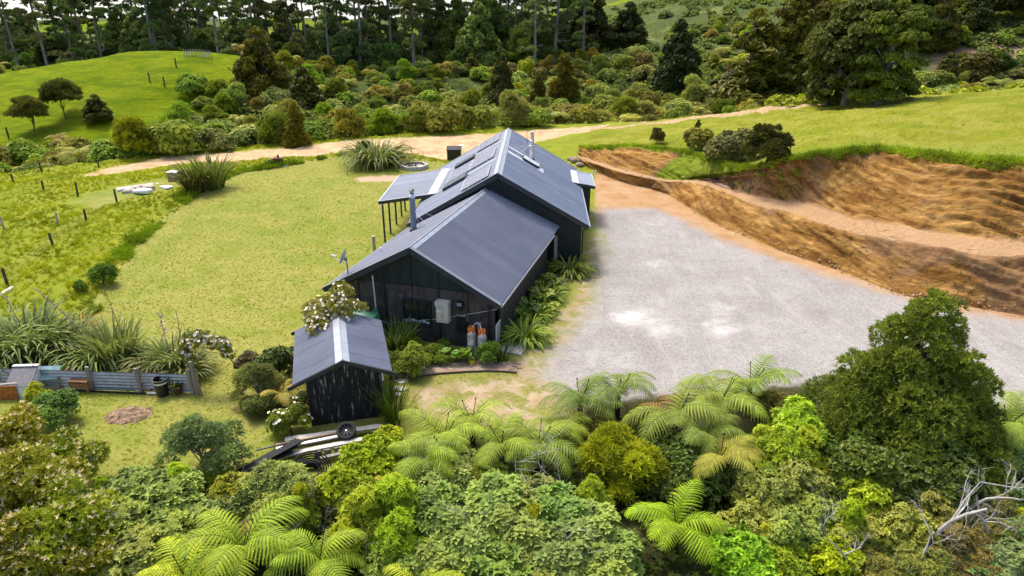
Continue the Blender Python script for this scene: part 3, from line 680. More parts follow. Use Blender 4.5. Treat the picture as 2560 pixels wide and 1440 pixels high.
# ---- porch on the right
py0, py1, pl0, pl1 = 8.45, 12.0, 4.45, 6.0
m = MB(); a = [(pl0, py0, 2.80), (pl1, py0, 2.52), (pl1, py1, 2.52), (pl0, py1, 2.80)]
m.add([Vector(p) for p in a]+[Vector(p)-Vector((0, 0, .17)) for p in a], [(0, 1, 2, 3), (7, 6, 5, 4), (0, 4, 5, 1), (1, 5, 6, 2), (2, 6, 7, 3), (3, 7, 4, 0)])
por = H(m, 'porch_roof', M_FASC)
zs = lambda x: 2.80-(x-pl0)*.28/1.55
H(MB().bar((pl0+.02, (py0+py1)/2, zs(pl0)+.025), (pl0+.45, (py0+py1)/2, zs(pl0+.45)+.025), py1-py0-.02, .012), 'apron_flashing', M_FLASH, por)
H(MB().bar((pl0+.46, (py0+py1)/2, zs(pl0+.46)+.018), (pl1-.04, (py0+py1)/2, zs(pl1-.04)+.018), py1-py0-.14, .012), 'roof_sheet', M_ROOF, por)
for y in (py0+.03, py1-.03): H(MB().bar((pl0+.46, y, zs(pl0+.46)+.04), (pl1, y, zs(pl1)+.04), .06, .02), 'capping', M_CAP, por)
H(MB().box((pl1-.03, (py0+py1)/2, 2.56), (.06, py1-py0, .02)), 'capping', M_CAP, por)
H(MB().box((5.15, (py0+py1)/2, 1.1), (1.0, py1-py0-.5, 2.5)), 'porch_wall', M_PURP, None)
for k in range(3): H(MB().box((5.66, py0+.3+k*1.5, 1.15), (.09, .09, 2.5)), 'porch_post', M_BLACK, None)

# ---- front wing
wi = .30; wl, wr_ = WWL-.38, WWR-.38; WLEN = 12.5; clipY = yW0+.0
m = MB(); pts = [(-wl, -.3), (wr_, -.3), (wr_, WZR-WS*wr_-.14), (0, WZR-.14), (-wl, WZR-WS*wl-.14)]
f_ = [Vector((p[0], wi, p[1])) for p in pts]; b_ = [v+Vector((0, .12, 0)) for v in f_]
m.add(f_+b_, [(0, 1, 2, 3, 4), (9, 8, 7, 6, 5)]+[(i, 5+i, 5+(i+1) % 5, (i+1) % 5) for i in range(5)])
wg = H(m, 'front_gable_wall', M_BATT, None, W2H)
zj = (wgable(896, 704).z+wgable(1170, 725).z)/2
joints = [-wl]+[wgable(px, 715).x for px in (897, 962, 1030, 1096, 1169)]+[wr_]
win0 = wgable(1009, 747); win1 = wgable(1077, 810)
wxa, wxb, wza, wzb = win0.x, win1.x, win1.z, win0.z
def wall_piece(x0, x1, z0, z1, mat, proud):
    """one sheet of cladding; top follows the roof slope"""
    zt = lambda x: WZR-WS*abs(x)-.2
    xs = [x0, x1] if x0*x1 >= 0 else [x0, 0, x1]
    top = [(x, min(z1, zt(x))) for x in xs]
    if max(z for _, z in top) < z0+.05: return
    if top[0][1] < z0 or top[-1][1] < z0:
        # clip where the slope crosses z0
        xc = (WZR-.2-z0)/WS
        if top[-1][1] < z0: x1 = min(x1, xc); top = [(x0, min(z1, zt(x0))), (x1, z0+.001)]
        else: x0 = max(x0, -xc); top = [(x0, z0+.001), (x1, min(z1, zt(x1)))]
    poly = [(x0, z0), (x1, z0)]+top[::-1]
    n = len(poly); f = [Vector((p[0], wi-proud, p[1])) for p in poly]; b = [Vector((p[0], wi+.02, p[1])) for p in poly]
    H(MB().add(f+b, [tuple(range(n)), tuple(range(2*n-1, n-1, -1))]+[(i, n+i, n+(i+1) % n, (i+1) % n) for i in range(n)]), 'wall_panel', mat, wg, W2H)
g = .014
for i in range(len(joints)-1):
    x0, x1 = joints[i]+g, joints[i+1]-g
    if x1-x0 < .08: continue
    wall_piece(x0, x1, zj+.02, 9, M_GREEN, .016+.003*random.random())
    # lower row, cut round the window
    parts = [(x0, x1, -.1, zj-.02)]
    if x0 < wxb and x1 > wxa:
        parts = []
        if wxa-x0 > .1: parts.append((x0, wxa-.08, -.1, zj-.02))
        if x1-wxb > .1: parts.append((wxb+.08, x1, -.1, zj-.02))
        parts.append((max(x0, wxa-.08), min(x1, wxb+.08), wzb+.08, zj-.02)); parts.append((max(x0, wxa-.08), min(x1, wxb+.08), -.1, wza-.08))
    for q in parts: wall_piece(*q, M_WORN, .012+.003*random.random())
for x in joints[1:-1]:
    zt = WZR-WS*abs(x)-.22
    for z0_, z1_ in (((-.1, zt),) if not (wxa-.1 < x < wxb+.1) else ((-.1, wza-.1), (wzb+.1, zt))):
        H(MB().box((x, wi-.026, (z0_+z1_)/2), (.045, .018, z1_-z0_)), 'batten', M_BATT, wg, W2H)
# window
wf = MB(); fw = .06; cx, cz = (wxa+wxb)/2, (wza+wzb)/2
for c_, d_ in (((wxa-fw/2, wi-.04, cz), (fw, .1, wzb-wza+2*fw)), ((wxb+fw/2, wi-.04, cz), (fw, .1, wzb-wza+2*fw)), ((cx, wi-.04, wzb+fw/2), (wxb-wxa, .1, fw)), ((cx, wi-.04, wza-fw/2), (wxb-wxa, .1, fw)), ((cx, wi-.03, cz), (.05, .06, wzb-wza))): wf.box(c_, d_)
win = H(wf, 'window', M_FASC, None, W2H)
H(MB().box((cx, wi-.012, cz), (wxb-wxa, .012, wzb-wza)), 'pane', M_GLASS, win, W2H)
H(MB().box((cx, wi-.10, wza-fw-.012), (wxb-wxa+.24, .12, .03)), 'sill', M_BATT, win, W2H)
# oddments showing on the inner sill
M_BLUE = paint('pale blue plastic', (.22, .42, .60), .5); M_PALE = paint('off white plastic', (.55, .55, .56), .5)
for k in range(7):
    x = wxa+.08+k*(wxb-wxa-.2)/6
    H(MB().box((x, wi-.026, wza+.05+.03*(k % 3)), (.14, .012, .09+.05*(k % 2))), 'sill_clutter', [M_PALE, M_BLUE, M_PALE][k % 3], win, W2H)
# side walls of the wing, board and batten
for side, ww in ((1, wr_), (-1, wl)):
    zt = WZR-WS*ww-.16; ye = 9.8 if side > 0 else 10.2
    y_s = 1.15 if side > 0 else wi+.12
    m = MB().box((side*(ww-.06), (y_s+ye)/2, zt/2-.15), (.12, ye-y_s, zt+.3)); sw = H(m, 'side_wall', M_BLACK, None, W2H)
    nb = int((ye-y_s)/.31); bw = (ye-y_s)/nb
    me = MB().box((0, 0, zt/2-.02), (.024, bw-.03, zt-.02)).mesh('board')
    for k in range(nb):
        me2 = me if k % 2 == 0 else me.copy() if k == 1 else me2_
        if k == 1: me2_ = me2
        if not me2.materials: me2.materials.append(M_PURP if k % 2 == 0 else M_BLACK)
        q = ob('board', me2, None, sw); q.matrix_local = W2H @ Matrix.Translation((side*(ww+.008+.004*random.random()), y_s+bw*(k+.5), 0))
# doorway at the right front corner: jambs, wired screen door
H(MB().box((wr_-.30, wi+.5, 1.0), (.06, .5, 2.3)), 'door_recess', M_BLACK, None, W2H)
dj = H(MB().box((wr_-.03, wi+.12, 1.0), (.07, .07, 2.1)).box((wr_-.03, wi+.82, 1.0), (.07, .07, 2.1)), 'door_jamb', M_BLACK, None, W2H)
M_SCRN = paint('grey screen', (.30, .31, .32), .6, .25, 20)
H(MB().box((wr_+.03, wi+.47, .62), (.025, .58, 1.0)), 'screen_door', M_SCRN, dj, W2H)
H(MB().box((wr_+.035, wi+.47, 1.13), (.04, .64, .05)).box((wr_+.035, wi+.17, .6), (.04, .05, 1.1)), 'door_rail', M_WHITE, dj, W2H)
# wing roof
yEnd = WLEN
m = MB(); slab_side(m, 1, WZR-.03, WS, WWR-.02, .02, 9.9); slab_side(m, -1, WZR-.034, WS, WWL-.02, .02, 10.3); wroof_o = H(m, 'wing_roof', M_FASC, None, W2H)
roof_side(wroof_o, W2H, 1, WZR, WS, WWR, 0, yEnd, M_ROOFW, clip=yW0)
roof_side(wroof_o, W2H, -1, WZR, WS, WWL, 0, yEnd, M_ROOFW, clip=yW0)
rake(wroof_o, W2H, 1, WZR, WS, WWR, -.02, 1, M_FASC, .20); rake(wroof_o, W2H, -1, WZR, WS, WWL, -.02, 1, M_FASC, .20)
ridge_cap(wroof_o, W2H, WZR, WS, -.03, 10.1, .22, M_CAP)
for side, ww, ye in ((1, WWR, 9.7), (-1, WWL, 10.3)):
    x = side*(ww+.03); z = WZR-WS*ww-.03
    H(MB().box((x, ye/2, z-.02), (.09, ye, .07)).box((x+side*.04, ye/2, z+.022), (.02, ye, .02)), 'gutter', M_FLASHD, wroof_o, W2H)
H(MB().tube([(wr_-.12, wi-.05, 2.1), (wr_-.12, wi-.05, 0)], .035, 8).tube([(wr_-.24, wi-.05, 2.15), (wr_-.24, wi-.05, 0)], .03, 8), 'downpipe', M_BLACK, None, W2H, True)
# wing flue
a = wroof(1035, 577, -1)
f = H(MB().lathe([(.15, -.25), (.15, 1.75), (.165, 1.76), (.165, 1.85), (.10, 1.9), (.10, 2.05)], 16, a), 'wing_flue', M_FLUEB, None, W2H, True)
H(MB().lathe([(.17, 1.77), (.17, 1.84), (.11, 1.92), (.09, 1.93), (.09, 2.1)], 16, a), 'flue_collar', M_STEEL, f, W2H, True)
H(MB().lathe([(.14, 2.12), (.15, 2.15), (.05, 2.22), (0, 2.23)], 16, a), 'cowl', M_BLK, f, W2H, True)
H(MB().lathe([(.26, -.25), (.20, .12), (.15, .16)], 12, a), 'boot', M_BLK, f, W2H, True)
for px, py in ((1050, 561), (1067, 563), (1093, 543)):
    b = wroof(px, py, -1 if px < 1080 else -1, .03); H(MB().tube([a+Vector((0, 0, 1.15)), b], .012, 6), 'stay_wire', M_STEEL, f, W2H)
a = wroof(952, 632, -1); H(MB().tube([a-Vector((0, 0, .1)), a+Vector((0, 0, .25))], .04, 8), 'vent_pipe', M_WHITE, None, W2H)
a = wroof(1012, 590, -1, .03); H(MB().tube([a, a+Vector((.1, .1, .12)), a+Vector((.35, .1, .12)), a+Vector((.45, 0, .02))], .012, 6), 'cable_loop', M_WHITE, None, W2H)

# ---- solar panels bolted on the main roof
M_PV = NT('solar cells'); _t = M_PV; _p = _t.objc()
_sx = _t.new('ShaderNodeSeparateXYZ', i_0=_p)
def _grid(v, pitch, w): return _t.sm(_t.mth('ABSOLUTE', _t.mth('SUBTRACT', _t.mth('FRACT', _t.mth('DIVIDE', v, pitch)), .5)), .5-w, .5-w*.4)
_g = _t.mth('MAXIMUM', _grid(_sx.outputs[0], .16, .035), _grid(_sx.outputs[1], .16, .035))
_c = _t.mix(_t.sm(_t.noise(_p, 3, 2, .5), .3, .7), (.20, .21, .27), (.25, .26, .32))  # pale lilac grey: the reflected sky is put into the cell colour
M_PV = _t.fin(_t.mix(_t.mth('MULTIPLY', _g, .5), _c, (.5, .51, .56)), .25, None, 0, .6)
M_ALU = paint('aluminium', (.62, .63, .66), .35, .06, 6, .6)
def solar_array(label, l0, l1, y0, y1, n):
    ang = math.atan(HS); y = (y0+y1)/2
    T = Matrix.Identity(4); xd = Vector((0, 1, 0)); yd = Vector((math.cos(ang), 0, math.sin(ang))); zd = Vector((-math.sin(ang), 0, math.cos(ang)))
    # local x along ridge, y up slope, z out of the roof
    for c, v in enumerate((xd, yd, zd)):
        for r in range(3): T[r][c] = v[r]
    T.translation = Vector((-l1, y0, HZR-HS*l1))+zd*.12
    if T.to_3x3().determinant() < 0: pass
    t = ob('solar_panel', None, label=label, cat='solar panel', group='solar panels on the main roof'); t.matrix_world = HM @ T
    Ls = (l1-l0)/math.cos(ang); w = (y1-y0)/n
    for r_ in (.25, .75):
        ob('rail', MB().box((n*w/2, Ls*r_, -.05), (n*w, .04, .05)).mesh('rail'), M_ALU, t)
    for k in range(n):
        q = ob('module', MB().box((w/2, Ls/2, 0), (w-.03, Ls-.03, .03)).mesh('module'), M_PV, t, loc=(k*w, 0, 0))
        fr = MB()
        for c_, d_ in (((w/2, .012, .004), (w-.01, .03, .05)), ((w/2, Ls-.012, .004), (w-.01, .03, .05)), ((.012, Ls/2, .004), (.03, Ls-.06, .05)), ((w-.012, Ls/2, .004), (.03, Ls-.06, .05))): fr.box(c_, d_)
        ob('module_frame', fr.mesh('module_frame'), M_ALU, q)
    for k in range(n):
        for yy in (.2, .8): ob('clamp', MB().box((.01, Ls*yy, -.05), (.06, .06, .1)).mesh('clamp'), M_BLK, t, loc=(k*w, 0, 0))
solar_array('three-module solar panel nearest the front gable of the main roof', .5, 2.0, .35, 3.05, 3)
solar_array('lower solar panel of the pair below the ridge, beside the verandah roof', 2.03, 3.42, 5.3, 8.3, 3)
solar_array('upper solar panel of the pair, just below the ridge between two skylights', .5, 1.99, 5.35, 8.3, 3)
solar_array('solar panel at the far back end of the main roof', .5, 2.0, 10.7, 13.5, 3)

# ================================================================ SHED
SX, SY, SAZ, SZR, SWL, SWR, SS, SL = -5.823, 20.61, -.264, 2.569, 1.728, 1.646, .419, 4.285
SM = frame(SX, SY, SAZ)
shed = thing('shed', 'small shed of peeling black boards with a lilac-grey metal gable roof', 'shed', (SX, SY, 0), -SAZ)
M_SHED = NT('peeling black boards'); _t = M_SHED; _p = _t.objc()
_info = _t.new('ShaderNodeObjectInfo').outputs['Random']; _v = _t.new('ShaderNodeVectorMath', operation='ADD'); _t.set(_v.inputs[0], _p); _cmb = _t.new('ShaderNodeCombineXYZ'); _t.set(_cmb.inputs[0], _t.mth('MULTIPLY', _info, 37)); _t.set(_cmb.inputs[2], _t.mth('MULTIPLY', _info, 11)); _t.set(_v.inputs[1], _cmb)
_q = _v.outputs[0]
_n = _t.noise(_t.map(_q, (11, 11, 1.1)), 1, 6, .75); _n2 = _t.noise(_t.map(_q, (22, 22, 1.2)), 1, 4, .7); _n3 = _t.noise(_t.map(_q, (2, 2, 1.4)), 1, 3, .6)
_c = _t.mix(_t.sm(_n2, .35, .65), (.009, .008, .009), (.024, .020, .021))
_c = _t.mix(_t.mth('MULTIPLY', _t.sm(_n, .56, .66), _t.sm(_n3, .36, .52)), _c, (.38, .39, .33))
M_SHED = _t.fin(_c, .75, _t.bump(_n2, .6, .01), 0, .3)
def Sh(mb, name, mat, parent=None, **k): return ob(name, mb.mesh(name), mat, parent or shed, **k)
swl, swr = 1.30, 1.27; sy0, sy1 = .22, SL-.3; sz = lambda x: SZR-SS*abs(x)-.10
for y, nm in ((sy0, 'gable_wall'), (sy1, 'gable_wall')):
    m = MB(); f_ = [Vector((a, y, b)) for a, b in ((-swl, -.3), (swr, -.3), (swr, sz(swr)), (0, sz(0)), (-swl, sz(swl)))]; b_ = [v+Vector((0, .05, 0)) for v in f_]
    m.add(f_+b_, [(0, 1, 2, 3, 4), (9, 8, 7, 6, 5)]+[(i, 5+i, 5+(i+1) % 5, (i+1) % 5) for i in range(5)]); g_ = Sh(m, nm, M_BLACK)
    if y == sy0:
        nb = 17; bw = (swl+swr)/nb
        for k in range(nb):
            x0, x1 = -swl+k*bw+.004, -swl+(k+1)*bw-.004
            d_ = .018+.012*random.random(); b0 = -.15+.1*random.random(); pts = [(x0, b0), (x1, b0), (x1, sz(x1)), (x0, sz(x0))]
            f_ = [Vector((a, y-d_, b)) for a, b in pts]; b2 = [Vector((a, y+.01, b)) for a, b in pts]
            Sh(MB().add(f_+b2, [(0, 1, 2, 3), (7, 6, 5, 4)]+[(i, 4+i, 4+(i+1) % 4, (i+1) % 4) for i in range(4)]), 'board', M_SHED, g_)
M_GALV = paint('galvanised iron', (.40, .41, .44), .4, .15, 3, .4, .5, 0, (1, 1, 1), ((.20, .16, .14), .4))
for sd_, w in ((-1, swl), (1, swr)):
    Sh(MB().box((sd_*(w-.02), (sy0+sy1)/2+.02, sz(w)/2-.15), (.04, sy1-sy0-.08, sz(w)+.28)), 'side_wall', M_GALV if sd_ < 0 else M_SHED)
m = MB(); slab_side(m, 1, SZR-.03, SS, SWR-.02, .03, SL-.03, .05); slab_side(m, -1, SZR-.033, SS, SWL-.02, .03, SL-.03, .05); sroof = Sh(m, 'roof', M_FASC)
roof_side(sroof, I4, 1, SZR, SS, SWR, 0, SL, M_ROOFS, .72, off=.02); roof_side(sroof, I4, -1, SZR, SS, SWL, 0, SL, M_ROOFS, .72, off=.02)
M_BARGE = paint('grey barge board', (.035, .036, .036), .6, .3, 2)
for y in (-.015, SL+.02):
    for sd_, w in ((-1, SWL+.16), (1, SWR+.16)):
        a = Vector((0, y, SZR-.05)); b = Vector((sd_*w, y, SZR-SS*w-.05)); Sh(MB().bar(a, b, .04, .13), 'barge_board', M_BARGE, sroof)
ang = math.atan(SS)
for sd_ in (-1, 1):
    vs_ = []
    for y in (-.02, SL+.02):
        for l, h in ((.0, .06), (.02, .055), (.26, .04), (.26, .03), (0, .02)): vs_.append(Vector((sd_*l*math.cos(ang), y, SZR-l*math.sin(ang)+h)))
    Sh(MB().add(vs_, [(i, (i+1) % 5, 5+(i+1) % 5, 5+i) for i in range(5)]+[(0, 1, 2, 3, 4), (9, 8, 7, 6, 5)]), 'ridge_capping', M_CAP, sroof)
Sh(MB().tube([(0, -.02, SZR+.06), (0, SL+.02, SZR+.06)], .022, 8), 'ridge_roll', M_CAP, sroof)
Sh(MB().tube([(swr+.02, sy0-.03, 1.9), (swr+.06, sy0-.05, 1.5)], .03, 6), 'downpipe', M_WHITE)
# ================================================================ PLANT KIT
def leaf_material(name, trans=.22, rough=.5, spec=.35, gain=(1.32, 1.24, .72)):
    t = NT(name); info = t.new('ShaderNodeObjectInfo'); tone = t.attr('tone').outputs['Fac']
    base = t.mix(1.0, info.outputs['Color'], gain, 'MULTIPLY')
    lo = t.mix(1.0, base, (.55, .62, .66), 'MULTIPLY'); hi = t.mix(1.0, base, (1.38, 1.36, 1.05), 'MULTIPLY')
    col = t.mix(tone, lo, hi)
    n = t.noise(t.objc(), .9, 3, .6)
    col = t.mix(t.mth('MULTIPLY', t.sm(n, .5, .7), .25), col, t.mix(1.0, col, (1.10, 1.04, .8), 'MULTIPLY'))
    t.fin(col, rough, None, 0, spec)
    tr = t.new('ShaderNodeBsdfTranslucent'); t.set(tr.inputs[0], t.mix(1.0, col, (1.2, 1.25, .7), 'MULTIPLY'))
    mx = t.new('ShaderNodeMixShader'); mx.inputs[0].default_value = trans
    t.t.links.new(t.b.outputs[0], mx.inputs[1]); t.t.links.new(tr.outputs[0], mx.inputs[2]); t.t.links.new(mx.outputs[0], t.out.inputs[0])
    return t.m
M_LEAF = leaf_material('foliage', .22, .55, .2); M_GLOSS = leaf_material('glossy foliage', .15, .42, .38)
M_BARK = paint('bark', (.105, .085, .068), .85, .3, 4, 0, .2, .01, (1, 1, .3))
M_BARKG = paint('grey bark', (.23, .205, .185), .85, .3, 4, 0, .2, .01, (1, 1, .3))
M_DEAD = paint('dead wood', (.42, .40, .37), .85, .25, 5, 0, .2, .006, (1, 1, .4))
M_TWIG = paint('brown twigs', (.20, .135, .09), .85, .3, 5)
M_PETAL = leaf_material('petals', .2, .6, .2, (1.15, 1.1, 1.15))

def leaf_t(w=.28, fold=.10, droop=.12):
    V = np.array([(0, 0, 0), (-w, .42, fold), (0, .45, 0), (w, .42, fold), (0, 1, -droop)], float)
    F = np.array([(0, 2, 1), (0, 3, 2), (1, 2, 4), (2, 3, 4)]); return V, F
def dia_t(w=.3, droop=.1):
    return np.array([(0, 0, 0), (w, .45, .05), (0, 1, -droop), (-w, .45, .05)], float), np.array([(0, 1, 2), (0, 2, 3)])
def rosette_t(k, tilt, w=.28, leaf=None, jit=.25, seed=0, droop=.12, rows=1):
    r = np.random.default_rng(seed); Vs, Fs = [], []; n = 0
    lv, lf = leaf or leaf_t(w, .08, droop)
    for row in range(rows):
        for i in range(k):
            a = 2*math.pi*(i+.5*row)/k+r.normal()*jit; ti = tilt+row*.5+r.normal()*jit*.7; s = (1-.2*row)*(.8+.4*r.random())
            v = lv*s; c, s_ = math.cos(ti), math.sin(ti)
            v = np.stack([v[:, 0], v[:, 1]*c-v[:, 2]*s_, v[:, 1]*s_+v[:, 2]*c], 1)
            ca, sa = math.cos(a), math.sin(a)
            v = np.stack([v[:, 0]*ca-v[:, 1]*sa, v[:, 0]*sa+v[:, 1]*ca, v[:, 2]], 1)
            Vs.append(v); Fs.append(lf+n); n += len(v)
    return np.concatenate(Vs), np.concatenate(Fs)
def basis(ax, rng):
    ax = ax/(np.linalg.norm(ax, axis=1)[:, None]+1e-9)
    r = rng.normal(size=ax.shape); x = r-(r*ax).sum(1)[:, None]*ax; x /= np.linalg.norm(x, axis=1)[:, None]+1e-9
    return np.stack([x, np.cross(ax, x), ax], 2)
def inst(tpl, pos, ax, sc, rng, tone=None):
    V, F = tpl; n, m = len(pos), len(V); B = basis(ax, rng)
    W_ = np.einsum('nij,mj->nmi', B, V)*np.asarray(sc).reshape(-1, 1, 1)+pos[:, None]
    Fo = (F[None]+(np.arange(n)*m)[:, None, None]).reshape(-1, F.shape[1])
    tone = rng.random(n) if tone is None else tone
    return W_.reshape(-1, 3), Fo, np.repeat(tone, m)
def join(parts):
    V, F, T, n = [], [], [], 0
    for v, f, t in parts: V.append(v); F.append(f+n); T.append(t); n += len(v)
    return np.concatenate(V), np.concatenate(F), np.concatenate(T)
def lobes_dome(rng, n, rx, rz, lr, z0=0.0, shell=.72, low=-.15):
    d = rng.normal(size=(n*4, 3)); d /= np.linalg.norm(d, axis=1)[:, None]; d = d[d[:, 2] > low][:n]
    c = d*np.array([rx, rx, rz])*(shell*(.62+.58*rng.random((len(d), 1)))); c[:, 2] += z0
    return c, lr*(.5+.85*rng.random(len(d)))
def lobes_cone(rng, n, r0, h, lr, z0=0.0, power=.8):
    z = rng.random(n)**1.25; a = rng.random(n)*2*math.pi; r = r0*(1-z)**power*(.42+.62*rng.random(n))
    return np.stack([r*np.cos(a), r*np.sin(a), z0+z*h], 1), lr*(1.15-.75*z)*(.7+.6*rng.random(n))
def on_lobes(rng, C, Rr, n, flat=.8, low=-.35, upb=.35, bottom=None):
    """shoot positions and axes over a heap of leafy lobes"""
    w = Rr**2; li = rng.choice(len(C), n*2, p=w/w.sum()); d = rng.normal(size=(n*2, 3)); d /= np.linalg.norm(d, axis=1)[:, None]
    d[:, 2] = np.where(d[:, 2] < low, -d[:, 2], d[:, 2])
    p = C[li]+d*np.array([1, 1, flat])*(Rr[li]*(.62+.5*rng.random(n*2)))[:, None]
    dist = np.linalg.norm((p[:, None]-C[None])/np.array([1, 1, flat]), axis=2)/Rr[None]
    dist[np.arange(n*2), li] = 9
    keep = dist.min(1) > .6
    if bottom is not None: keep &= p[:, 2] > bottom
    i = np.where(keep)[0][:n]
    ax = d[i]+np.array([0, 0, upb]); return p[i], ax, li[i]
def tubes(segs, n=5):
    m = MB()
    for pts, r in segs: m.tube(pts, r, n, False)
    return m
def limbs(rng, C, h0, r0, top, wig=.15, base=(0, 0, 0)):
    segs = []; base = Vector(base)
    t = Vector((rng.normal()*.08*top, rng.normal()*.08*top, top)); mid = base*.5+t*.5+Vector((rng.normal()*.05*top, rng.normal()*.05*top, 0))
    segs.append(([base-Vector((0, 0, .4)), base, mid, t], [r0*1.3, r0, r0*.75, r0*.35]))
    for c in C:
        c = Vector(c); f = .25+.6*rng.random(); s = base+(t-base)*f*.9
        if c.z < s.z: s = base+(t-base)*max(.1, f*.4)
        m_ = (s+c)/2+Vector((rng.normal()*wig, rng.normal()*wig, .12*(c-s).length)); segs.append(([s, m_, c], [r0*.38, r0*.26, r0*.10]))
    return segs
CRNG = np.random.default_rng(11)
def plant_mesh(name, C, Rr, n, tpl, size, seed, flat=.8, upb=.35, low=-.35, bottom=None, jit=.25, extra=None):
    rng = np.random.default_rng(seed); p, ax, li = on_lobes(rng, C, Rr, n, flat, low, upb, bottom)
    lt = rng.random(len(C))
    tone = np.clip(lt[li]*.6+rng.random(len(p))*.5-.05, 0, 1)
    parts = [inst(tpl, p, ax+rng.normal(size=ax.shape)*jit, size*(.7+.6*rng.random(len(p))), rng, tone)]
    if extra: parts += extra(rng, p, ax)
    V, F, T = join(parts); return arr_mesh(name, V, F, False, dict(tone=T))
class Proto:
    """a plant kind: meshes for crown and stems, in metres, base at 0"""
    def __init__(s, name, cat, crown, stem, h, r, hc, cmat=None, smat=None, cname='crown', sname='trunk', more=()):
        s.name, s.cat, s.crown, s.stem, s.h, s.r, s.hc = name, cat, crown, stem, h, r, hc; s.cname, s.sname = cname, sname
        crown.materials.append(cmat or M_LEAF)
        if stem: stem.materials.append(smat or M_BARK)
        s.more = more
    def put(s, loc, label, color, scale=1.0, rz=None, group=None, cat=None, name=None, zs=1.0, tilt=0.0):
        t = thing(name or s.name, label, cat or s.cat, loc, random.random()*6.28 if rz is None else rz, group)
        t.scale = (scale, scale, scale*zs)
        if tilt: t.rotation_euler = (random.uniform(-tilt, tilt), random.uniform(-tilt, tilt), t.rotation_euler[2])
        c = ob(s.cname, s.crown, None, t); j = lambda: random.uniform(.9, 1.1)
        c.color = (color[0]*j(), color[1]*j(), color[2]*j(), 1)
        if s.stem: ob(s.sname, s.stem, None, t)
        for nm, me, colr in s.more:
            q = ob(nm, me, None, t, kind='stuff'); q.color = (*colr, 1)
        return t
P = {}
def shrub(key, name, seed, rx, rz, nl, lr, n, tpl, size, z0, flat=.85, upb=.35, stems=6, cmat=None, cat='shrub', low=-.35, jit=.25, shell=.72, smat=None, more=(), lowl=-.15):
    rng = np.random.default_rng(seed); C, Rr = lobes_dome(rng, nl, rx, rz, lr, z0, shell, lowl)
    me = plant_mesh(key, C, Rr, n, tpl, size, seed+1, flat, upb, low, .02, jit)
    st = tubes(limbs(rng, C[rng.choice(len(C), min(stems, len(C)), False)], 0, .03+.02*rx, z0+rz*.35)).mesh(key+'_stem')
    P[key] = Proto(name, cat, me, st, z0+rz, rx, z0+rz*.35, cmat, smat, 'foliage', 'stem', more)
def cone_tree(key, name, seed, r0, h, nl, lr, n, tpl, size, z0=.3, power=.8, flat=.9, upb=.1, jit=.3, low=-.8, smat=None, cmat=None):
    rng = np.random.default_rng(seed); C, Rr = lobes_cone(rng, nl, r0, h, lr, z0, power)
    me = plant_mesh(key, C, Rr, n, tpl, size, seed+1, flat, upb, low, .02, jit)
    st = tubes(limbs(rng, C[rng.choice(len(C), min(10, len(C)), False)], 0, .05+.025*h, z0+h*.95)).mesh(key+'_stem')
    P[key] = Proto(name, 'tree', me, st, z0+h, r0, z0+h*.4, cmat, smat)
# --- distant kinds (leaf clumps about 0.3 m)
CL = rosette_t(5, .5, .30, dia_t(.34, .1), .4, 1); CLF = rosette_t(6, .9, .12, dia_t(.14, .05), .4, 2); CLD = rosette_t(5, -.35, .2, dia_t(.2, .15), .4, 3)
shrub('round_a', 'bush', 101, 2.4, 2.5, 38, .85, 2600, CL, .28, .9)
shrub('round_b', 'bush', 102, 2.8, 2.0, 34, .80, 2600, CL, .27, .9)
shrub('round_c', 'bush', 103, 1.9, 2.9, 28, .75, 2300, CLF, .32, 1.3)
shrub('fine_a', 'bush', 104, 2.3, 2.6, 34, .75, 2700, CLF, .29, 1.1)
shrub('big_leaf', 'bush', 105, 2.2, 2.1, 24, .85, 1500, CL, .38, .9)
shrub('low_scrub', 'scrub_bush', 106, 1.7, 1.1, 16, .6, 800, CL, .34, .3)
cone_tree('cone_a', 'conifer', 111, 2.0, 7.2, 70, .85, 3200, CLD, .50)
cone_tree('cone_b', 'conifer', 112, 1.5, 7.6, 36, .75, 2100, CLF, .46, power=.65)
cone_tree('cone_c', 'conifer', 113, 2.6, 6.8, 76, .9, 3400, CLD, .48, power=.6)
shrub('umbrella', 'tea_tree', 121, 2.3, 2.3, 40, .75, 3000, CLF, .32, 1.9, .6, .6, 14, cat='tree', low=-.1, lowl=.0)
# --- big broad tree with layered crown
def big_tree(key, seed, rx, rz, z0, nl, lr, n, tpl, size):
    rng = np.random.default_rng(seed); C, Rr = lobes_dome(rng, nl, rx, rz, lr, z0, .78, -.75)
    me = plant_mesh(key, C, Rr, n, tpl, size, seed+1, .6, .5, -.2, .4, .3)
    st = tubes(limbs(rng, C[rng.choice(len(C), 22, False)], 0, .42, z0+rz*.5, .4), 7).mesh(key+'_stem')
    P[key] = Proto('broad_tree', 'tree', me, st, z0+rz, rx, z0, None, M_BARKG)
big_tree('big_a', 131, 5.0, 5.6, 4.4, 120, 1.05, 9500, CL, .36)
big_tree('big_b', 132, 3.8, 6.4, 4.6, 110, .95, 8500, CLD, .40)
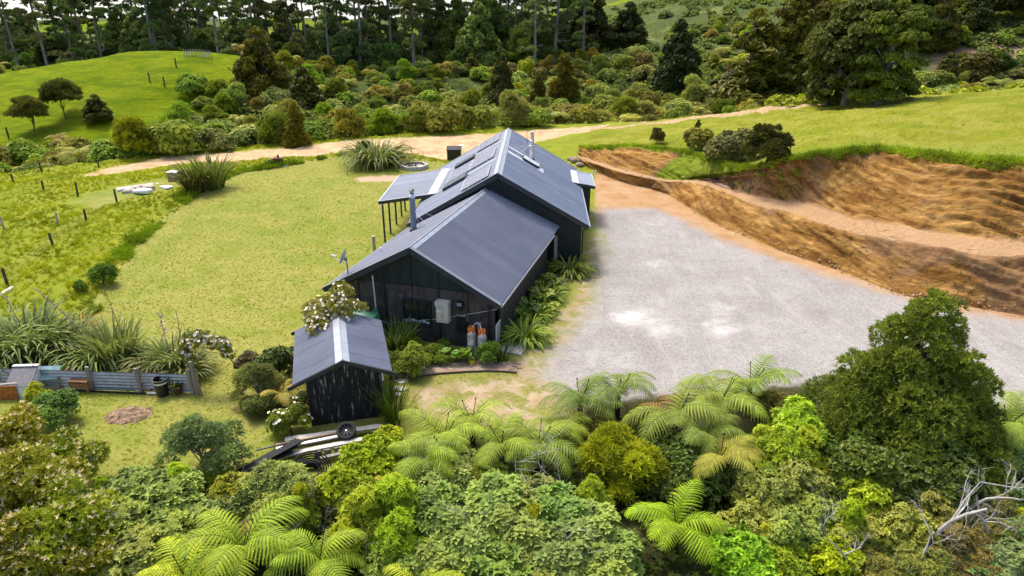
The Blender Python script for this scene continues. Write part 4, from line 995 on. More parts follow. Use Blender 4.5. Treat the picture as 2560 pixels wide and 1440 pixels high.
# --- pines: long bare trunks, dark tufts
def pine(key, seed, h, n):
    rng = np.random.default_rng(seed); segs = []; lean = rng.normal(size=2)*.018
    tp = lambda z: Vector((lean[0]*z+.12*math.sin(z*.3+seed), lean[1]*z, z))
    segs.append(([tp(z) for z in np.linspace(-1, h, 9)], list(np.linspace(.36, .10, 9)))); C = []
    for i in range(n):
        z = h*(.10+.90*rng.random()**.85); a = rng.random()*6.28; L = (1.2+2.8*rng.random())*(1.15-z/h*.55); s = tp(z)
        e = s+Vector((math.cos(a)*L, math.sin(a)*L, L*(.25*rng.random()-.05)))
        segs.append(([s, (s+e)/2+Vector((0, 0, .15)), e], [.07, .05, .02]))
        if z > h*.25 or rng.random() < .6: C += [(e*.95+s*.05), (e*.6+s*.4)+Vector((rng.normal()*.4, rng.normal()*.4, .1))]
    C = np.array(C); me = plant_mesh(key, C, .55+.55*rng.random(len(C)), 1500, CLF, .62, seed+1, .55, .5, -.3, None, .4)
    P[key] = Proto('pine_tree', 'pine', me, tubes(segs, 6).mesh(key+'_stem'), h, 3, h*.6, None, M_BARKG)
for k in range(4): pine('pine_%d' % k, 140+k, [26, 24, 28, 25][k], [34, 26, 40, 30][k])
# --- tree ferns
def frond_mesh(name, L, npair, teeth, seed, arch=1.0, wid=.27):
    rng = np.random.default_rng(seed); V, F, T = [], [], []; n = 0
    up, end = .95, -1.0*arch                                  # start and end angles of the rachis
    ts = np.linspace(0, 1, npair+1); pos = [np.zeros(3)]; angs = []
    for i in range(npair):
        a = up+(end-up)*(ts[i]**1.25); angs.append(a); pos.append(pos[-1]+np.array([0, math.cos(a), math.sin(a)])*L/npair)
    angs.append(end); pos = np.array(pos)
    for i in range(npair):                                   # rachis as thin ridge
        w = .018*L*(1-ts[i]*.85)*.45
        q = np.array([[-w, 0, 0], [w, 0, 0], [0, 0, w*1.2]]); a0 = pos[i]+q; a1 = pos[i+1]+q*.95
        V += [*a0, *a1]; F += [(n, n+3, n+5), (n, n+5, n+2), (n+1, n+2, n+5), (n+1, n+5, n+4)]; T += [.05]*6; n += 6
    for i in range(1, npair+1):
        t = ts[i]; pl = L*wid*(math.sin(math.pi*min(1, (t*.92+.06)**.72))**.8)*(.92+.16*rng.random())
        a = angs[i]; fwd = np.array([0, math.cos(a), math.sin(a)]); upv = np.array([0, -math.sin(a), math.cos(a)])
        for sd_ in (-1, 1):
            d0 = np.array([sd_, 0, 0])*.86+fwd*(.42+.25*t)+upv*.18; d0 /= np.linalg.norm(d0)
            side = np.cross(d0, upv); side /= np.linalg.norm(side)
            K = teeth; droop = .45+.2*rng.random(); tn = .15+.75*rng.random()
            for k in range(K):
                s0, s1, sm = k/K, (k+.86)/K, (k+1.25)/K
                pass
                c0 = pos[i]+d0*pl*s0-np.array([0, 0, 1])*droop*pl*s0**2; c1 = pos[i]+d0*pl*s1-np.array([0, 0, 1])*droop*pl*s1**2
                cm = pos[i]+d0*pl*sm-np.array([0, 0, 1])*(droop*pl*sm**2+.01*pl)
                wa, wb = [L/npair*.27*(1-q**1.6*.9) for q in (s0, s1)]; wv = L/npair*.44*(1-s0**1.5*.88)
                for ss in (-1, 1):
                    dn = np.array([0, 0, -.25])
                    V += [c0, c1, c1+side*ss*wb+dn*wb, c0+side*ss*wa+dn*wa, cm+side*ss*wv+dn*wv]; F += [(n, n+1, n+2), (n, n+2, n+3), (n+3, n+2, n+4)]; T += [tn, tn, tn, tn, min(1, tn+.2)]; n += 5
    return arr_mesh(name, np.array(V), np.array(F), False, dict(tone=np.array(T)))
FRONDS = [frond_mesh('frond', 2.0, 20, 7, 201, .9, .30), frond_mesh('frond', 2.0, 19, 7, 202, .65, .32), frond_mesh('frond', 2.0, 20, 7, 203, 1.15, .28)]
FRONDL = [frond_mesh('frond', 2.0, 13, 3, 204, 1.0, .32), frond_mesh('frond', 2.0, 12, 3, 205, 1.3, .32)]
for f in FRONDS+FRONDL: f.materials.append(M_LEAF)
M_FTRUNK = paint('fern trunk', (.06, .042, .028), .95, .35, 8, 0, .1, .02)
def tree_fern(loc, label, color, n=10, size=1.0, trunk=1.0, near=True, group=None, rz=0.0, old=2, name='tree_fern', pitch=0.0):
    t = thing(name, label, 'fern', loc, rz, group)
    ob('trunk', MB().tube([(0, 0, -.5), (.03, 0, trunk*.5), (0, 0, trunk)], [.12, .10, .09], 8).mesh('trunk'), M_FTRUNK, t)
    for k in range(n):
        a = 2*math.pi*k/n*1.0+random.uniform(-.18, .18)+(.3 if k % 2 else 0); me = random.choice(FRONDS if near else FRONDL)
        isold = k < old
        q = ob('frond', me, None, t, loc=(0, 0, trunk-.02), rot=(random.uniform(-.38, .34)+pitch-(.65 if isold else 0), random.uniform(-.12, .12), a))
        q.scale = (size*random.uniform(.85, 1.1),)*3
        j = random.uniform(.85, 1.15); c = (.16, .105, .05) if isold and random.random() < .6 else color
        q.color = (c[0]*j, c[1]*j*random.uniform(.95, 1.05), c[2]*j, 1)
    if near:
        for k in range(2):    # unfurling crozier
            a = random.random()*6.28; e = Vector((math.cos(a)*.35, math.sin(a)*.35, .75*size))
            ob('crozier', MB().tube([(0, 0, trunk-.05), e*.5+Vector((0, 0, trunk)), e+Vector((0, 0, trunk)), e*1.06+Vector((0, 0, trunk+.05))], [.016, .013, .012, .025], 6).mesh('crozier'), M_FTRUNK, t)
    return t
# --- strap-leaved clumps (flax, agapanthus, grasses)
def strap_mesh(name, n, L, w, seed, spread=.9, droop=1.0, r0=.25, segs=7, tipw=.25):
    rng = np.random.default_rng(seed); V, F, T = [], [], []; k = 0
    for i in range(n):
        a = rng.random()*6.28; ra = r0*math.sqrt(rng.random()); l = L*(.6+.5*rng.random()); el = math.pi/2-spread*(.15+.85*rng.random()); dr = droop*(.6+.8*rng.random())
        p = np.array([math.cos(a)*ra, math.sin(a)*ra, 0.0]); tw = rng.normal()*.25; d = np.array([math.cos(a+tw), math.sin(a+tw), 0]); sdv = np.array([-d[1], d[0], 0]); tn = rng.random(); ww = w*(.7+.6*rng.random()); e = el
        for s in range(segs+1):
            t = s/segs; wd = ww*(1-(1-tipw)*t**2.2)*(1 if s < segs else .12)
            nrm = np.array([-d[0]*math.sin(e), -d[1]*math.sin(e), math.cos(e)])
            V += [p-sdv*wd+nrm*wd*.5, p, p+sdv*wd+nrm*wd*.5]; T += [tn]*3
            if s < segs:
                b = k+s*3; F += [(b, b+1, b+4, b+3), (b+1, b+2, b+5, b+4)]
                p = p+(d*math.cos(e)+np.array([0, 0, 1])*math.sin(e))*l/segs; e = e-dr*(.25+1.5*t)/segs*1.6
        k += 3*(segs+1)
    return arr_mesh(name, np.array(V), np.array(F), True, dict(tone=np.array(T)))
def strap(key, name, cat, n, L, w, seed, spread, droop, r0, segs=7, mat=None):
    P[key] = Proto(name, cat, strap_mesh(key, n, L, w, seed, spread, droop, r0, segs), None, L*.8, L*.7, L*.4, mat or M_LEAF, None, 'leaves')
strap('flax_a', 'flax', 'flax', 260, 1.6, .036, 301, .95, 1.9, .55)
strap('flax_b', 'flax', 'flax', 170, 1.6, .042, 302, .55, 1.0, .50)
strap('flax_up', 'flax', 'flax', 150, 1.5, .036, 303, .55, .5, .45)
strap('agapanthus', 'agapanthus', 'plant', 210, .85, .024, 304, 1.15, 1.9, .30)
strap('tussock', 'tussock', 'grass', 260, .95, .007, 305, 1.1, 1.2, .22, 5)
strap('iris', 'iris', 'plant', 60, .9, .014, 306, .5, .5, .18, 5)
strap('grass_tuft', 'grass_tuft', 'grass', 60, .38, .012, 307, .9, .9, .12, 3)
# --- foreground kinds (real leaf sizes)
RO6 = rosette_t(6, .35, .30, None, .22, 11, .14, 2); RO7 = rosette_t(7, .55, .22, None, .22, 12, .12, 2); LAN = rosette_t(7, .45, .15, None, .3, 13, .18, 2)
NEE = rosette_t(7, .85, .06, dia_t(.10, .05), .35, 14); NEE2 = rosette_t(8, .6, .08, dia_t(.10, .06), .4, 15); SPR = rosette_t(5, .7, .1, dia_t(.16, .1), .4, 16)
shrub('pale_rosette', 'broadleaf_shrub', 401, 1.05, 1.05, 34, .34, 560, RO6, .205, .55, .9, .8, 10, low=-.2, smat=M_BARKG)
shrub('pale_rosette2', 'broadleaf_shrub', 402, 1.2, .95, 36, .33, 640, RO6, .19, .6, .9, .8, 10, low=-.2, smat=M_BARKG)
shrub('lime', 'lime_shrub', 403, 1.0, .95, 30, .36, 1100, RO7, .14, .5, .9, .6, 6, low=-.3)
shrub('lime2', 'lime_shrub', 404, .8, 1.2, 28, .30, 1000, LAN, .145, .6, .9, .6, 6, low=-.3)
shrub('willowy', 'willow_leaf_shrub', 405, 1.15, 1.0, 36, .36, 1400, LAN, .14, .5, .9, .8, 6, low=-.3)
shrub('heath', 'heath_shrub', 406, .95, 1.15, 34, .30, 3000, NEE, .125, .5, .95, .8, 6, low=-.4)
shrub('grey_fine', 'grey_shrub', 407, 1.0, 1.0, 30, .26, 1900, NEE2, .12, .6, .95, .7, 16, low=-.3, smat=M_BARKG, shell=.8)
shrub('dark_gloss', 'glossy_shrub', 408, 1.05, 1.1, 32, .36, 1300, RO7, .14, .5, .9, .5, 6, M_GLOSS, low=-.4)
shrub('olive_leaf', 'olive_leaf_shrub', 409, 1.1, 1.05, 32, .36, 1300, RO6, .115, .5, .9, .5, 8, M_GLOSS, low=-.4)
shrub('mint', 'mounded_shrub', 410, .62, .55, 26, .2, 1600, RO7, .06, .25, .9, .6, 4, low=-.3)
shrub('fernleaf', 'feathery_shrub', 411, .5, .6, 20, .2, 1300, SPR, .085, .3, .9, .5, 4, low=-.3)
shrub('big_round', 'leafy_plant', 412, .55, .45, 14, .2, 110, rosette_t(4, .2, .42, None, .3, 17, .2), .2, .25, .9, .8, 4, M_GLOSS, low=0)
shrub('golden', 'golden_shrub', 413, 1.15, 1.2, 36, .34, 2600, SPR, .125, .6, .95, .7, 8, low=-.4)
cone_tree('totara', 'totara_tree', 414, 2.5, 4.5, 130, .58, 17000, rosette_t(6, .75, .1, dia_t(.13, .06), .4, 18), .14, .5, .62, .9, .45, .35, -.5)
# flower heads for the golden and rose shrubs
def flowers(key, proto, n, size, seed, tpl):
    rng = np.random.default_rng(seed); me = P[proto].crown; co = np.empty(len(me.vertices)*3, np.float32); me.vertices.foreach_get('co', co); co = co.reshape(-1, 3)
    hi = co[co[:, 2] > np.percentile(co[:, 2], 35)]; p = hi[rng.choice(len(hi), n)]; c = p-np.array([0, 0, co[:, 2].max()*.35])
    V, F, T = inst(tpl, p+c/np.linalg.norm(c, axis=1)[:, None]*.05, c+np.array([0, 0, .6]), size*(.6+.7*rng.random(n)), rng)
    m = arr_mesh(key, V, F, False, dict(tone=T)); m.materials.append(M_PETAL); return m
FL_CAT = flowers('catkins', 'golden', 260, .10, 501, rosette_t(4, 1.0, .16, dia_t(.16, .05), .4, 19))
P['golden'].more = (('catkins', FL_CAT, (.60, .52, .38)),)
shrub('rose', 'rose_bush', 415, .8, .6, 24, .26, 1500, LAN, .075, .4, .9, .5, 8, low=-.5)
FL_ROSE = flowers('blossom', 'rose', 45, .075, 502, rosette_t(6, .35, .4, dia_t(.45, .0), .2, 20))
P['rose'].more = (('blossom', FL_ROSE, (.78, .70, .70)),)
# --- dead branches
def dead_branch(name, label, loc, rz, size, seed, tilt=.5, mat=None, depth=4, group=None, thick=.035):
    rng = np.random.default_rng(seed); segs = []
    def grow(p, d, L, r, lev):
        pts = [p]; q = p; dd = d.copy()
        for i in range(4):
            dd = (dd+Vector(rng.normal(size=3)*.16)+Vector((0, 0, .04))).normalized(); q = q+dd*L/4; pts.append(q)
        segs.append((pts, [r, r*.85, r*.7, r*.58, r*.42]))
        if lev == 0: return
        for k in range(2+int(rng.random()*2)):
            i = 1+int(rng.random()*4); nd = (dd+Vector(rng.normal(size=3)*.75)).normalized(); grow(pts[i], nd, L*(.5+.3*rng.random()), r*.5, lev-1)
    grow(Vector((0, 0, -.2)), Vector((math.sin(tilt), 0, math.cos(tilt))), size, thick*size, depth)
    t = thing(name, label, 'dead branch', loc, rz, group)
    main = segs[:1]; ob('limb', tubes(main, 7).mesh('limb'), mat or M_DEAD, t); ob('twigs', tubes(segs[1:], 4).mesh('twigs'), mat or M_DEAD, t, kind='stuff'); return t

def center_place(px, py, hc):
    """point on the ground whose spot hc metres above shows at the pixel"""
    d = ray(px, py); t = 6.0; o = Vector((0, 0, HCAM))
    for i in range(900):
        p = o+d*t
        if p.z-gz(p.x, p.y) <= hc: break
        t += .15 if t < 60 else .6
    return Vector((p.x, p.y, gz(p.x, p.y))), t
def put_c(key, px, py, rpx, label, color, **k):
    pr = P[key]; s = 1.0
    for _ in range(3):
        loc, t = center_place(px, py, pr.hc*s); s = rpx*t/FPX/pr.r
    return pr.put(loc, label, color, s, **k)
def put_b(key, px, py, hpx, label, color, wide=1.0, **k):
    pr = P[key]; loc = on(px, py); t = (loc-Vector((0, 0, HCAM))).dot(Vector((0, CP, -SP)))
    s = hpx*t/FPX/pr.h/CP; o = pr.put(loc, label, color, s, **k); o.scale = (s*wide, s*wide, s); return o
# ================================================================ PLANTING
BANKB = BVHS[2]
def bank_z(x, y):
    h = BANKB.ray_cast(Vector((x, y, 200)), Vector((0, 0, -1))); return h[0].z if h[0] is not None else -99
def rc(cs, j=.12):
    c = random.choice(cs); f = random.uniform(1-j, 1+j); return (c[0]*f*random.uniform(.94, 1.06), c[1]*f, c[2]*f*random.uniform(.9, 1.1))
OLIVE = [(.225, .235, .055), (.26, .25, .065), (.18, .20, .05)]; GREY = [(.25, .285, .13), (.29, .31, .15), (.21, .26, .11)]
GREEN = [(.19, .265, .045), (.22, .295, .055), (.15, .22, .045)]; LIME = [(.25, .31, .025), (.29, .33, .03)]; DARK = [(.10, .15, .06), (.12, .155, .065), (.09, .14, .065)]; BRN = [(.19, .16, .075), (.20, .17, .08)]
CONB = (.105, .098, .018); COND = (.035, .055, .02); CONG = (.16, .15, .02)

# ---- named trees of the gully and beyond (base pixel, height in pixels)
G = 'conifers in the gully'
for key, px, py, h, w, col, lab in [
  ('cone_c', 660, 232, 135, 1.1, CONB, 'tall olive-brown conifer at the foot of the green hill'),
  ('cone_c', 768, 292, 105, 1.15, (.07, .07, .018), 'broad dark conifer among bushes below the tallest olive conifer'),
  ('cone_b', 745, 362, 92, 1.3, CONG, 'mustard-green conifer right beside the dirt track'),
  ('cone_c', 1172, 152, 64, 1.2, (.075, .075, .02), 'small dense conifer under the pines behind the sandy clearing'),
  ('cone_c', 1180, 192, 48, 1.3, (.12, .12, .03), 'rounded yellow-green conifer beside the sandy clearing'),
  ('cone_a', 1256, 268, 118, .95, (.06, .068, .016), 'dark pointed conifer behind the house ridge'),
  ('cone_b', 1345, 282, 80, 1.3, (.08, .08, .018), 'small olive conifer between two pointed ones behind the roof'),
  ('cone_b', 1410, 268, 112, 1.35, CONB, 'pointed olive-brown conifer with wide skirt behind the house'),
  ('cone_c', 1690, 222, 142, 1.0, COND, 'very dark bluish conifer on the scrubby slope'),
  ('cone_c', 1480, 128, 118, 1.25, (.045, .055, .014), 'large dark conifer at the right end of the pine row'),
  ('cone_c', 1568, 118, 92, 1.3, (.04, .05, .014), 'dark conifer standing next to the larger one at the end of the pines'),
  ('cone_c', 2345, 122, 108, 1.0, (.075, .075, .016), 'upright olive conifer on the far slope beside the road'),
  ('cone_a', 1880, 268, 190, 1.75, (.085, .08, .014), 'broad weeping olive conifer at the end of the dirt track'),
  ('cone_a', 1960, 255, 225, 1.2, (.095, .085, .014), 'tall golden-olive conifer behind the broad weeping one')]:
    put_b(key, px, py, h, lab, col, w, group=G)
for key, px, py, h, w, col, lab in [
  ('big_a', 2110, 262, 235, .82, (.085, .10, .024), 'large dark spreading tree on the crest of the grass hill'),
  ('big_b', 2195, 262, 240, .95, (.12, .135, .022), 'tall dark tree with yellow-green top on the hill crest'),
  ('big_b', 2065, 262, 215, .75, (.075, .088, .022), 'narrower dark tree at the left edge of the crest clump'),
  ('big_b', 2000, 235, 235, 1.0, (.085, .08, .016), 'tall olive tree standing behind the crest clump'),
  ('big_b', 1990, 258, 128, .55, (.15, .20, .045), 'slim pale-green tree with bare trunks at the clump edge')]:
    put_b(key, px, py, h, lab, col, w, group='tall trees on the hill crest')
for key, px, py, h, w, col, lab in [('umbrella', 85, 328, 78, 1.05, (.12, .125, .04), 'lower umbrella-shaped tea tree on the edge of the green hill'), ('umbrella', 165, 296, 86, .95, (.11, .12, .045), 'taller umbrella-shaped tea tree higher up the green hill'), ('cone_c', 248, 300, 55, 1.5, (.08, .08, .02), 'small cone-shaped bush beside the two tea trees')]:
    put_b(key, px, py, h, lab, col, w)

# ---- pines
PN = ['tall pine with tufted limbs in the dark row beyond the gully', 'thin pine with few limbs in the dark row beyond the gully', 'tallest heavy-limbed pine in the dark row beyond the gully', 'slender bare-trunked pine in the dark row beyond the gully']
for i in range(92):
    px = -40+1490*(i+random.random())/92; Y = random.choice([158, 172, 186, 200])+random.uniform(-6, 6)
    x = (px-1280)/FPX*(Y*1.05); 
    if px < 420: Y = random.uniform(158, 205)
    loc = Vector((x, Y, gz(x, Y)-.2)); k = random.randrange(4)
    P['pine_%d' % k].put(loc, PN[k], rc([(.12, .165, .11), (.145, .18, .12), (.105, .15, .10)]), random.uniform(.85, 1.12), group='pines in the row beyond the gully, kind %d' % (k+1), tilt=.03)
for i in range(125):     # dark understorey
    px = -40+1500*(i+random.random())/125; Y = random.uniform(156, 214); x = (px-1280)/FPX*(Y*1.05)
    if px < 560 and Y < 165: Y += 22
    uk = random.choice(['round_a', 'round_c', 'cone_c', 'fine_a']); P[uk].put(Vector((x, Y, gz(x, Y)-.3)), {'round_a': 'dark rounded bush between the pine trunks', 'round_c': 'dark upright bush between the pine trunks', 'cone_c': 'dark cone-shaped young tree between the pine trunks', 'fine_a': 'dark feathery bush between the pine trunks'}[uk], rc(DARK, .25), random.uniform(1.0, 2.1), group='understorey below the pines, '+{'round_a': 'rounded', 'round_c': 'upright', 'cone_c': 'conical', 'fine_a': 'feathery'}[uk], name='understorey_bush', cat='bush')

# ---- bushes of the gully
LB = {'round_a': ('rounded_bush', 'rounded leafy bush'), 'round_b': ('spreading_bush', 'wide spreading bush'), 'round_c': ('upright_bush', 'upright bush'), 'fine_a': ('feathery_bush', 'fine-leaved feathery bush'), 'big_leaf': ('coarse_bush', 'coarse-leaved bush')}
PALS = [('olive', OLIVE, .30), ('grey-green', GREY, .30), ('mid-green', GREEN, .29), ('bright lime', LIME, .06), ('brownish', BRN, .05)]
KEYS = list(LB); nf = 0
d = 3.2
while d < 92:
    sp = 3.3+d*.028; x = -150.0+random.random()*4
    while x < 150:
        x += sp*random.uniform(.75, 1.25); yy = float(y_edge(np.array(np.clip(x, -60, 60))))+d+random.uniform(-1.8, 1.8)
        if abs(x) > .80*yy+8: continue
        mnd = math.hypot((x+73)/27, (yy-122)/31)
        if mnd < .97 and not (x > -53 and yy < 118): continue
        if x < -60 and yy < 92+(-60-x)*.1 and yy > 70 and mnd < 1.15: continue
        if bank_z(x, yy) > gz(x, yy)-.5 and bank_z(x, yy) > -50: continue
        if x > 12 and d > 40 and random.random() < .5: continue
        if -14 < x < -2 and 118 < yy < 150 and random.random() < .7: continue
        if x < -40 and d < 6: continue
        loc = Vector((x, yy, gz(x, yy)-.15)); u = random.random()
        if u < .15 and d > 3:
            tree_fern(loc, 'arching tree fern among the gully bushes', rc([(.21, .24, .06), (.25, .26, .06), (.24, .19, .06)]), 10, random.uniform(1.0, 1.5), random.uniform(.8, 2.2), False, 'tree ferns in the gully', random.random()*6, 1); continue
        key = random.choice(KEYS); pn, pal, _ = random.choices(PALS, [q[2] for q in PALS])[0]
        s = random.uniform(.68, 1.2)*(1.0 if d < 40 else .85)
        P[key].put(loc, pn+' '+LB[key][1]+' in the gully behind the dirt track', rc(pal), s, group=pn+' '+LB[key][1]+' kind in the gully', zs=random.uniform(.8, 1.15), name=LB[key][0], cat='bush')
    d += 3.6+d*.02
# ---- scrub mat on the rising slopes (nobody could count it)
def scrub(name, pts, cols_tone, color, tpl, size, per, lr, seed, label, cat):
    rng = np.random.default_rng(seed); C = np.array(pts); Rr = lr*(.6+.8*rng.random(len(C)))
    p, ax, li = on_lobes(rng, C, Rr, per*len(C), .7, -.1, .5) if len(C) < 400 else (None,)*3
    if p is None:
        ps, axs, ls = [], [], []
        for k in range(0, len(C), 200):
            a, b, c = on_lobes(rng, C[k:k+200], Rr[k:k+200], per*len(C[k:k+200]), .7, -.1, .5); ps.append(a); axs.append(b); ls.append(c+k)
        p, ax, li = np.concatenate(ps), np.concatenate(axs), np.concatenate(ls)
    lt = rng.random(len(C)); V, F, T = inst(tpl, p, ax, size*(.7+.6*rng.random(len(p))), rng, np.clip(lt[li]*.75+.35*rng.random(len(p))-.05, 0, 1))
    o = ob(name, arr_mesh(name, V, F, False, dict(tone=T)), M_LEAF, kind='stuff', label=label, cat=cat); o.color = (*color, 1); return o
pts = []
for i in range(2400):
    x = random.uniform(-75, 75); Y = float(y_edge(np.array(np.clip(x, -60, 60))))+random.uniform(3, 62)
    if abs(x) > .8*Y+4 or math.hypot((x+76)/30, (Y-122)/30) < .95 or (x < -38 and Y < 75) or bank_z(x, Y) > gz(x, Y)-.4: continue
    pts.append((x, Y, gz(x, Y)+.05))
scrub('gully_undergrowth', pts[:1100], None, (.175, .215, .05), CL, .36, 34, 1.45, 75, 'low leafy undergrowth filling the gully floor between the bushes', 'undergrowth')
pts = []
for i in range(2600):
    Y = random.uniform(112, 245); x = random.uniform(-12, .85*Y)
    if fbm(np.array([x/9]), np.array([Y/9]), 61)[0] < -.10: continue
    if bank_z(x, Y) > gz(x, Y)-.4: continue
    pts.append((x, Y, gz(x, Y)+.1))
scrub('scrub', pts[:1300], None, (.125, .165, .05), CL, .55, 26, 1.15, 71, 'mat of low mixed scrub covering the rising slope', 'scrub')
pts = []
for i in range(900):
    Y = random.uniform(60, 125); x = random.uniform(30, .85*Y)
    if bank_z(x, Y) > -50 and Y < 72+.0*x: continue
    z = max(gz(x, Y), bank_z(x, Y)); p2 = Vector((x, Y, z))
    if Y < 76: continue
    pts.append((x, Y, z+.1))
scrub('bracken', pts[:420], None, (.25, .29, .045), CL, .5, 26, 1.1, 73, 'bright yellow-green bracken behind the grass hill', 'bracken')
for k, (px, py, h, col) in enumerate([(2440, 205, 60, (.075, .075, .02)), (2360, 215, 70, (.07, .07, .02)), (2500, 190, 50, (.06, .10, .03)), (2330, 230, 45, (.15, .17, .04)), (2420, 228, 45, (.08, .075, .02)), (2290, 120, 90, (.06, .08, .03)), (2210, 60, 90, (.11, .12, .05)), (2430, 70, 80, (.05, .06, .02)), (2520, 50, 90, (.05, .055, .02)), (2260, 30, 80, (.12, .13, .05))]):
    put_b(['round_a', 'cone_c', 'round_c'][k % 3], px, py, h, 'olive bush on the slope behind the grass hill crest', col, 1.2, group='bushes behind the grass hill', name='slope_bush', cat='bush')

# ---- plants on the grass tongue of the bank
put_b('fine_a', 1912, 418, 92, 'round dark heathy bush at the edge of the cut bank', (.055, .052, .018), .95, cat='shrub', name='heath_bush')
put_b('round_b', 1830, 400, 62, 'greyish sprawling bush on the grassy bank', (.11, .13, .06), 1.1, cat='shrub', name='sprawling_bush')
put_b('big_leaf', 1745, 372, 45, 'yellow-green coarse bush at the top of the clay slope', (.17, .19, .04), 1.0, cat='shrub', name='coarse_bush')
put_b('cone_b', 1742, 345, 40, 'small brownish heath plant above the clay slope', (.09, .07, .03), 1.2, cat='shrub', name='heath_plant')
put_b('fine_a', 1640, 360, 35, 'thin grey-brown bush on top of the clay slope', (.10, .09, .05), .8, cat='shrub', name='thin_bush')

# ---- strap plants round the garden
put_b('flax_a', 945, 414, 72, 'large drooping flax clump beside the hexagonal sandpit', (.11, .14, .06), 1.1)
put_b('flax_b', 490, 478, 60, 'dark bronze half of the flax clump at the lawn edge', (.085, .085, .035), 1.0); put_b('flax_up', 532, 470, 66, 'greener half of the flax clump at the lawn edge', (.11, .14, .055), 1.1)
put_b('round_b', 915, 398, 40, 'small yellow-green bush tucked behind the large flax', (.20, .22, .04), .6, name='small_bush', cat='shrub')
FX = [(-20, 905, 120, 'flax_a'), (30, 895, 125, 'flax_a'), (85, 890, 120, 'flax_b'), (140, 885, 105, 'flax_a'), (185, 880, 85, 'flax_b'), (250, 895, 95, 'flax_a'), (300, 898, 95, 'flax_up'), (345, 905, 70, 'flax_a'), (395, 915, 90, 'flax_a'), (440, 915, 95, 'flax_b'), (470, 930, 80, 'flax_a')]
for px, py, h, key in FX:
    sec = 'behind the kennel' if px < 60 else ('behind the teal-roofed hutch' if px < 200 else ('behind the middle of the iron fence' if px < 370 else 'at the rose end of the iron fence'))
    put_b(key, px, py+10, h*(.8 if px > 330 else .95), 'pale green arching flax '+sec, rc([(.155, .19, .10), (.14, .18, .085), (.17, .20, .11)]), 1.0, group='flaxes '+sec)
M_STALK = paint('flower stalk', (.14, .11, .07), .8); M_SEED = paint('seed heads', (.44, .38, .33), .8, .3, 9)
def stalk(px, py, h, lean, pale, label):
    loc = on(px, py); rng = np.random.default_rng(int(px)); t = thing('flax_flower_stalk', label, 'flower stalk', loc, 0, 'flax flower stalks above the iron fence')
    pts = [Vector((lean*h*(k/5)**1.5, 0, h*k/5)) for k in range(6)]; ob('stem', MB().tube(pts, [.018, .016, .014, .012, .01, .006], 6).mesh('stem'), M_STALK, t)
    m = MB()
    for k in range(16 if pale else 7):
        f = .5+.5*k/(16 if pale else 7); p = Vector((lean*h*f**1.5, 0, h*f)); dv = Vector(rng.normal(size=3)*.09); m.tube([p, p+dv*.6, p+dv*1.3+Vector((0, 0, .05))], [.008, .03 if pale else .012, .006], 5)
    ob('seed_heads', m.mesh('seed_heads'), M_SEED if pale else M_STALK, t)
for q in [(80, 880, 2.6, -.15, True), (115, 880, 2.1, .05, False), (240, 890, 3.1, -.55, True), (145, 880, 2.0, 0, False), (322, 895, 3.4, -.10, False), (428, 905, 2.3, -.02, True), (463, 905, 2.4, .03, False), (35, 890, 2.2, -.2, True), (10, 890, 2.3, -.15, False)]:
    stalk(*q, 'pale seeding flax stalk rising above the iron fence' if q[4] else 'dark bare flax stalk rising above the iron fence')
put_b('tussock', 205, 842, 62, 'golden-brown tussock on the lawn behind the flax row', (.33, .25, .11), 1.1)
put_b('mint', 260, 712, 45, 'dark green rank weed clump at the lawn edge', (.12, .20, .03), .9, name='weed_clump', cat='weeds')
put_b('mint', 205, 727, 24, 'small rank weed tuft left of the larger clump', (.12, .20, .03), .9, name='weed_clump', cat='weeds')
put_b('flax_up', 992, 878, 62, 'dark green flax against the front gable wall', (.065, .11, .035), 1.1); put_b('flax_a', 978, 890, 55, 'drooping green flax squeezed between shed and wall', (.08, .12, .045), .9)
AG = [(1312, 848, 52, (.17, .25, .05), 'large agapanthus clump beside the concrete step'), (1335, 795, 40, (.18, .23, .04), 'agapanthus clump second from the step along the wing wall'), (1362, 750, 40, (.17, .22, .04), 'agapanthus clump midway along the wing wall'), (1425, 682, 46, (.13, .17, .06), 'pale-flowered agapanthus by the corner of the main block'), (1375, 725, 34, (.20, .24, .05), 'yellowish agapanthus near the timber post')]
for px, py, h, col, lab in AG: put_b('agapanthus', px, py, h, lab, col, 1.15)
for px, py, r, col, lab in [(1318, 770, 34, (.14, .23, .05), 'broad-leaved green plant against the wing wall'), (1350, 735, 32, (.19, .26, .05), 'lime broad-leaved plant halfway along the wing wall'), (1370, 705, 30, (.18, .24, .045), 'broad-leaved plant farthest along the wing wall'), (1372, 770, 22, (.24, .26, .05), 'yellowing broad-leaved plant at the bed edge')]:
    put_c('big_round', px, py, r, lab, col)
for px, py, r, key, col, lab in [(1000, 905, 38, 'willowy', (.17, .24, .05), 'leafy green plant nearest the shed in the front bed'), (1040, 895, 36, 'lime2', (.19, .27, .05), 'bright leafy plant in the middle of the front bed'), (1085, 885, 34, 'willowy', (.19, .26, .05), 'lance-leaved plant beside the round-leaved clump'), (1030, 865, 26, 'fernleaf', (.12, .17, .04), 'feathery plant close to the front wall'), (1222, 880, 32, 'fernleaf', (.14, .23, .06), 'feathery green bush in front of the gas bottles'), (1105, 865, 24, 'willowy', (.10, .15, .04), 'small leafy plant under the cream cabinet')]:
    put_c(key, px, py, r, lab, col)
put_b('iris', 1252, 905, 45, 'dark spiky grass clump beside the concrete step', (.045, .08, .022), 1.3, name='grass_clump', cat='grass')
tree_fern(on(1062, 890), 'small yellow-green fern against the front gable wall', (.26, .27, .04), 9, .42, .1, False, None, 0, 0, 'ground_fern')
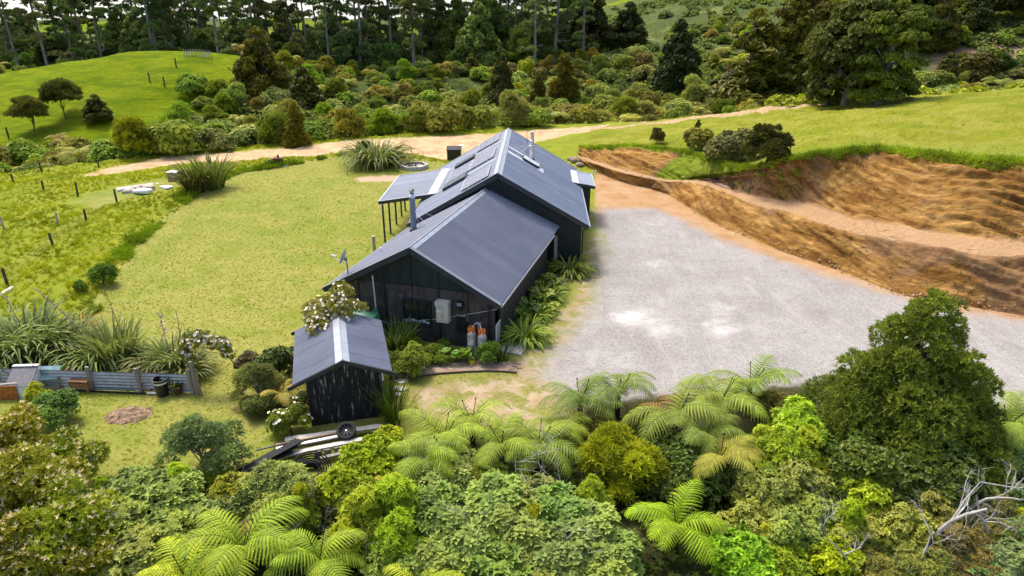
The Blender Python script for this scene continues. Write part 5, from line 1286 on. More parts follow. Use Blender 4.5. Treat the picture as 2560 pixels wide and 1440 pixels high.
# round-leaved clump with single leaves as parts
lg = thing('ligularia', 'clump of large round glossy leaves beside the gas bottles', 'plant', on(1143, 905)); 
vl = [(0, 0, 0)]+[(math.cos(a)*(.5+.03*math.sin(5*a)), math.sin(a)*(.5+.03*math.sin(5*a)), .13) for a in np.linspace(.25, 6.03, 13)]
lme = arr_mesh('leaf', np.array(vl), np.array([(0, i, i+1) for i in range(1, 13)]), True, dict(tone=np.full(14, .5))); lme.materials.append(M_GLOSS)
for k in range(30):
    a = random.random()*6.28; r_ = .62*math.sqrt(random.random()); z = .25+.45*random.random()*(1-r_*.7)
    q = ob('leaf', lme, None, lg, loc=(math.cos(a)*r_, math.sin(a)*r_*.7, z), rot=(random.uniform(-.5, .5)-.35, random.uniform(-.4, .4), random.random()*6.28)); s_ = random.uniform(.22, .38); q.scale = (s_,)*3; c = random.choice([(.10, .22, .03), (.13, .26, .04), (.18, .28, .03)]); q.color = (*c, 1)
    ob('leaf_stalk', MB().tube([(math.cos(a)*r_*.4, math.sin(a)*r_*.3, 0), (math.cos(a)*r_, math.sin(a)*r_*.7, z)], .008, 4, False).mesh('leaf_stalk'), M_STALK, lg)

# ---- planting round the shed
for key, px, py, r, col, lab in [('dark_gloss', 690, 905, 55, (.06, .09, .022), 'dark glossy bush touching the left wall of the shed'), ('grey_fine', 640, 955, 58, (.19, .23, .12), 'grey-green bush at the lawn edge left of the shed'), ('olive_leaf', 620, 905, 32, (.10, .085, .04), 'small brownish bush topping the grey-green one'), ('willowy', 650, 1005, 45, (.13, .16, .06), 'olive leafy bush below the grey-green bush'), ('rose', 725, 1055, 55, (.16, .20, .035), 'rose bush with a few white blooms beside the shed wall'), ('rose', 750, 1010, 38, (.14, .16, .05), 'small rose with pink blooms between fern and shed')]:
    put_c(key, px, py, r, lab, col)
tree_fern(on(705, 1015), 'rusty-tipped fern leaning out beside the shed', (.26, .22, .07), 11, .62, .45, True, None, .4, 4)
put_b('iris', 985, 1055, 95, 'dark iris clump with yellow bloom at the right of the shed', (.06, .11, .02), .9)
put_b('iris', 975, 1020, 60, 'short iris clump behind the yellow-flowered one', (.07, .12, .025), .9)

# ---- climbing rose on the shed ridge and over the arch
def climber(name, pts, lr, n, nfl, seed, label, color, fcol, loc):
    rng = np.random.default_rng(seed); C = np.array([Vector(p)-Vector(loc) for p in pts]); Rr = lr*(.7+.6*rng.random(len(C)))
    me = plant_mesh('foliage', C, Rr, n, LAN, .085, seed, .8, .3, -.6, None, .5); me.materials.append(M_LEAF)
    t = thing(name, label, 'climbing rose', loc); q = ob('foliage', me, None, t); q.color = (*color, 1)
    p, ax, li = on_lobes(rng, C, Rr*1.08, nfl, .8, -.3, .4); V, F, T = inst(rosette_t(6, .35, .4, dia_t(.45, .0), .2, 20), p, ax, .075*(.7+.6*rng.random(len(p))), rng)
    fm = arr_mesh('blossom', V, F, False, dict(tone=T)); fm.materials.append(M_PETAL); q = ob('blossom', fm, None, t); q.color = (*fcol, 1)
    segs = [([C[i], (C[i]+C[i+1])/2+np.array([0, 0, .05]), C[i+1]], [.012, .01, .008]) for i in range(len(C)-1)]
    ob('stem', tubes(segs, 4).mesh('stem'), M_TWIG, t); return t
pp = []
for px, py, z in [(790, 800, 2.6), (775, 770, 2.7), (800, 765, 2.8), (820, 755, 2.9), (845, 745, 3.0), (860, 770, 2.85), (810, 785, 2.65), (835, 780, 2.7), (865, 790, 2.6), (905, 770, 2.5), (795, 820, 2.35), (850, 725, 3.0), (865, 730, 2.9), (785, 790, 2.5), (880, 765, 2.7)]: pp.append(at(px, py, z))
climber('climbing_rose', pp, .36, 1300, 260, 81, 'white-flowered climbing rose sprawling over the back of the shed roof', (.20, .20, .06), (.76, .68, .66), at(840, 800, 0))
pp = [at(px, py, z) for px, py, z in [(455, 880, 1.6), (462, 860, 1.9), (475, 845, 2.1), (495, 838, 2.2), (515, 840, 2.2), (535, 850, 2.1), (550, 860, 1.9), (562, 870, 1.7), (485, 860, 1.9), (505, 855, 2.0), (570, 885, 1.4), (470, 880, 1.5), (525, 860, 1.9), (480, 905, 1.2)]]
arch_loc = at(485, 975, 0)
climber('arch_rose', pp, .26, 700, 190, 83, 'pink and white rose arching over the end of the iron fence', (.15, .18, .05), (.80, .66, .68), arch_loc)

# ---- foreground thicket
def many(key, lst, label, cols, group, **k):
    for px, py, r in lst: put_c(key, px, py, r, label, rc(cols, .08), group=group, **k)
GOC = [(.25, .255, .03), (.21, .225, .03), (.29, .28, .032)]
many('golden', [(45, 1112, 105), (165, 1155, 88), (-60, 1150, 110)], 'golden-green catkin shrub just below the rusty pen and mint mound', GOC, 'golden shrubs below the pen')
many('golden', [(40, 1250, 140), (165, 1310, 125)], 'golden-green catkin shrub in the middle of the corner thicket', GOC, 'golden shrubs mid corner')
many('golden', [(20, 1390, 130), (215, 1400, 90), (120, 1430, 110)], 'golden-green catkin shrub lowest in the corner beside the pale shrubs', GOC, 'golden shrubs lowest in the corner')
put_c('mint', 135, 1030, 62, 'mint-green mounded shrub on the lawn below the hutch', (.15, .25, .09)); put_c('lime2', 98, 990, 30, 'small lime-yellow shrub behind the mint-green mound', (.30, .32, .02))
put_c('grey_fine', 500, 1110, 95, 'open grey-green shrub with visible stems on the lower lawn', (.20, .245, .15))
many('pale_rosette2', [(330, 1225, 75), (430, 1245, 95), (300, 1310, 80), (420, 1340, 90), (520, 1300, 75), (350, 1400, 95), (480, 1400, 80)], 'pale broad-leaved shrub in the thicket below the lower lawn', [(.19, .25, .10), (.21, .255, .09), (.17, .24, .10)], 'pale shrubs below the lower lawn')
many('lime', [(580, 1235, 60), (280, 1400, 50), (545, 1190, 40)], 'yellow-green leafy shrub below the lower lawn', [(.26, .30, .04)], 'yellow-green shrubs below the lower lawn')
put_c('willowy', 690, 1235, 105, 'grey-olive narrow-leaved shrub below the stacked timber', (.24, .26, .125)); put_c('willowy', 640, 1330, 75, 'darker narrow-leaved shrub between the ferns and the timber', (.16, .20, .09)); put_c('dark_gloss', 590, 1290, 70, 'dark shrub behind the big corner fern', (.08, .11, .03))
many('lime', [(930, 1150, 72), (872, 1215, 75), (968, 1105, 42)], 'bright lime shrub crowding the end of the stacked timber', [(.32, .37, .02), (.28, .35, .02)], 'lime shrubs at the timber stack')
many('lime2', [(905, 1300, 75), (975, 1280, 80), (1010, 1350, 70), (870, 1370, 55)], 'lime-green lance-leaved shrub in the middle of the thicket', [(.25, .32, .028), (.22, .30, .03)], 'lime shrubs in mid thicket')
PRC = [(.22, .27, .11), (.20, .255, .095), (.25, .29, .12), (.17, .23, .07)]
many('pale_rosette', [(1080, 1210, 70), (1150, 1180, 70)], 'pale rosette-leaved shrub right below the yellow-green tree ferns', PRC, 'rosette shrubs below the ferns')
many('pale_rosette', [(1320, 1240, 75), (1240, 1260, 90), (1400, 1290, 85)], 'pale rosette-leaved shrub around the foot of the bare grey stems', PRC, 'rosette shrubs at the bare stems')
many('pale_rosette', [(1470, 1330, 85), (1530, 1390, 80), (1480, 1440, 90)], 'pale rosette-leaved shrub between the bare stems and the vivid green fern', PRC, 'rosette shrubs beside the vivid fern')
many('pale_rosette', [(1100, 1290, 85), (1170, 1350, 95), (1110, 1410, 85), (1000, 1420, 80)], 'pale rosette-leaved shrub next to the lime lance-leaved shrubs', PRC, 'rosette shrubs beside the lime shrubs')
many('pale_rosette', [(1300, 1330, 95), (1400, 1390, 95), (1240, 1420, 95), (1340, 1440, 90)], 'pale rosette-leaved shrub in the densest rosette patch of the thicket', PRC, 'rosette shrubs in the densest patch')
many('willowy', [(1610, 1050, 50), (1500, 1080, 50), (1430, 1090, 40), (1930, 1010, 48)], 'wispy olive shrub filling a gap between the gravel-edge ferns', [(.19, .22, .07), (.15, .19, .06)], 'wispy shrubs between the ferns')
put_c('heath', 1555, 1150, 98, 'mustard-yellow heath shrub below the tree ferns', (.25, .30, .022))
many('dark_gloss', [(1700, 1140, 80), (1750, 1200, 75), (1680, 1200, 60), (1790, 1130, 60)], 'dark glossy shrub beside the mustard heath', [(.075, .125, .025), (.065, .11, .022)], 'dark glossy shrubs beside the heath')
many('lime2', [(1995, 1075, 72), (1955, 1130, 65), (2020, 1140, 60), (1900, 1110, 45)], 'lime-green upright shrub at the foot of the big totara', [(.27, .34, .04), (.24, .31, .04)], 'lime shrubs beside the totara')
put_c('totara', 2280, 985, 200, 'large dense dark-green conical totara beside the gravel', (.145, .185, .04), zs=1.12, rz=2.0)
many('dark_gloss', [(2200, 1180, 100), (2330, 1170, 110), (2420, 1120, 80), (2120, 1150, 80), (2260, 1230, 70)], 'dark leafy shrub in the shade under the totara', [(.075, .115, .025), (.085, .12, .03), (.065, .10, .022)], 'dark shrubs under the totara')
OLC = [(.215, .25, .05), (.25, .275, .05), (.19, .225, .055)]
many('olive_leaf', [(1930, 1250, 90), (2005, 1215, 80)], 'olive-yellow small-leaved shrub below the lime shrubs of the totara', OLC, 'olive shrubs below the lime ones')
many('olive_leaf', [(1870, 1320, 75), (1960, 1330, 80), (2050, 1310, 70)], 'olive-yellow small-leaved shrub beside the vivid green fern', OLC, 'olive shrubs beside the vivid fern')
many('olive_leaf', [(2120, 1340, 70), (2250, 1330, 80), (2330, 1280, 70)], 'olive-yellow small-leaved shrub under the bleached dead branches', OLC, 'olive shrubs under the dead branches')
many('lime', [(2175, 1235, 68), (1850, 1400, 85), (1950, 1420, 70), (2080, 1400, 65)], 'vivid lime rounded shrub in the right of the thicket', [(.29, .37, .02), (.25, .36, .035)], 'vivid lime shrubs on the right')
many('pale_rosette', [(2520, 1140, 55), (2545, 1240, 55), (2510, 1400, 70), (2440, 1430, 60), (2560, 1340, 60)], 'blue-green rosette shrub at the thicket edge near the dead trees', [(.17, .25, .13), (.19, .26, .14)], 'blue-green shrubs near the dead trees')
many('willowy', [(2440, 1260, 75), (2400, 1380, 90), (2300, 1410, 80), (2500, 1330, 60), (2180, 1430, 70)], 'thin olive-brown shrub among the dead branches', [(.19, .19, .07), (.20, .175, .08)], 'thin shrubs among the dead branches')
# tree ferns of the thicket
FC = [(.175, .245, .045), (.20, .265, .045), (.155, .225, .05)]
def fern_c(px, py, size, trunk, label, col=None, n=13, old=1, group=None, rz=0.0):
    loc, t = center_place(px, py, trunk); return tree_fern(loc, label, col or rc(FC, .06), n, size, trunk, True, group, rz, old)
GF = 'tree ferns in front of the yard'
for q in [(1110, 1105, .95, 1.0), (1180, 1060, .9, .9), (1255, 1120, .95, 1.1), (1065, 1150, .75, 1.0), (1345, 1115, .85, 1.1), (1400, 1080, .7, .8)]: fern_c(*q, 'yellow-green tree fern below the brick path', None, 9, 1, GF)
for q in [(1450, 1010, 1.0, .9), (1545, 985, .95, 1.0), (1690, 1045, 1.05, 1.3), (1760, 1100, .85, 1.3), (1800, 1010, 1.1, 1.2), (1875, 970, 1.0, 1.0)]:
    sec = 'at the bare-earth end of the gravel edge' if q[0] < 1580 else ('above the dark glossy shrubs by the gravel' if q[0] < 1780 else 'between the gravel and the big totara')
    fern_c(*q, 'olive-green tree fern '+sec, rc([(.145, .205, .055), (.12, .175, .055), (.175, .225, .055)], .06), 9, 2, 'gravel-edge tree ferns '+sec)
fern_c(1690, 1320, .85, .9, 'vivid green fern on its own in the lower right thicket', (.18, .28, .012), 12, 1, None, .5)
fern_c(610, 1385, 1.0, 1.2, 'large bright fern in the bottom left of the thicket', (.19, .27, .03), 11, 1); fern_c(800, 1405, .8, 1.1, 'bright fern beside the large one in the bottom left', (.18, .26, .03), 10, 1)
fern_c(470, 1455, .8, 1.0, 'bright fern half hidden under the pale shrubs', (.30, .36, .04), 12, 1)
fern_c(915, 1230, .45, .5, 'golden dying fern under the lime shrubs', (.34, .26, .03), 9, 3); fern_c(965, 1200, .4, .6, 'small gold-green fern beside the dying one', (.30, .28, .03), 8, 1)
fern_c(2520, 1065, .9, 1.2, 'tree fern at the right foot of the totara', (.17, .24, .06)); fern_c(1800, 1150, .75, 1.3, 'bronze-green drooping fern under the gravel edge', (.22, .22, .06), 10, 3)
fern_c(1050, 1480, .7, .9, 'bright fern peeping out under the rosette shrubs', (.27, .34, .04), 11, 1)
# dead wood
GD = 'bleached dead branches in the right thicket'
for px, py, rz, s, sd_, ti in [(2330, 1330, .3, 2.0, 61, .45), (2420, 1250, .1, 1.5, 62, .6), (2130, 1370, 2.9, 1.2, 63, .35), (2480, 1300, 2.6, 1.3, 64, .5), (2300, 1400, .8, 1.1, 65, .7)]:
    p, _ = center_place(px, py, 1.2); dead_branch('dead_branch', 'bleached grey dead branch poking out of the thicket', p+Vector((0, 0, .9)), rz, s, sd_, ti, None, 4, GD)
for px, py, sd_ in [(1350, 1160, 71), (1400, 1190, 72), (1060, 1170, 73), (1290, 1180, 74), (1180, 1300, 76), (1420, 1380, 77)]:
    p, _ = center_place(px, py, 1.0); dead_branch('bare_shrub', 'grey leafless stems standing between the rosette shrubs', p+Vector((0, 0, .75)), random.random()*6, 1.25, sd_, .15, M_DEAD, 4, 'leafless stems in the thicket', .016)
for px, py, sd_ in [(2470, 1330, 81), (2520, 1370, 82), (2440, 1310, 83), (2400, 1340, 84)]:
    p, _ = center_place(px, py, .8); dead_branch('twiggy_shrub', 'tangled reddish-brown twiggy shrub at the thicket edge', p+Vector((0, 0, .3)), random.random()*6, .9, sd_, .3, M_TWIG, 4, 'twiggy brown shrubs')
# ---- small plants breaking up the thicket
SM = [('lime2', LIME+[(.22, .30, .03)], 'small lime sapling poking out between larger thicket shrubs'), ('willowy', [(.18, .22, .08), (.22, .25, .10)], 'small narrow-leaved sapling between larger thicket shrubs'), ('pale_rosette', [(.20, .26, .10), (.24, .28, .12)], 'small pale rosette plant between larger thicket shrubs'), ('fernleaf', [(.16, .22, .05), (.20, .24, .06)], 'small feathery plant between larger thicket shrubs'), ('dark_gloss', [(.09, .14, .03), (.11, .16, .035)], 'small dark glossy plant between larger thicket shrubs'), ('olive_leaf', [(.22, .24, .05)], 'small olive plant between larger thicket shrubs')]
for i in range(120):
    px = 230+2330*(i+random.random())/120; py = random.uniform(1170, 1440)
    if px < 1000: py = random.uniform(1230, 1440)
    if 560 < px < 1000 and py < 1260: continue
    if 1560 < px < 1820 and py > 1220: continue
    key, cols, lab = random.choice(SM); put_c(key, px, py, random.uniform(26, 48), lab, rc(cols, .12), group=lab+' (set)', name='sapling', cat='plant', zs=random.uniform(1.0, 1.5))
for i in range(26):
    px = random.uniform(250, 2500); py = random.uniform(1200, 1420)
    p, _ = center_place(px, py, .9); dead_branch('bare_twigs', 'thin leafless twigs sticking up through the thicket leaves', p+Vector((0, 0, .5)), random.random()*6, random.uniform(.6, .95), 900+i, .25, random.choice([M_DEAD, M_TWIG]), 3, 'bare twigs in the thicket', .014)
# leafy ground layer below the thicket
rng = np.random.default_rng(91); n = 8000; xs = rng.uniform(-18, 22, n*2); ys = rng.uniform(8.5, 19.5, n*2)
sdl = poly_sd(P_LAWN, xs, ys); sdg = np.maximum(poly_sd(P_GRAVEL, xs, ys), poly_sd(P_BARE, xs, ys))
low = at(640, 1165)[1]
keep = (np.abs(xs) < .86*ys+2) & (sdg < -.2) & ((sdl < -.2) | (ys < 16.6)) & ~((xs < -4.4) & (xs > -9) & (ys > 17.2)) ; xs, ys = xs[keep][:n], ys[keep][:n]
zs_ = np.array([gz(a, b) for a, b in zip(xs, ys)])+rng.random(len(xs))*.45
V, F, T = inst(rosette_t(6, .45, .24, None, .3, 33, .12), np.stack([xs, ys, zs_], 1), rng.normal(size=(len(xs), 3))*.35+np.array([0, 0, 1]), .13*(.7+.8*rng.random(len(xs))), rng)
o = ob('undergrowth', arr_mesh('undergrowth', V, F, False, dict(tone=T)), M_LEAF, kind='stuff', label='leafy undergrowth carpeting the ground below the thicket', cat='undergrowth'); o.color = (.06, .085, .022, 1)  # leaf colour lowered so the shaded gaps in the thicket go dark

# ---- long grass (stuff)
BL = rosette_t(7, 1.0, .06, dia_t(.05, .18), .5, 35)
def grass(name, xs, ys, size, color, label, seed, zf=gz):
    rng = np.random.default_rng(seed); z = np.array([zf(a, b) for a, b in zip(xs, ys)])
    cl = fbm(xs/1.8, ys/1.8, seed)*.8+.55
    V, F, T = inst(BL, np.stack([xs, ys, z-.02], 1), rng.normal(size=(len(xs), 3))*.25+np.array([0, 0, 1]), size*(.6+.8*rng.random(len(xs)))*(1+.6*fbm(xs/3, ys/3, seed+4)), rng, np.clip(cl+.3*(rng.random(len(xs))-.5), 0, 1))
    o = ob(name, arr_mesh(name, V, F, False, dict(tone=T)), M_LEAF, kind='stuff', label=label, cat='grass'); o.color = (*color, 1); return o
rng = np.random.default_rng(95); n = 60000; xs = rng.uniform(-54, 6, n); ys = rng.uniform(21, 84, n)
m_ = np.maximum.reduce([poly_sd(P_LAWN, xs, ys), poly_sd(P_TRACK, xs, ys)+.3, poly_sd(P_PAD, xs, ys), poly_sd(P_NOTCH, xs, ys)+.3, poly_sd(P_GRAVEL, xs, ys)])
inh = (np.abs(xs+1.5) < 8) & (ys > 24) & (ys < 52)
k = (m_ < -.05) & (np.abs(xs) < .8*ys+3) & ~inh & (ys < y_edge(xs)+1.5) & (xs < -2); xs, ys = xs[k][:9000], ys[k][:9000]
grass('long_grass', xs, ys, .19, (.29, .315, .018), 'rank yellow-green paddock grass beyond the mown lawn', 97)
# lusher fringe along the mown edge
PL_ = np.array(P_LAWN); fx, fy = [], []
for i in range(2, 10):
    a, b = PL_[i], PL_[i+1]; L_ = np.hypot(*(b-a)); q = rng.random(int(L_*42)); nrm = np.array([-(b-a)[1], (b-a)[0]])/L_
    off = -np.abs(rng.normal(size=len(q)))*.5+.05; p = a+(b-a)*q[:, None]
    s1 = poly_sd(P_LAWN, *(p+nrm*.3).T); sg = np.where(s1 > 0, 1, -1)
    p = p+nrm*(off*sg)[:, None]; fx += list(p[:, 0]); fy += list(p[:, 1])
fx, fy = np.array(fx), np.array(fy); k = fbm(fx/2.2, fy/2.2, 7) > -.05
grass('edge_grass', fx[k], fy[k], .34, (.165, .245, .025), 'lush green grass fringe along the edge of the mown lawn', 98)
# overhanging turf along the top of the cut
Gd, tt, rr = BANK; row = np.argmin(np.abs(rr-3.0)); ed = np.concatenate([Gd[row+j] for j in (-1, 0, 1)]); ed = ed[np.repeat(np.arange(len(ed)), 2)]
sel = ed[:, 0] < 45; ed = ed[sel]; ed = ed+rng.normal(size=ed.shape)*np.array([.12, .12, .0]); ok = np.array([bank_z(a, b) for a, b in ed[:, :2]])
cl = fbm(ed[:, 0]/1.5, ed[:, 1]/1.5, 5)+.4
V, F, T = inst(BL, np.stack([ed[:, 0], ed[:, 1], ok-.02], 1), rng.normal(size=ed.shape)*.35+np.array([0, -.35, 1]), .28*(.6+.8*rng.random(len(ed))), rng, np.clip(cl, 0, 1))
o = ob('turf_fringe', arr_mesh('turf_fringe', V, F, False, dict(tone=T)), M_LEAF, kind='stuff', label='fringe of green turf along the top of the earth cut', cat='grass'); o.color = (.25, .33, .045, 1)
xs = rng.uniform(10, 70, 30000); ys = rng.uniform(34, 95, 30000); bz = np.array([bank_z(a, b) for a, b in zip(xs, ys)])
N_ = Gd.shape[1]; topy = np.interp(xs, Gd[row][:, 0], Gd[row][:, 1]); topx_ok = (xs > Gd[row][:, 0].min()); fary = np.interp(xs, Gd[np.argmin(np.abs(rr-4.0))][:, 0], Gd[np.argmin(np.abs(rr-4.0))][:, 1])
k = (bz > 1.0) & (ys > topy+.3) & (xs > 13) & (ys < fary+3) & (xs < .8*ys+3); xs, ys = xs[k][:900], ys[k][:900]
grass('hill_grass', xs, ys, .15, (.36, .38, .08), 'seeding grass covering the hill above the earth cut', 99, bank_z)

rng = np.random.default_rng(195); n = 90000; xs = rng.uniform(-26, 4, n); ys = rng.uniform(17, 66, n)
k = (np.maximum(poly_sd(P_LAWN, xs, ys), -9) > .1) & (np.maximum(poly_sd(P_BARE, xs, ys), poly_sd(P_PATCH, xs, ys)) < 0)
inh = ((xs > -8.3) & (ys > 25.5) & (ys < 51) & (xs > -8.3+.25*(ys-26))); k &= ~inh & (rng.random(n) < np.clip(32/ys, .4, 1)); xs, ys = xs[k][:26000], ys[k][:26000]
z = np.array([gz(a, b) for a, b in zip(xs, ys)]); cl = np.clip(fbm(xs/1.1, ys/1.1, 12)*.7+.6+.3*(rng.random(len(xs))-.5), 0, 1)
V, F, T = inst(rosette_t(5, .75, .1, dia_t(.09, .2), .5, 36), np.stack([xs, ys, z-.01], 1), rng.normal(size=(len(xs), 3))*.3+np.array([0, 0, 1]), .068*(.6+.8*rng.random(len(xs))), rng, cl)
o = ob('lawn_grass', arr_mesh('lawn_grass', V, F, False, dict(tone=T)), M_LEAF, kind='stuff', label='short mown grass blades of the lawn round the house', cat='grass'); o.color = (.285, .285, .05, 1)
# ================================================================ SMALL THINGS
M_WOOD = paint('bare timber', (.30, .21, .12), .75, .25, 4, 0, .25, .004, (1, 6, 1)); M_WOODG = paint('grey timber', (.26, .235, .20), .8, .3, 4, 0, .2, .006, (6, 1, 6), ((.13, .11, .09), .6))
M_PALEW = paint('pale weathered plank', (.50, .475, .43), .8, .25, 5, 0, .2, .006, (1, 5, 5), ((.24, .20, .16), .6)); M_DARKP = paint('dark fence post', (.055, .045, .038), .85, .35, 6); M_GREYP = paint('pale fence post', (.40, .36, .28), .85, .3, 6)
M_CREAM = paint('cream enamel', (.56, .54, .45), .5, .1, 4, 0, .4, 0, (1, 1, .3), ((.40, .25, .10), .4)); M_GASB = paint('gas bottle grey', (.38, .39, .40), .4, .1, 4, .3, .5); M_ORANGE = paint('orange enamel', (.80, .20, .02), .45); M_RED = paint('red print', (.60, .02, .05), .5)
M_TANK = paint('green tank', (.045, .17, .10), .4, .15, 3, 0, .5); M_YEL = paint('yellow bucket', (.68, .56, .03), .5); M_CONC = paint('concrete', (.50, .47, .42), .9, .15, 3, 0, .2, .004); M_SACK = paint('woven sack', (.42, .36, .30), .85, .25, 6); M_RUST = paint('rusty iron', (.13, .06, .035), .85, .35, 6, .2); M_SAND = paint('sand', (.55, .47, .38), .95, .2, 8, 0, .1, .02)
M_STONE = paint('stone', (.46, .42, .36), .9, .25, 4, 0, .2, .02); M_BOULD = paint('boulder', (.33, .25, .18), .9, .3, 3, 0, .2, .03); M_BRICK = paint('path brick', (.36, .25, .17), .9, .3, 9, 0, .2, .006); M_BRICK2 = paint('path brick pale', (.43, .33, .24), .9, .3, 9, 0, .2, .006); M_TEAL = paint('teal roofing', (.26, .38, .41), .45, .15, 3, .2, .5)
M_MULCH = paint('mulch', (.27, .185, .12), .95, .35, 14, 0, .1, .04)
def T(name, label, cat, loc, rz=0.0, group=None): return thing(name, label, cat, loc, rz, group)
def pt(t, mb, name, mat, smooth=False): return ob(name, mb.mesh(name, smooth), mat, t)
def wl(px, py, y=.3): return WM @ wgable(px, py, y)

# ---- brick path: bricks laid across a bending strip
cl_ = [at(px, py) for px, py in [(985, 938), (1040, 930), (1100, 922), (1160, 918), (1220, 916), (1265, 917), (1297, 920)]]
pth = ob('brick_path', None, kind='structure'); segL = [0]
for a, b in zip(cl_, cl_[1:]): segL.append(segL[-1]+(b-a).length)
def pathpt(s):
    for i in range(len(cl_)-1):
        if s <= segL[i+1] or i == len(cl_)-2:
            f = (s-segL[i])/(segL[i+1]-segL[i]); a, b = cl_[i], cl_[i+1]; p0, p3 = cl_[max(i-1, 0)], cl_[min(i+2, len(cl_)-1)]
            return a.lerp(b, f), ((b-a)*(1) + ((b-p0).normalized()*(1-f)+(p3-a).normalized()*f)).normalized()
bme = [MB().box((0, 0, 0), (.222, .105, .07)).mesh('brick') for _ in range(2)]; bme[0].materials.append(M_BRICK); bme[1].materials.append(M_BRICK2)
s = .0; row_ = 0
while s < segL[-1]:
    p, d_ = pathpt(s); nrm = Vector((-d_.y, d_.x, 0)); az = math.atan2(d_.y, d_.x)
    for k in range(7):
        o_ = .055 if row_ % 2 else 0
        if s > segL[-1]-.35 and random.random() < .45: continue
        q = p+nrm*((k-3)*.115)+d_*(.115 if k % 2 else 0); ob('brick', random.choice(bme), None, pth, loc=(q.x, q.y, .005+random.uniform(0, .008)), rot=(random.uniform(-.02, .02), random.uniform(-.02, .02), az+random.uniform(-.03, .03)))
    s += .23; row_ += 1
m = MB(); pr = None
for k in range(25):
    p, d_ = pathpt(segL[-1]*k/24); nrm = Vector((-d_.y, d_.x, 0)); q = p-nrm*.45
    if pr is not None: m.bar(pr+Vector((0, 0, .02)), q+Vector((0, 0, .02)), .03, .12)
    pr = q
ob('edging', m.mesh('edging'), paint('dark edging', (.10, .075, .055), .8), pth)
m = MB(); a = []
for k in range(25):
    p, d_ = pathpt(segL[-1]*k/24); nrm = Vector((-d_.y, d_.x, 0)); a.append((p-nrm*.43, p+nrm*.43))
vs_ = [Vector((v.x, v.y, .012)) for q in a for v in q]; m.add(vs_, [(2*i, 2*i+2, 2*i+3, 2*i+1) for i in range(24)]); ob('mortar_bed', m.mesh('mortar_bed'), paint('mortar', (.22, .17, .125), .95), pth)
# concrete step and stepping stones
c = [at(1262, 836), at(1326, 852), at(1303, 890), at(1250, 880)]; ob('concrete_step', MB().prism([(p.x, p.y) for p in c], -.1, .07).mesh('concrete_step'), M_CONC, kind='structure')
for k, (px, py, r) in enumerate([(1003, 954, .30), (990, 972, .22), (1006, 974, .2), (992, 988, .18), (1396, 700, .3), (1405, 712, .28), (1392, 722, .26), (1400, 735, .22), (1388, 690, .28), (1410, 700, .25), (1380, 760, .2), (1376, 785, .2)]):
    p = at(px, py); pol = [(math.cos(a)*r*random.uniform(.75, 1.1), math.sin(a)*r*.8*random.uniform(.75, 1.1)) for a in np.linspace(0, 5.6, 8)]
    ob('paving_stone', MB().prism(pol, -.05, .05).mesh('paving_stone'), M_STONE, loc=(p.x, p.y, 0), rot=(random.uniform(-.05, .05), 0, random.random()*6), label='flat pale stone laid by the shed end of the brick path' if k < 4 else 'flat pale stone edging the bed along the wing wall', cat='stone', group='stones by the shed' if k < 4 else 'stones edging the wing bed')

# ---- things on the front gable wall
def wall_frame(px, py, out=0.0):
    p = wgable(px, py); q = WM @ Vector((p.x, .3-.03-out, p.z)); return q
p = wall_frame(1112, 777); t = T('wall_cabinet', 'cream metal service cabinet with hood fixed to the front gable wall', 'cabinet', p, -WAZ)
a, b = wgable(1095, 760), wgable(1129, 808); cw, chh = abs(b.x-a.x)*.93, abs(a.z-b.z)*.92
pt(t, MB().box((0, -.14, -.05), (cw, .28, chh)), 'body', M_CREAM); pt(t, MB().box((0, -.17, chh/2+.06), (cw+.04, .36, .20)), 'hood', paint('hood grey', (.50, .50, .46), .5)); pt(t, MB().box((.0, -.288, -.08), (cw*.92, .012, chh*.82)), 'door_panel', M_CREAM)
pt(t, MB().box((-cw*.25, -.298, .1), (cw*.32, .008, .1)), 'label_plate', M_WHITE); pt(t, MB().tube([(0, -.29, -.12), (0, -.32, -.12)], .015, 8), 'lock', M_BLK); pt(t, MB().box((.03, -.297, -.1), (.012, .006, chh*.7)), 'rust_streak', paint('rust streak', (.42, .28, .12), .8))
p = wall_frame(1152, 757); t = T('wall_lamp', 'dark square lamp beside the cream cabinet', 'lamp', p, -WAZ); pt(t, MB().box((0, -.09, 0), (.26, .18, .22)), 'housing', M_BLK); pt(t, MB().box((0, -.185, .0), (.2, .012, .15)), 'lens', paint('lens', (.20, .26, .32), .2)); pt(t, MB().box((0, -.05, -.22), (.16, .1, .22)), 'bracket', M_BLK)
p = wall_frame(1155, 808); t = T('meter_panel', 'flat black meter panel between lamp and gas bottles', 'panel', p, -WAZ); pt(t, MB().box((0, -.04, 0), (.42, .08, .78)), 'door', M_BATT); pt(t, MB().box((.30, -.05, .32), (.16, .1, .3)), 'switch_box', M_WORN); pt(t, MB().box((0, -.085, .41), (.42, .09, .012)), 'cap_strip', M_ALU)
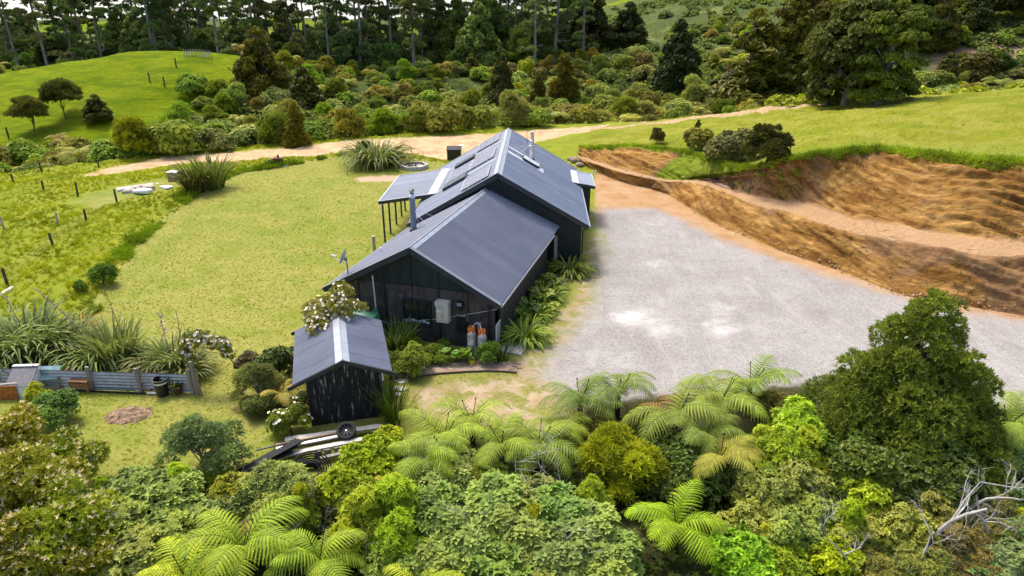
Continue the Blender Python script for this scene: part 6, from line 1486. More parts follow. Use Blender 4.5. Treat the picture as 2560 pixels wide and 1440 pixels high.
# gas bottles
def gas_bottle(px, py, label):
    p = at(px, py); t = T('gas_bottle', label, 'gas bottle', p, -.1, 'gas bottles at the front wall'); r = .187
    pt(t, MB().lathe([(0, .06), (r*.8, .06), (r*.96, .12), (r, .2), (r, .98), (r*.95, 1.05), (r*.75, 1.12), (r*.35, 1.16), (0, 1.17)], 24), 'body', M_GASB, True); pt(t, MB().lathe([(r*.82, 0), (r*.86, 0), (r*.86, .1), (r*.82, .1), (r*.82, 0)], 24), 'foot_ring', M_GASB, True)
    m = MB().lathe([(r*.66, 1.30), (r*.72, 1.29), (r*.72, 1.36), (r*.66, 1.36), (r*.66, 1.30)], 20)
    for k in range(4): a = k*math.pi/2+.6; m.box((math.cos(a)*r*.69, math.sin(a)*r*.69, 1.21), (.05, .05, .22), Matrix.Rotation(a, 3, 'Z'))
    pt(t, m, 'collar', M_ORANGE, True); pt(t, MB().tube([(0, 0, 1.15), (0, 0, 1.27)], .025, 8), 'valve', M_ALU)
    def curved(a0, a1, z0, z1, rr):
        m = MB(); n = 8; vs = [(math.cos(a0+(a1-a0)*i/n)*rr, math.sin(a0+(a1-a0)*i/n)*rr, z) for z in (z0, z1) for i in range(n+1)]; return m.add(vs, [(i, i+1, n+2+i, n+1+i) for i in range(n)])
    q = pt(t, curved(-2.35, -.95, .58, .86, r+.003), 'paper_label', M_WHITE)
    def mark(ac, zc, w, h, kind, mat, rr):
        m = MB(); n = 12; ps = [(math.cos(k*2*math.pi/n)*w, math.sin(k*2*math.pi/n)*h) for k in range(n)] if kind == 'o' else [(w, 0), (0, h), (-w, 0), (0, -h)]
        ps = ps; vs = [(math.cos(ac+u/r)*rr, math.sin(ac+u/r)*rr, zc+v) for u, v in ps]; return ob('hazard_mark', m.add(vs, [tuple(range(len(vs)))]).mesh('hazard_mark'), mat, q)
    mark(-1.40, .72, .085, .095, 'd', M_RED, r+.006); mark(-1.40, .73, .02, .03, 'o', M_WHITE, r+.009); mark(-2.08, .78, .045, .05, 'o', M_RED, r+.006); mark(-2.08, .78, .03, .012, 'o', M_WHITE, r+.009)
    pt(t, MB().lathe([(r+.004, .45), (r+.012, .45), (r+.012, .475), (r+.004, .475)], 20), 'strap', M_ALU, True); return t
gas_bottle(1180, 889, 'grey gas bottle with orange collar, nearer the round-leaved clump'); gas_bottle(1206, 896, 'grey gas bottle with orange collar, half behind the feathery bush')
pr_ = wall_frame(1199, 808); t = T('gas_regulator', 'pale regulator plate with two looping hoses above the gas bottles', 'regulator', pr_, -WAZ); pt(t, MB().box((0, -.1, .04), (.26, .02, .16), Matrix.Rotation(.5, 3, 'X')), 'cover_plate', M_ALU); pt(t, MB().tube([(0, -.1, .0), (0, -.1, -.22)], .045, 8), 'body', M_ALU)
Ti = t.matrix_basis.inverted()
for px, py in ((1180, 889), (1206, 896)):
    e = Ti @ (at(px, py)+Vector((0, 0, 1.25))); s0 = Vector((.02, -.1, .02)); pt(t, MB().tube([s0, s0.lerp(e, .35)+Vector((0, -.05, .14)), s0.lerp(e, .75)+Vector((0, -.03, .12)), e], .014, 6), 'hose', M_WHITE)
p = at(1180, 912); t = T('bucket', 'small yellow bucket in front of the gas bottles', 'bucket', p); pt(t, MB().lathe([(0, .01), (.10, .01), (.135, .26), (.128, .26), (.095, .03)], 16), 'pail', M_YEL, True); pt(t, MB().tube([(-.13, 0, .26), (-.09, 0, .36), (.09, 0, .36), (.13, 0, .26)], .008, 5), 'handle', M_ALU)
# white pole and wire line
p0 = at(945, 800, .9); b = at(947, 840); t = T('washing_line_pole', 'thin white pole standing in front of the gable wall', 'pole', Vector((b.x, b.y, 0))); hp = 2.9; pt(t, MB().tube([(0, 0, 0), (-.05, 0, hp)], .028, 8), 'tube', M_WHITE); pt(t, MB().tube([(-.05, 0, hp-.02), (-.05, 0, hp+.05)], .035, 8), 'end_cap', M_ALU)
a = wl(955, 808)+Vector((0, -.05, 0)); b = wl(1243, 772)+Vector((0, -.05, 0)); mid = (a+b)/2-Vector((0, 0, .10)); ob('washing_line', MB().tube([a, a.lerp(mid, .5)-Vector((0, 0, .02)), mid, mid.lerp(b, .5)-Vector((0, 0, .02)), b], .009, 5).mesh('washing_line'), M_ALU, label='thin sagging wire strung across the front gable wall', cat='wire')
# timber post against the main block
p = at(1387, 668); ob('timber_post', MB().box((0, 0, .85), (.2, .2, 1.9)).box((.01, .02, 1.84), (.16, .15, .1)).mesh('timber_post'), M_WOODG, loc=p, rot=(.02, -.02, .3), label='weathered grey timber post at the inner corner of the house', cat='post')
p = at(940, 668); ob('pale_post', MB().box((0, 0, .9), (.14, .14, 1.8)).box((0, 0, 1.83), (.18, .18, .05)).mesh('pale_post'), M_GREYP, loc=p, label='pale square post on the lawn behind the wing roof', cat='post')
# satellite dish
a = wroof(870, 684, -1, .05); p = WM @ a; t = T('satellite_dish', 'grey satellite dish on a braced mast at the eave of the front wing', 'satellite dish', p, -WAZ)
pt(t, MB().tube([(0, 0, -.05), (0, 0, .62), (-.03, -.02, .72)], .028, 8), 'mast', M_FLUEB); 
for e in ((.45, .35, -.20), (-.35, -.2, -.22)): pt(t, MB().tube([(0, 0, .38), e], .010, 6), 'brace', M_ALU)
prof = [(r_, .32*(r_/.36)**2*.28) for r_ in np.linspace(0, .36, 7)]; dm = MB().lathe(prof, 24); Rm = Matrix.Rotation(R(-68), 3, 'Y') ; Rz = Matrix.Rotation(R(12), 3, 'Z')
dm.v = [tuple(Rz @ (Rm @ Vector((v[0], v[1]*.92, v[2])))+Vector((-.08, -.03, .78))) for v in dm.v]; pt(t, dm, 'dish', paint('dish grey', (.33, .37, .41), .45), True)
pt(t, MB().tube([(-.05, -.05, .50), (-.35, -.08, .62), (-.55, -.08, .78)], .014, 6), 'arm', M_WHITE); pt(t, MB().tube([(-.50, -.08, .80), (-.68, -.09, .84)], [.05, .06], 8), 'receiver', M_WHITE); pt(t, MB().box((-.03, -.02, .70), (.1, .1, .14)), 'bracket', M_FLUEB)
# green water tank behind the shed
p = at(893, 860); p = at(900, 775, 1.5); t = T('water_tank', 'green plastic water tank between shed and gable wall', 'water tank', Vector((p.x, p.y-.1, 0))); pt(t, MB().lathe([(.82, 0), (.86, .2), (.86, 1.25), (.80, 1.38), (.45, 1.52), (.30, 1.55), (0, 1.56)], 28), 'body', M_TANK, True); pt(t, MB().lathe([(.26, 1.55), (.26, 1.62), (.2, 1.64), (0, 1.64)], 20, (.28, .12, -.03)), 'lid', M_BLK, True)
for k in range(5): pt(t, MB().lathe([(.862, .25+k*.22), (.885, .30+k*.22), (.862, .35+k*.22)], 28), 'rib', M_TANK, True)

# ---- timber stack, wheel, ribbed sheets, pipe coil
def plank(x0, x1, z, w, h, label, mat, name='plank', grp='planks stacked below the shed'):
    a, b = at(*x0, z), at(*x1, z); c = (a+b)/2; az = math.atan2(b.y-a.y, b.x-a.x); L_ = (b-a).length
    me = MB().box((0, 0, 0), (L_, w, h)); me.v = [(v[0], v[1]+.01*math.sin(v[0]*3), v[2]) for v in me.v]
    return ob(name, me.mesh(name), mat, loc=c, rot=(random.uniform(-.02, .02), 0, az), label=label, cat='plank', group=grp)
plank((712, 1100), (952, 1065), .26, .24, .06, 'wide pale plank running along the foot of the shed wall', M_PALEW)
plank((690, 1112), (880, 1075), .30, .06, .045, 'brown batten lying between the pale planks', M_WOOD)
plank((690, 1122), (860, 1088), .33, .13, .05, 'white-painted board in the middle of the timber stack', M_WHITE)
plank((700, 1140), (905, 1098), .36, .2, .06, 'front weathered white plank of the timber stack', M_PALEW)
plank((800, 1145), (880, 1128), .18, .14, .05, 'short grey plank under the front of the timber stack', M_WOODG)
plank((640, 1125), (740, 1103), .34, .05, .04, 'dark thin batten sticking out of the timber stack', M_BLK)
for k in range(3): 
    a = at(790+k*25, 1150-k*4, 0); ob('support_block', MB().box((0, 0, .05), (.2, .3, .3)).mesh('support_block'), M_WOODG, loc=(a.x, a.y+.25, .0), rot=(0, 0, .2+k*.1), label='grey timber block propping up the plank stack', cat='block', group='blocks under the planks')
# car wheel leaning on the planks
p = at(866, 1078, .55); t = T('car_wheel', 'black car wheel with alloy rim lying on the plank stack', 'wheel', p); t.rotation_euler = (R(28), R(4), 0)
tr = MB().lathe([(.235, -.09), (.29, -.105), (.325, -.09), (.335, 0), (.325, .09), (.29, .105), (.235, .09), (.225, 0), (.235, -.09)], 36); pt(t, tr, 'tyre', M_RUB, True)
rim = pt(t, MB().lathe([(.235, .085), (.225, .095), (.21, .08), (.205, -.08), (.235, -.085)], 36), 'rim', paint('black alloy', (.03, .03, .032), .3, .1, 5, .7), True)
for k in range(10):
    a = 2*math.pi*k/10; ob('spoke', MB().bar((math.cos(a)*.04, math.sin(a)*.04, .06), (math.cos(a+.12)*.215, math.sin(a+.12)*.215, .075), .03, .02).mesh('spoke'), MATS['black alloy'], rim)
pt(t, MB().lathe([(0, .08), (.03, .08), (.045, .06), (.045, .0)], 14), 'hub_cap', M_ALU, True); pt(t, MB().lathe([(0, -.05), (.2, -.05)], 24), 'brake_side', M_BLK)
for s_ in range(24):
    pass
# black ribbed sheets beside the timber
for k in range(3):
    a, b = at(570+k*30, 1180-k*8, .1), at(725+k*8, 1112-k*4, .22); L_ = (b-a).length; az = math.atan2(b.y-a.y, b.x-a.x)
    me = corr_sheet('ribbed_sheet', .70, L_, .116, .028, 6); me.materials.append(M_DSHEET)
    o = ob('ribbed_sheet', me, None, loc=a+Vector((0, -.25+.12*k, .03+.05*k)), label='black ribbed plastic sheet sloping down from the timber stack', cat='sheet', group='ribbed sheets beside the timber'); o.rotation_euler = (0, 0, az-math.pi/2); o.rotation_euler.rotate_axis('X', math.asin(min(.9, (b.z-a.z)/L_))); o.rotation_euler.rotate_axis('Y', -.35)
p = at(760, 1215, .0); t = T('pipe_coil', 'coil of black water pipe leaning below the planks', 'pipe coil', at(775, 1190)+Vector((.1, -.1, .3))); 
for k in range(6):
    r_ = .62-.075*k; pt(t, MB().tube([(math.cos(a)*r_, .02*k*math.sin(a), math.sin(a)*r_*.95) for a in np.linspace(0, 6.283, 33)], .022, 6, False), 'loop', M_DSHEET, True)
t.rotation_euler = (R(-38), R(12), R(18))
p = at(742, 1158, .25); ob('drain_pipe', MB().tube([(0, 0, 0), (.75, .1, -.1)], .13, 12).mesh('drain_pipe', True), M_DSHEET, loc=p, label='short length of ribbed black drainpipe under the planks', cat='pipe')

# ---- yard on the left: iron fence, hutches, bench, bin
fa, fb = at(-30, 968), at(492, 985); fd = (fb-fa); FL = fd.length; faz = math.atan2(fd.y, fd.x)
fence = T('corrugated_fence', 'low fence of grey corrugated iron sheets on timber posts', 'fence', Vector((fa.x, fa.y, 0)), faz)
posts = [ (Matrix.Rotation(-faz, 3, 'Z') @ (at(px, 985)-fa)).x for px in (85, 222, 352, 485)]
edges = [0]+posts; hS = .82
for i in range(4):
    x0, x1 = edges[i]+.05, edges[i+1]-.03
    me = corr_sheet('iron_sheet', hS, x1-x0, .137, .02, 6); me.materials.append(M_GALV)
    q = ob('iron_sheet', me, None, fence); Tm = Matrix(((0, 1, 0, x0), (0, 0, -1, .03+.012*(i % 2)), (1, 0, 0, .04), (0, 0, 0, 1))); q.matrix_local = Tm
for x in posts: ob('fence_post', MB().box((0, 0, .5), (.13, .10, 1.15)).mesh('fence_post'), M_WOODG, fence, loc=(x, -.03, 0), rot=(0, random.uniform(-.05, .05), 0))
ob('fence_post', MB().box((0, 0, .7), (.12, .12, 1.5)).mesh('fence_post'), M_WOODG, fence, loc=(FL+.08, -.05, 0), rot=(0, -.03, 0)); ob('brace', MB().bar((FL+.25, -.1, 0), (FL+.10, -.05, .8), .08, .06).mesh('brace'), M_WOOD, fence)
t = T('garden_arch', 'bent rod arch carrying the pink rose at the fence end', 'arch', arch_loc); pts_ = [at(478, 930, .8)-arch_loc, at(465, 880, 1.6)-arch_loc, at(490, 848, 2.05)-arch_loc, at(530, 858, 1.95)-arch_loc, at(562, 880, 1.55)-arch_loc, at(590, 915, .9)-arch_loc]
pt(t, MB().tube(pts_, .022, 6), 'hoop', M_TWIG); pt(t, MB().tube([Vector((0, 0, 0)), pts_[0]], .03, 6), 'leg', M_WOODG)
# kennel: white box with sloping dark lid
p = at(65, 990); t = T('kennel', 'white box kennel with sloping grey lid beside the iron fence', 'kennel', p, .06)
w_, d_, h0, h1 = .86, .75, .55, 1.0
t.location = at(70, 985); fr = [(-w_/2, -d_/2, 0), (w_/2, -d_/2, 0), (w_/2, d_/2, 0), (-w_/2, d_/2, 0), (-w_/2, -d_/2, h0), (w_/2, -d_/2, h0), (w_/2, d_/2, h1), (-w_/2, d_/2, h1)]
pt(t, MB().add([Vector(v) for v in fr], [(0, 3, 2, 1), (4, 5, 6, 7), (0, 1, 5, 4), (1, 2, 6, 5), (2, 3, 7, 6), (3, 0, 4, 7)]), 'box', M_WHITE)
an = math.atan2(h1-h0, d_); pt(t, MB().box((0, -.03, (h0+h1)/2+.03), (w_+.06, math.hypot(d_, h1-h0)+.02, .03), Matrix.Rotation(an, 3, 'X')), 'lid', paint('felt grey', (.16, .155, .17), .8, .2, 12)); pt(t, MB().box((0, d_/2-.02, h1+.06), (w_+.08, .14, .03)), 'top_board', M_WHITE)
# hutch with teal corrugated roof
c4 = [at(63, 952, .5), at(142, 948, .5), at(172, 915, .78), at(95, 921, .78)]; b0 = at(110, 975); t = T('animal_hutch', 'lean-to hutch with teal corrugated roof by the brown bench', 'hutch', b0)
a, b, c_, d4 = [v-b0 for v in c4]; L_ = (d4-a).length; wv = (b-a).length
me = corr_sheet('roof_sheet', wv, L_, .0762, .012, 4); me.materials.append(M_TEAL); q = ob('roof_sheet', me, None, t); ux = (b-a).normalized(); uy = (d4-a).normalized(); uz = ux.cross(uy).normalized(); uy = uz.cross(ux)
Mx = Matrix.Identity(4)
for cc, v in enumerate((ux, uy, uz)):
    for r_ in range(3): Mx[r_][cc] = v[r_]
Mx.translation = a; q.matrix_local = Mx
for v, z in ((a, 0), (b, 0), (c_, 0), (d4, 0)): pt(t, MB().bar((v.x, v.y, -.05), (v.x, v.y, v.z-.03), .06, .06), 'corner_post', M_WOOD)
pt(t, MB().bar(a-Vector((0, 0, .05)), d4-Vector((0, 0, .05)), .05, .07), 'rafter', M_WOOD); pt(t, MB().bar(b-Vector((0, 0, .05)), c_-Vector((0, 0, .05)), .05, .07), 'rafter', M_WOOD); pt(t, MB().bar((a.x, a.y, .12), (b.x, b.y, .12), .04, .2), 'base_board', M_WOODG); pt(t, MB().bar((d4.x, d4.y, .3), (c_.x, c_.y, .3), .03, .55), 'back_board', M_WOODG); pt(t, MB().bar(b-Vector((0, 0, .28)), c_-Vector((0, 0, .65)), .04, .05), 'rail', M_PALEW)
# rusty pen at the picture's left edge of the yard
p = at(25, 1000); t = T('rusty_pen', 'rust-brown sheet pen with pale top rail below the kennel', 'pen', p, .05); pt(t, MB().box((-.3, 0, .3), (1.3, .03, .62)), 'rust_sheet', paint('orange rust', (.36, .12, .025), .85, .35, 7)); pt(t, MB().bar((-.95, 0, .63), (.38, .1, .66), .05, .05), 'top_rail', M_PALEW); pt(t, MB().box((.34, .02, .3), (.06, .06, .66)).box((-.9, .02, .3), (.06, .06, .66)), 'post', M_WOODG); pt(t, MB().box((.42, .35, .2), (.5, .06, .3)), 'side_board', M_WOODG)
# brown bench table
c4 = [at(168, 953, .5), at(216, 956, .5), at(231, 940, .5), at(184, 938, .5)]; cen = sum(c4, Vector())/4; t = T('wooden_bench', 'square brown timber bench against the corrugated fence', 'bench', Vector((cen.x, cen.y, 0)), 0)
M_BRN = paint('brown stained timber', (.26, .125, .06), .6, .25, 5); off = Vector((cen.x, cen.y, 0)); pol = [(v-off) for v in c4]
for k in range(4):
    f0, f1 = k/4, (k+1)/4-.02; pl = [pol[0].lerp(pol[3], f0), pol[1].lerp(pol[2], f0), pol[1].lerp(pol[2], f1), pol[0].lerp(pol[3], f1)]; pt(t, MB().prism([(v.x, v.y) for v in pl], .46, .5), 'seat_board', M_BRN)
for v in pol: vv = v*.85; pt(t, MB().box((vv.x, vv.y, .22), (.08, .08, .48)), 'leg', M_BRN)
pt(t, MB().bar((pol[1]*.9).xy.to_3d()+Vector((0, 0, .3)), (pol[2]*.9).xy.to_3d()+Vector((0, 0, .3)), .03, .3), 'side_board', paint('ochre board', (.42, .24, .07), .7)); pt(t, MB().bar((pol[0]*.9).xy.to_3d()+Vector((0, 0, .3)), (pol[1]*.9).xy.to_3d()+Vector((0, 0, .3)), .03, .2), 'apron', M_BRN)
# rubbish bin
p = at(408, 988); t = T('rubbish_bin', 'open black plastic bin with a white band beside the iron fence', 'bin', p); pt(t, MB().lathe([(0, .01), (.20, .01), (.255, .70), (.275, .70), (.275, .73), (.24, .73), (.19, .04)], 24), 'tub', M_BLK, True); pt(t, MB().lathe([(.248, .56), (.256, .56), (.264, .63), (.256, .63)], 24), 'band', M_WHITE, True); pt(t, MB().bar((-.29, 0, .62), (-.25, 0, .68), .06, .02), 'handle', M_BLK); pt(t, MB().bar((.29, 0, .62), (.25, 0, .68), .06, .02), 'handle', M_BLK)
for (x0, x1, z, r_, mt, lab) in (((182, 975), (395, 985), .05, .035, M_DSHEET, 'long dark pipe lying along the foot of the iron fence'), ((200, 970), (335, 975), .09, .025, M_FLUEB, 'shorter grey pipe lying behind the dark one'), ((185, 972), (200, 973), .06, .045, M_WHITE, 'white pipe offcut at the end of the dark pipe'), ((368, 983), (395, 984), .06, .045, M_WHITE, 'white pipe end poking out beside the bin')):
    a, b = at(*x0, z), at(*x1, z); ob('pipe', MB().tube([Vector(), (b-a)*.5, b-a], r_, 10).mesh('pipe', True), mt, loc=a, label=lab, cat='pipe')
p = at(446, 985); t = T('plant_pot', 'terracotta pot with dark leafy plant beside the black bin', 'pot', p); pt(t, MB().lathe([(0, .01), (.13, .01), (.19, .32), (.2, .32), (.2, .36), (.17, .36), (.16, .3), (0, .3)], 18), 'pot', M_RUST, True)
q = ob('leaves', strap_mesh('leaves', 40, .35, .03, 88, 1.1, 1.0, .1, 4), M_GLOSS, t, loc=(0, 0, .3)); q.color = (.10, .12, .03, 1)
for k, (px, py) in enumerate([(375, 968), (362, 972), (370, 962)]): a = at(px, py, .08+.06*k); ob('firewood', MB().bar((-.28, 0, 0), (.28, .08*k-.1, 0), .10, .07).mesh('firewood'), M_WOOD, loc=a, rot=(0, 0, -.1-.1*k), label='brown timber offcut piled left of the black bin', cat='wood', group='timber offcuts by the bin')
# mulch mound
p = at(322, 1038); rng = np.random.default_rng(5); gx, gy = np.meshgrid(np.linspace(-.85, .85, 46), np.linspace(-.62, .62, 36)); rr_ = np.hypot(gx/.8, gy/.56)+.18*fbm(gx*2.2, gy*2.2, 4); zz = .16*np.clip(1-rr_**2, -.2, 1)+.10*fbm(gx*6, gy*6, 8)*(rr_ < 1.1)
idx = np.arange(gx.size).reshape(gx.shape); Qm = np.stack([idx[:-1, :-1], idx[:-1, 1:], idx[1:, 1:], idx[1:, :-1]], -1).reshape(-1, 4)
ob('mulch_mound', arr_mesh('mulch_mound', np.stack([gx, gy, zz], -1).reshape(-1, 3), Qm, False), M_MULCH, loc=(p.x, p.y, .02), label='low mound of brown mulch on the lower lawn', cat='mound')

# ---- far side of the lawn
p = at(1036, 420); t = T('sandpit', 'hexagonal white timber sandpit on the lawn behind the verandah', 'sandpit', p); Rr_ = 1.25
hexp = [(math.cos(k*math.pi/3+.1)*Rr_, math.sin(k*math.pi/3+.1)*Rr_) for k in range(6)]
for k in range(6):
    a, b = Vector((*hexp[k], .16)), Vector((*hexp[(k+1) % 6], .16)); pt(t, MB().bar(a, b, .05, .32), 'side_board', M_PALEW); pt(t, MB().bar(a*.97+Vector((0, 0, .17)), b*.97+Vector((0, 0, .17)), .2, .03), 'rim_board', M_PALEW)
pt(t, MB().prism([(x*.96, y*.96) for x, y in hexp], .02, .14), 'sand', M_SAND)
for k, (x, y) in enumerate([(-.2, -.1), (.1, .15), (.3, -.2), (-.45, .1), (.15, -.4)]): ob('toy', MB().box((0, 0, .06), (.16, .10, .10)).tube([(0, -.06, .02), (0, .06, .02)], .04, 8).mesh('toy'), [M_BLK, M_RUB, M_BLUE][k % 3], loc=(p.x+x, p.y+y, .15), rot=(0, 0, k), label='small dark toy lying in the sandpit', cat='toy', group='toys in the sandpit')
p = at(700, 415); t = T('wood_stove', 'rusty brown outdoor stove on a pale slab at the lawn edge', 'stove', p, .1); pt(t, MB().box((0, 0, .04), (1.5, .9, .1)), 'slab', M_CONC); pt(t, MB().box((-.15, .1, .4), (.75, .55, .55)).box((-.15, .1, .70), (.85, .62, .06)), 'body', M_RUST); pt(t, MB().lathe([(.10, .7), (.09, .95), (.11, 1.0), (0, 1.05)], 10, (-.1, .1, 0)), 'chimney', paint('rust red', (.26, .07, .03), .8)); pt(t, MB().box((-.15, -.19, .38), (.4, .03, .28)), 'stove_door', M_BLK)
p = at(680, 415); t = T('black_tub', 'black plastic tub next to the rusty stove', 'tub', p); pt(t, MB().lathe([(0, .02), (.3, .02), (.36, .5), (.38, .5), (.33, .46), (.28, .06)], 18), 'wall', M_BLK, True)
p = at(438, 455); t = T('slatted_crate', 'slatted timber crate with white top beside the bronze flax', 'crate', p, -.15)
for k in range(6):
    for y in (-.33, .33): pt(t, MB().box((0, y, .10+k*.135), (.8, .02, .11)), 'slat', M_WOOD)
    for x in (-.39, .39): pt(t, MB().box((x, 0, .10+k*.135), (.02, .64, .11)), 'slat', M_WOOD)
for x in (-.36, .36):
    for y in (-.3, .3): pt(t, MB().box((x, y, .42), (.05, .05, .84)), 'corner_post', M_WOOD)
pt(t, MB().box((0, 0, .87), (.88, .74, .06)), 'lid', M_WHITE)
for k, px in enumerate((447, 455)): a = at(px, 456); ob('leaning_plank', MB().bar((0, -.15, 0), (-.15, .12, .95), .07, .03).mesh('leaning_plank'), M_WOOD, loc=a, label='thin plank leaning against the slatted crate', cat='plank', group='planks leaning on the crate')
p = at(425, 459); ob('ground_board', MB().box((0, 0, .03), (.9, .5, .03)).mesh('ground_board'), M_PALEW, loc=p, rot=(0, 0, .1), label='pale board lying flat in front of the slatted crate', cat='board')
for (x0, x1, lab) in (((293, 474), (384, 461), 'long white foam panel lying on the grass'), ((386, 461), (425, 470), 'shorter white foam panel lying at an angle')):
    a, b = at(*x0, .06), at(*x1, .06); ob('foam_panel', MB().bar(Vector(), b-a, .62, .14).mesh('foam_panel'), M_WHITE, loc=a, label=lab, cat='panel')
def sack(px, py, sx, sy, sz, mat, label, rz, grp):
    rng = np.random.default_rng(int(px*7+py)); n, k_ = 14, 8; V, F = [], []
    for i in range(k_+1):
        ph = math.pi*i/k_
        for j in range(n):
            a = 2*math.pi*j/n; w = 1+.14*math.sin(3*a+ph*2)+.1*rng.normal(); e = .7
            V.append((math.copysign(abs(math.sin(ph)*math.cos(a))**e, math.cos(a))*sx*w, math.copysign(abs(math.sin(ph)*math.sin(a))**e, math.sin(a))*sy*w, sz*.9+math.copysign(abs(math.cos(ph))**.8, math.cos(ph))*sz))
    for i in range(k_):
        for j in range(n): F.append((i*n+j, (i+1)*n+j, (i+1)*n+(j+1) % n, i*n+(j+1) % n))
    ob('sack', arr_mesh('sack', np.array(V), np.array(F), True), mat, loc=at(px, py), rot=(0, 0, rz), label=label, cat='sack', group=grp)
sack(358, 484, .72, .42, .22, M_WHITE, 'white plastic sack in front of the pile on the grass', .1, None)
for px, py, sx, mt in [(325, 484, .5, M_SACK), (335, 478, .45, M_SACK), (345, 474, .5, M_SACK), (362, 472, .6, M_SACK), (372, 475, .45, M_RUST)]: sack(px, py, sx, .35, .2, M_SACK, 'brown woven sack in the pile beside the foam panels', random.random(), 'woven sacks on the grass')
a, b = at(-30, 760, .06), at(30, 720, .06); ob('white_pipe', MB().tube([Vector(), (b-a)/2, b-a], .11, 12).mesh('white_pipe', True), M_WHITE, loc=a, label='thick white pipe lying beside the wire fence', cat='pipe')
# fence posts and wires
FP1 = [(20, 715, 36), (132, 613, 26), (215, 550, 22), (292, 504, 26)]; FP2 = [(195, 490, 28), (110, 478, 22), (35, 460, 20), (105, 430, 20), (27, 420, 16), (247, 418, 15), (30, 408, 12), (100, 400, 12)]
FP3 = [(145, 562, 26), (10, 573, 26)]
tops = []
for lst, mat, lab, grp in ((FP1, M_DARKP, 'dark round post in the wire fence along the lawn', 'posts of the lawn fence'), (FP2, M_DARKP, 'dark weathered post standing in the far paddock', 'posts in the far paddock'), (FP3, M_GREYP, 'pale grey post alone in the long grass', 'pale posts in the grass')):
    for px, py, h in lst:
        p = on(px, py); hm = h*(p-Vector((0, 0, HCAM))).length/FPX*1.05; ob('fence_post', MB().tube([(0, 0, -.3), (0, 0, hm*.95), (.01, 0, hm)], [.075, .07, .055], 8).mesh('fence_post', True), mat, loc=p, rot=(random.uniform(-.06, .06), random.uniform(-.08, .04), 0), label=lab, cat='post', group=grp)
        if lst is FP1: tops.append((p, hm))
for k in range(4):
    m = MB()
    for (p, h), (q, g_) in zip(tops, tops[1:]): m.tube([p+Vector((0, 0, h*(.25+.2*k))), (p+q)/2+Vector((0, 0, (h+g_)/2*(.25+.2*k)-.04)), q+Vector((0, 0, g_*(.25+.2*k)))], .006, 4, False)
    ob('fence_wire', m.mesh('fence_wire'), paint('rusty wire', (.30, .24, .15), .7), label='thin fence wire strung between the dark posts by the lawn', cat='wire', group='wires of the lawn fence')
for k in range(13):     # distant fence line over the hill
    px = 462+k*5.6; py = 137+abs(k-6)*.35+k*.3; p = on(px, py+3); ob('hill_fence_post', MB().tube([(0, 0, -.3), (0, 0, 1.2), (0, 0, 1.25)], [.09, .085, .05], 6).mesh('hill_fence_post'), M_GREYP, loc=p, label='far pale fence post on the crest of the green hill', cat='post', group='fence posts on the green hill')
for px, py in [(441, 168), (412, 216), (22, 345), (800, 165), (375, 206)]: p = on(px, py); ob('hill_fence_post', MB().tube([(0, 0, -.3), (0, 0, 1.5), (0, 0, 1.55)], [.12, .11, .06], 6).mesh('hill_fence_post'), M_DARKP, loc=p, label='dark fence post on the flank of the green hill', cat='post', group='dark posts on the green hill')
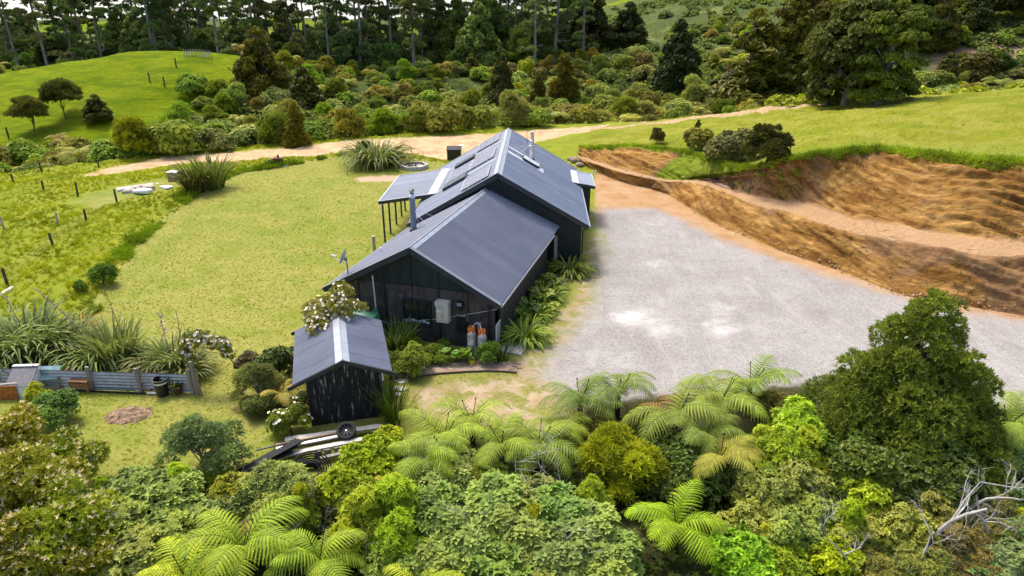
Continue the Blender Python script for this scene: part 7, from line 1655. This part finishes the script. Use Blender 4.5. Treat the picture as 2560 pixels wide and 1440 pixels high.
# behind the house
p = at(1136, 400); t = T('black_tank', 'black lidded box just behind the back eave of the house', 'tank', p, .05); pt(t, MB().box((0, 0, .55), (1.3, 1.2, 1.1)), 'body', M_BLK); pt(t, MB().box((0, 0, 1.13), (1.4, 1.3, .06), Matrix.Rotation(.1, 3, 'X')), 'lid', M_DSHEET); pt(t, MB().tube([(.5, 0, 1.1), (.5, 0, 1.35), (.9, 0, 1.4)], .04, 6), 'spout', M_ALU)
for k, (px, py, r_) in enumerate([(1437, 404, .42), (1452, 405, .40), (1449, 416, .36), (1425, 400, .3)]):
    q = on(px, py); rng = np.random.default_rng(300+k); bm = bmesh.new(); bmesh.ops.create_icosphere(bm, subdivisions=2, radius=r_)
    for v in bm.verts: v.co = v.co*(1+.16*rng.normal()*.7); v.co.z *= .75
    me = bpy.data.meshes.new('boulder'); bm.to_mesh(me); bm.free(); me.polygons.foreach_set('use_smooth', np.full(len(me.polygons), True)); ob('boulder', me, M_BOULD, loc=q+Vector((0, 0, r_*.35)), label='brown boulder at the foot of the clay slope behind the porch', cat='boulder', group='boulders behind the porch')
for px, py in [(1483, 436), (1489, 436)]: q = on(px, py); ob('white_peg', MB().tube([(0, 0, -.1), (0, 0, .3), (0, 0, .33)], [.06, .06, .05], 8).mesh('white_peg'), M_WHITE, loc=q, label='short white pipe stub on the clay behind the porch', cat='pipe', group='pipe stubs behind the porch')
# small clods and stones on the clay
rng = np.random.default_rng(44); pts_ = []
for i in range(420):
    px = rng.uniform(1500, 2560); f = rng.random(); base_ = np.interp(px, [1480, 1600, 1690, 1760, 1900, 2100, 2260, 2440, 2560], [440, 455, 492, 545, 607, 678, 738, 768, 790]); py = base_-rng.exponential(14)+6; q = on(px, py); pts_.append(q)
V, F, Tn = inst((np.array([(0, 0, .5), (.5, 0, 0), (0, .5, 0), (-.5, 0, 0), (0, -.5, 0), (0, 0, -.5)]), np.array([(0, 1, 2), (0, 2, 3), (0, 3, 4), (0, 4, 1), (5, 2, 1), (5, 3, 2), (5, 4, 3), (5, 1, 4)])), np.array(pts_), rng.normal(size=(len(pts_), 3)), .06+.16*rng.random(len(pts_))**3, rng)
ob('clods', arr_mesh('clods', V, F, True), paint('clay clods', (.34, .20, .10), .95, .3, 6), kind='stuff', label='loose clay clods scattered along the foot of the earth cut', cat='clods')
# far road glimpsed on the right
ra, rb = on(2262, 92), on(2420, 112); 
m = MB(); prv = None
for k in range(9):
    px = 2240+k*22; py = 84+k*3.2; q = on(px, py)+Vector((0, 0, .25)); w_ = Vector((.3, 1, 0)).normalized()*1.9
    cur = (q-w_, q+w_)
    if prv: m.add([prv[0], cur[0], cur[1], prv[1]], [(0, 1, 2, 3)])
    prv = cur
ob('road', m.mesh('road'), paint('road metal', (.42, .42, .42), .9, .1), kind='structure')
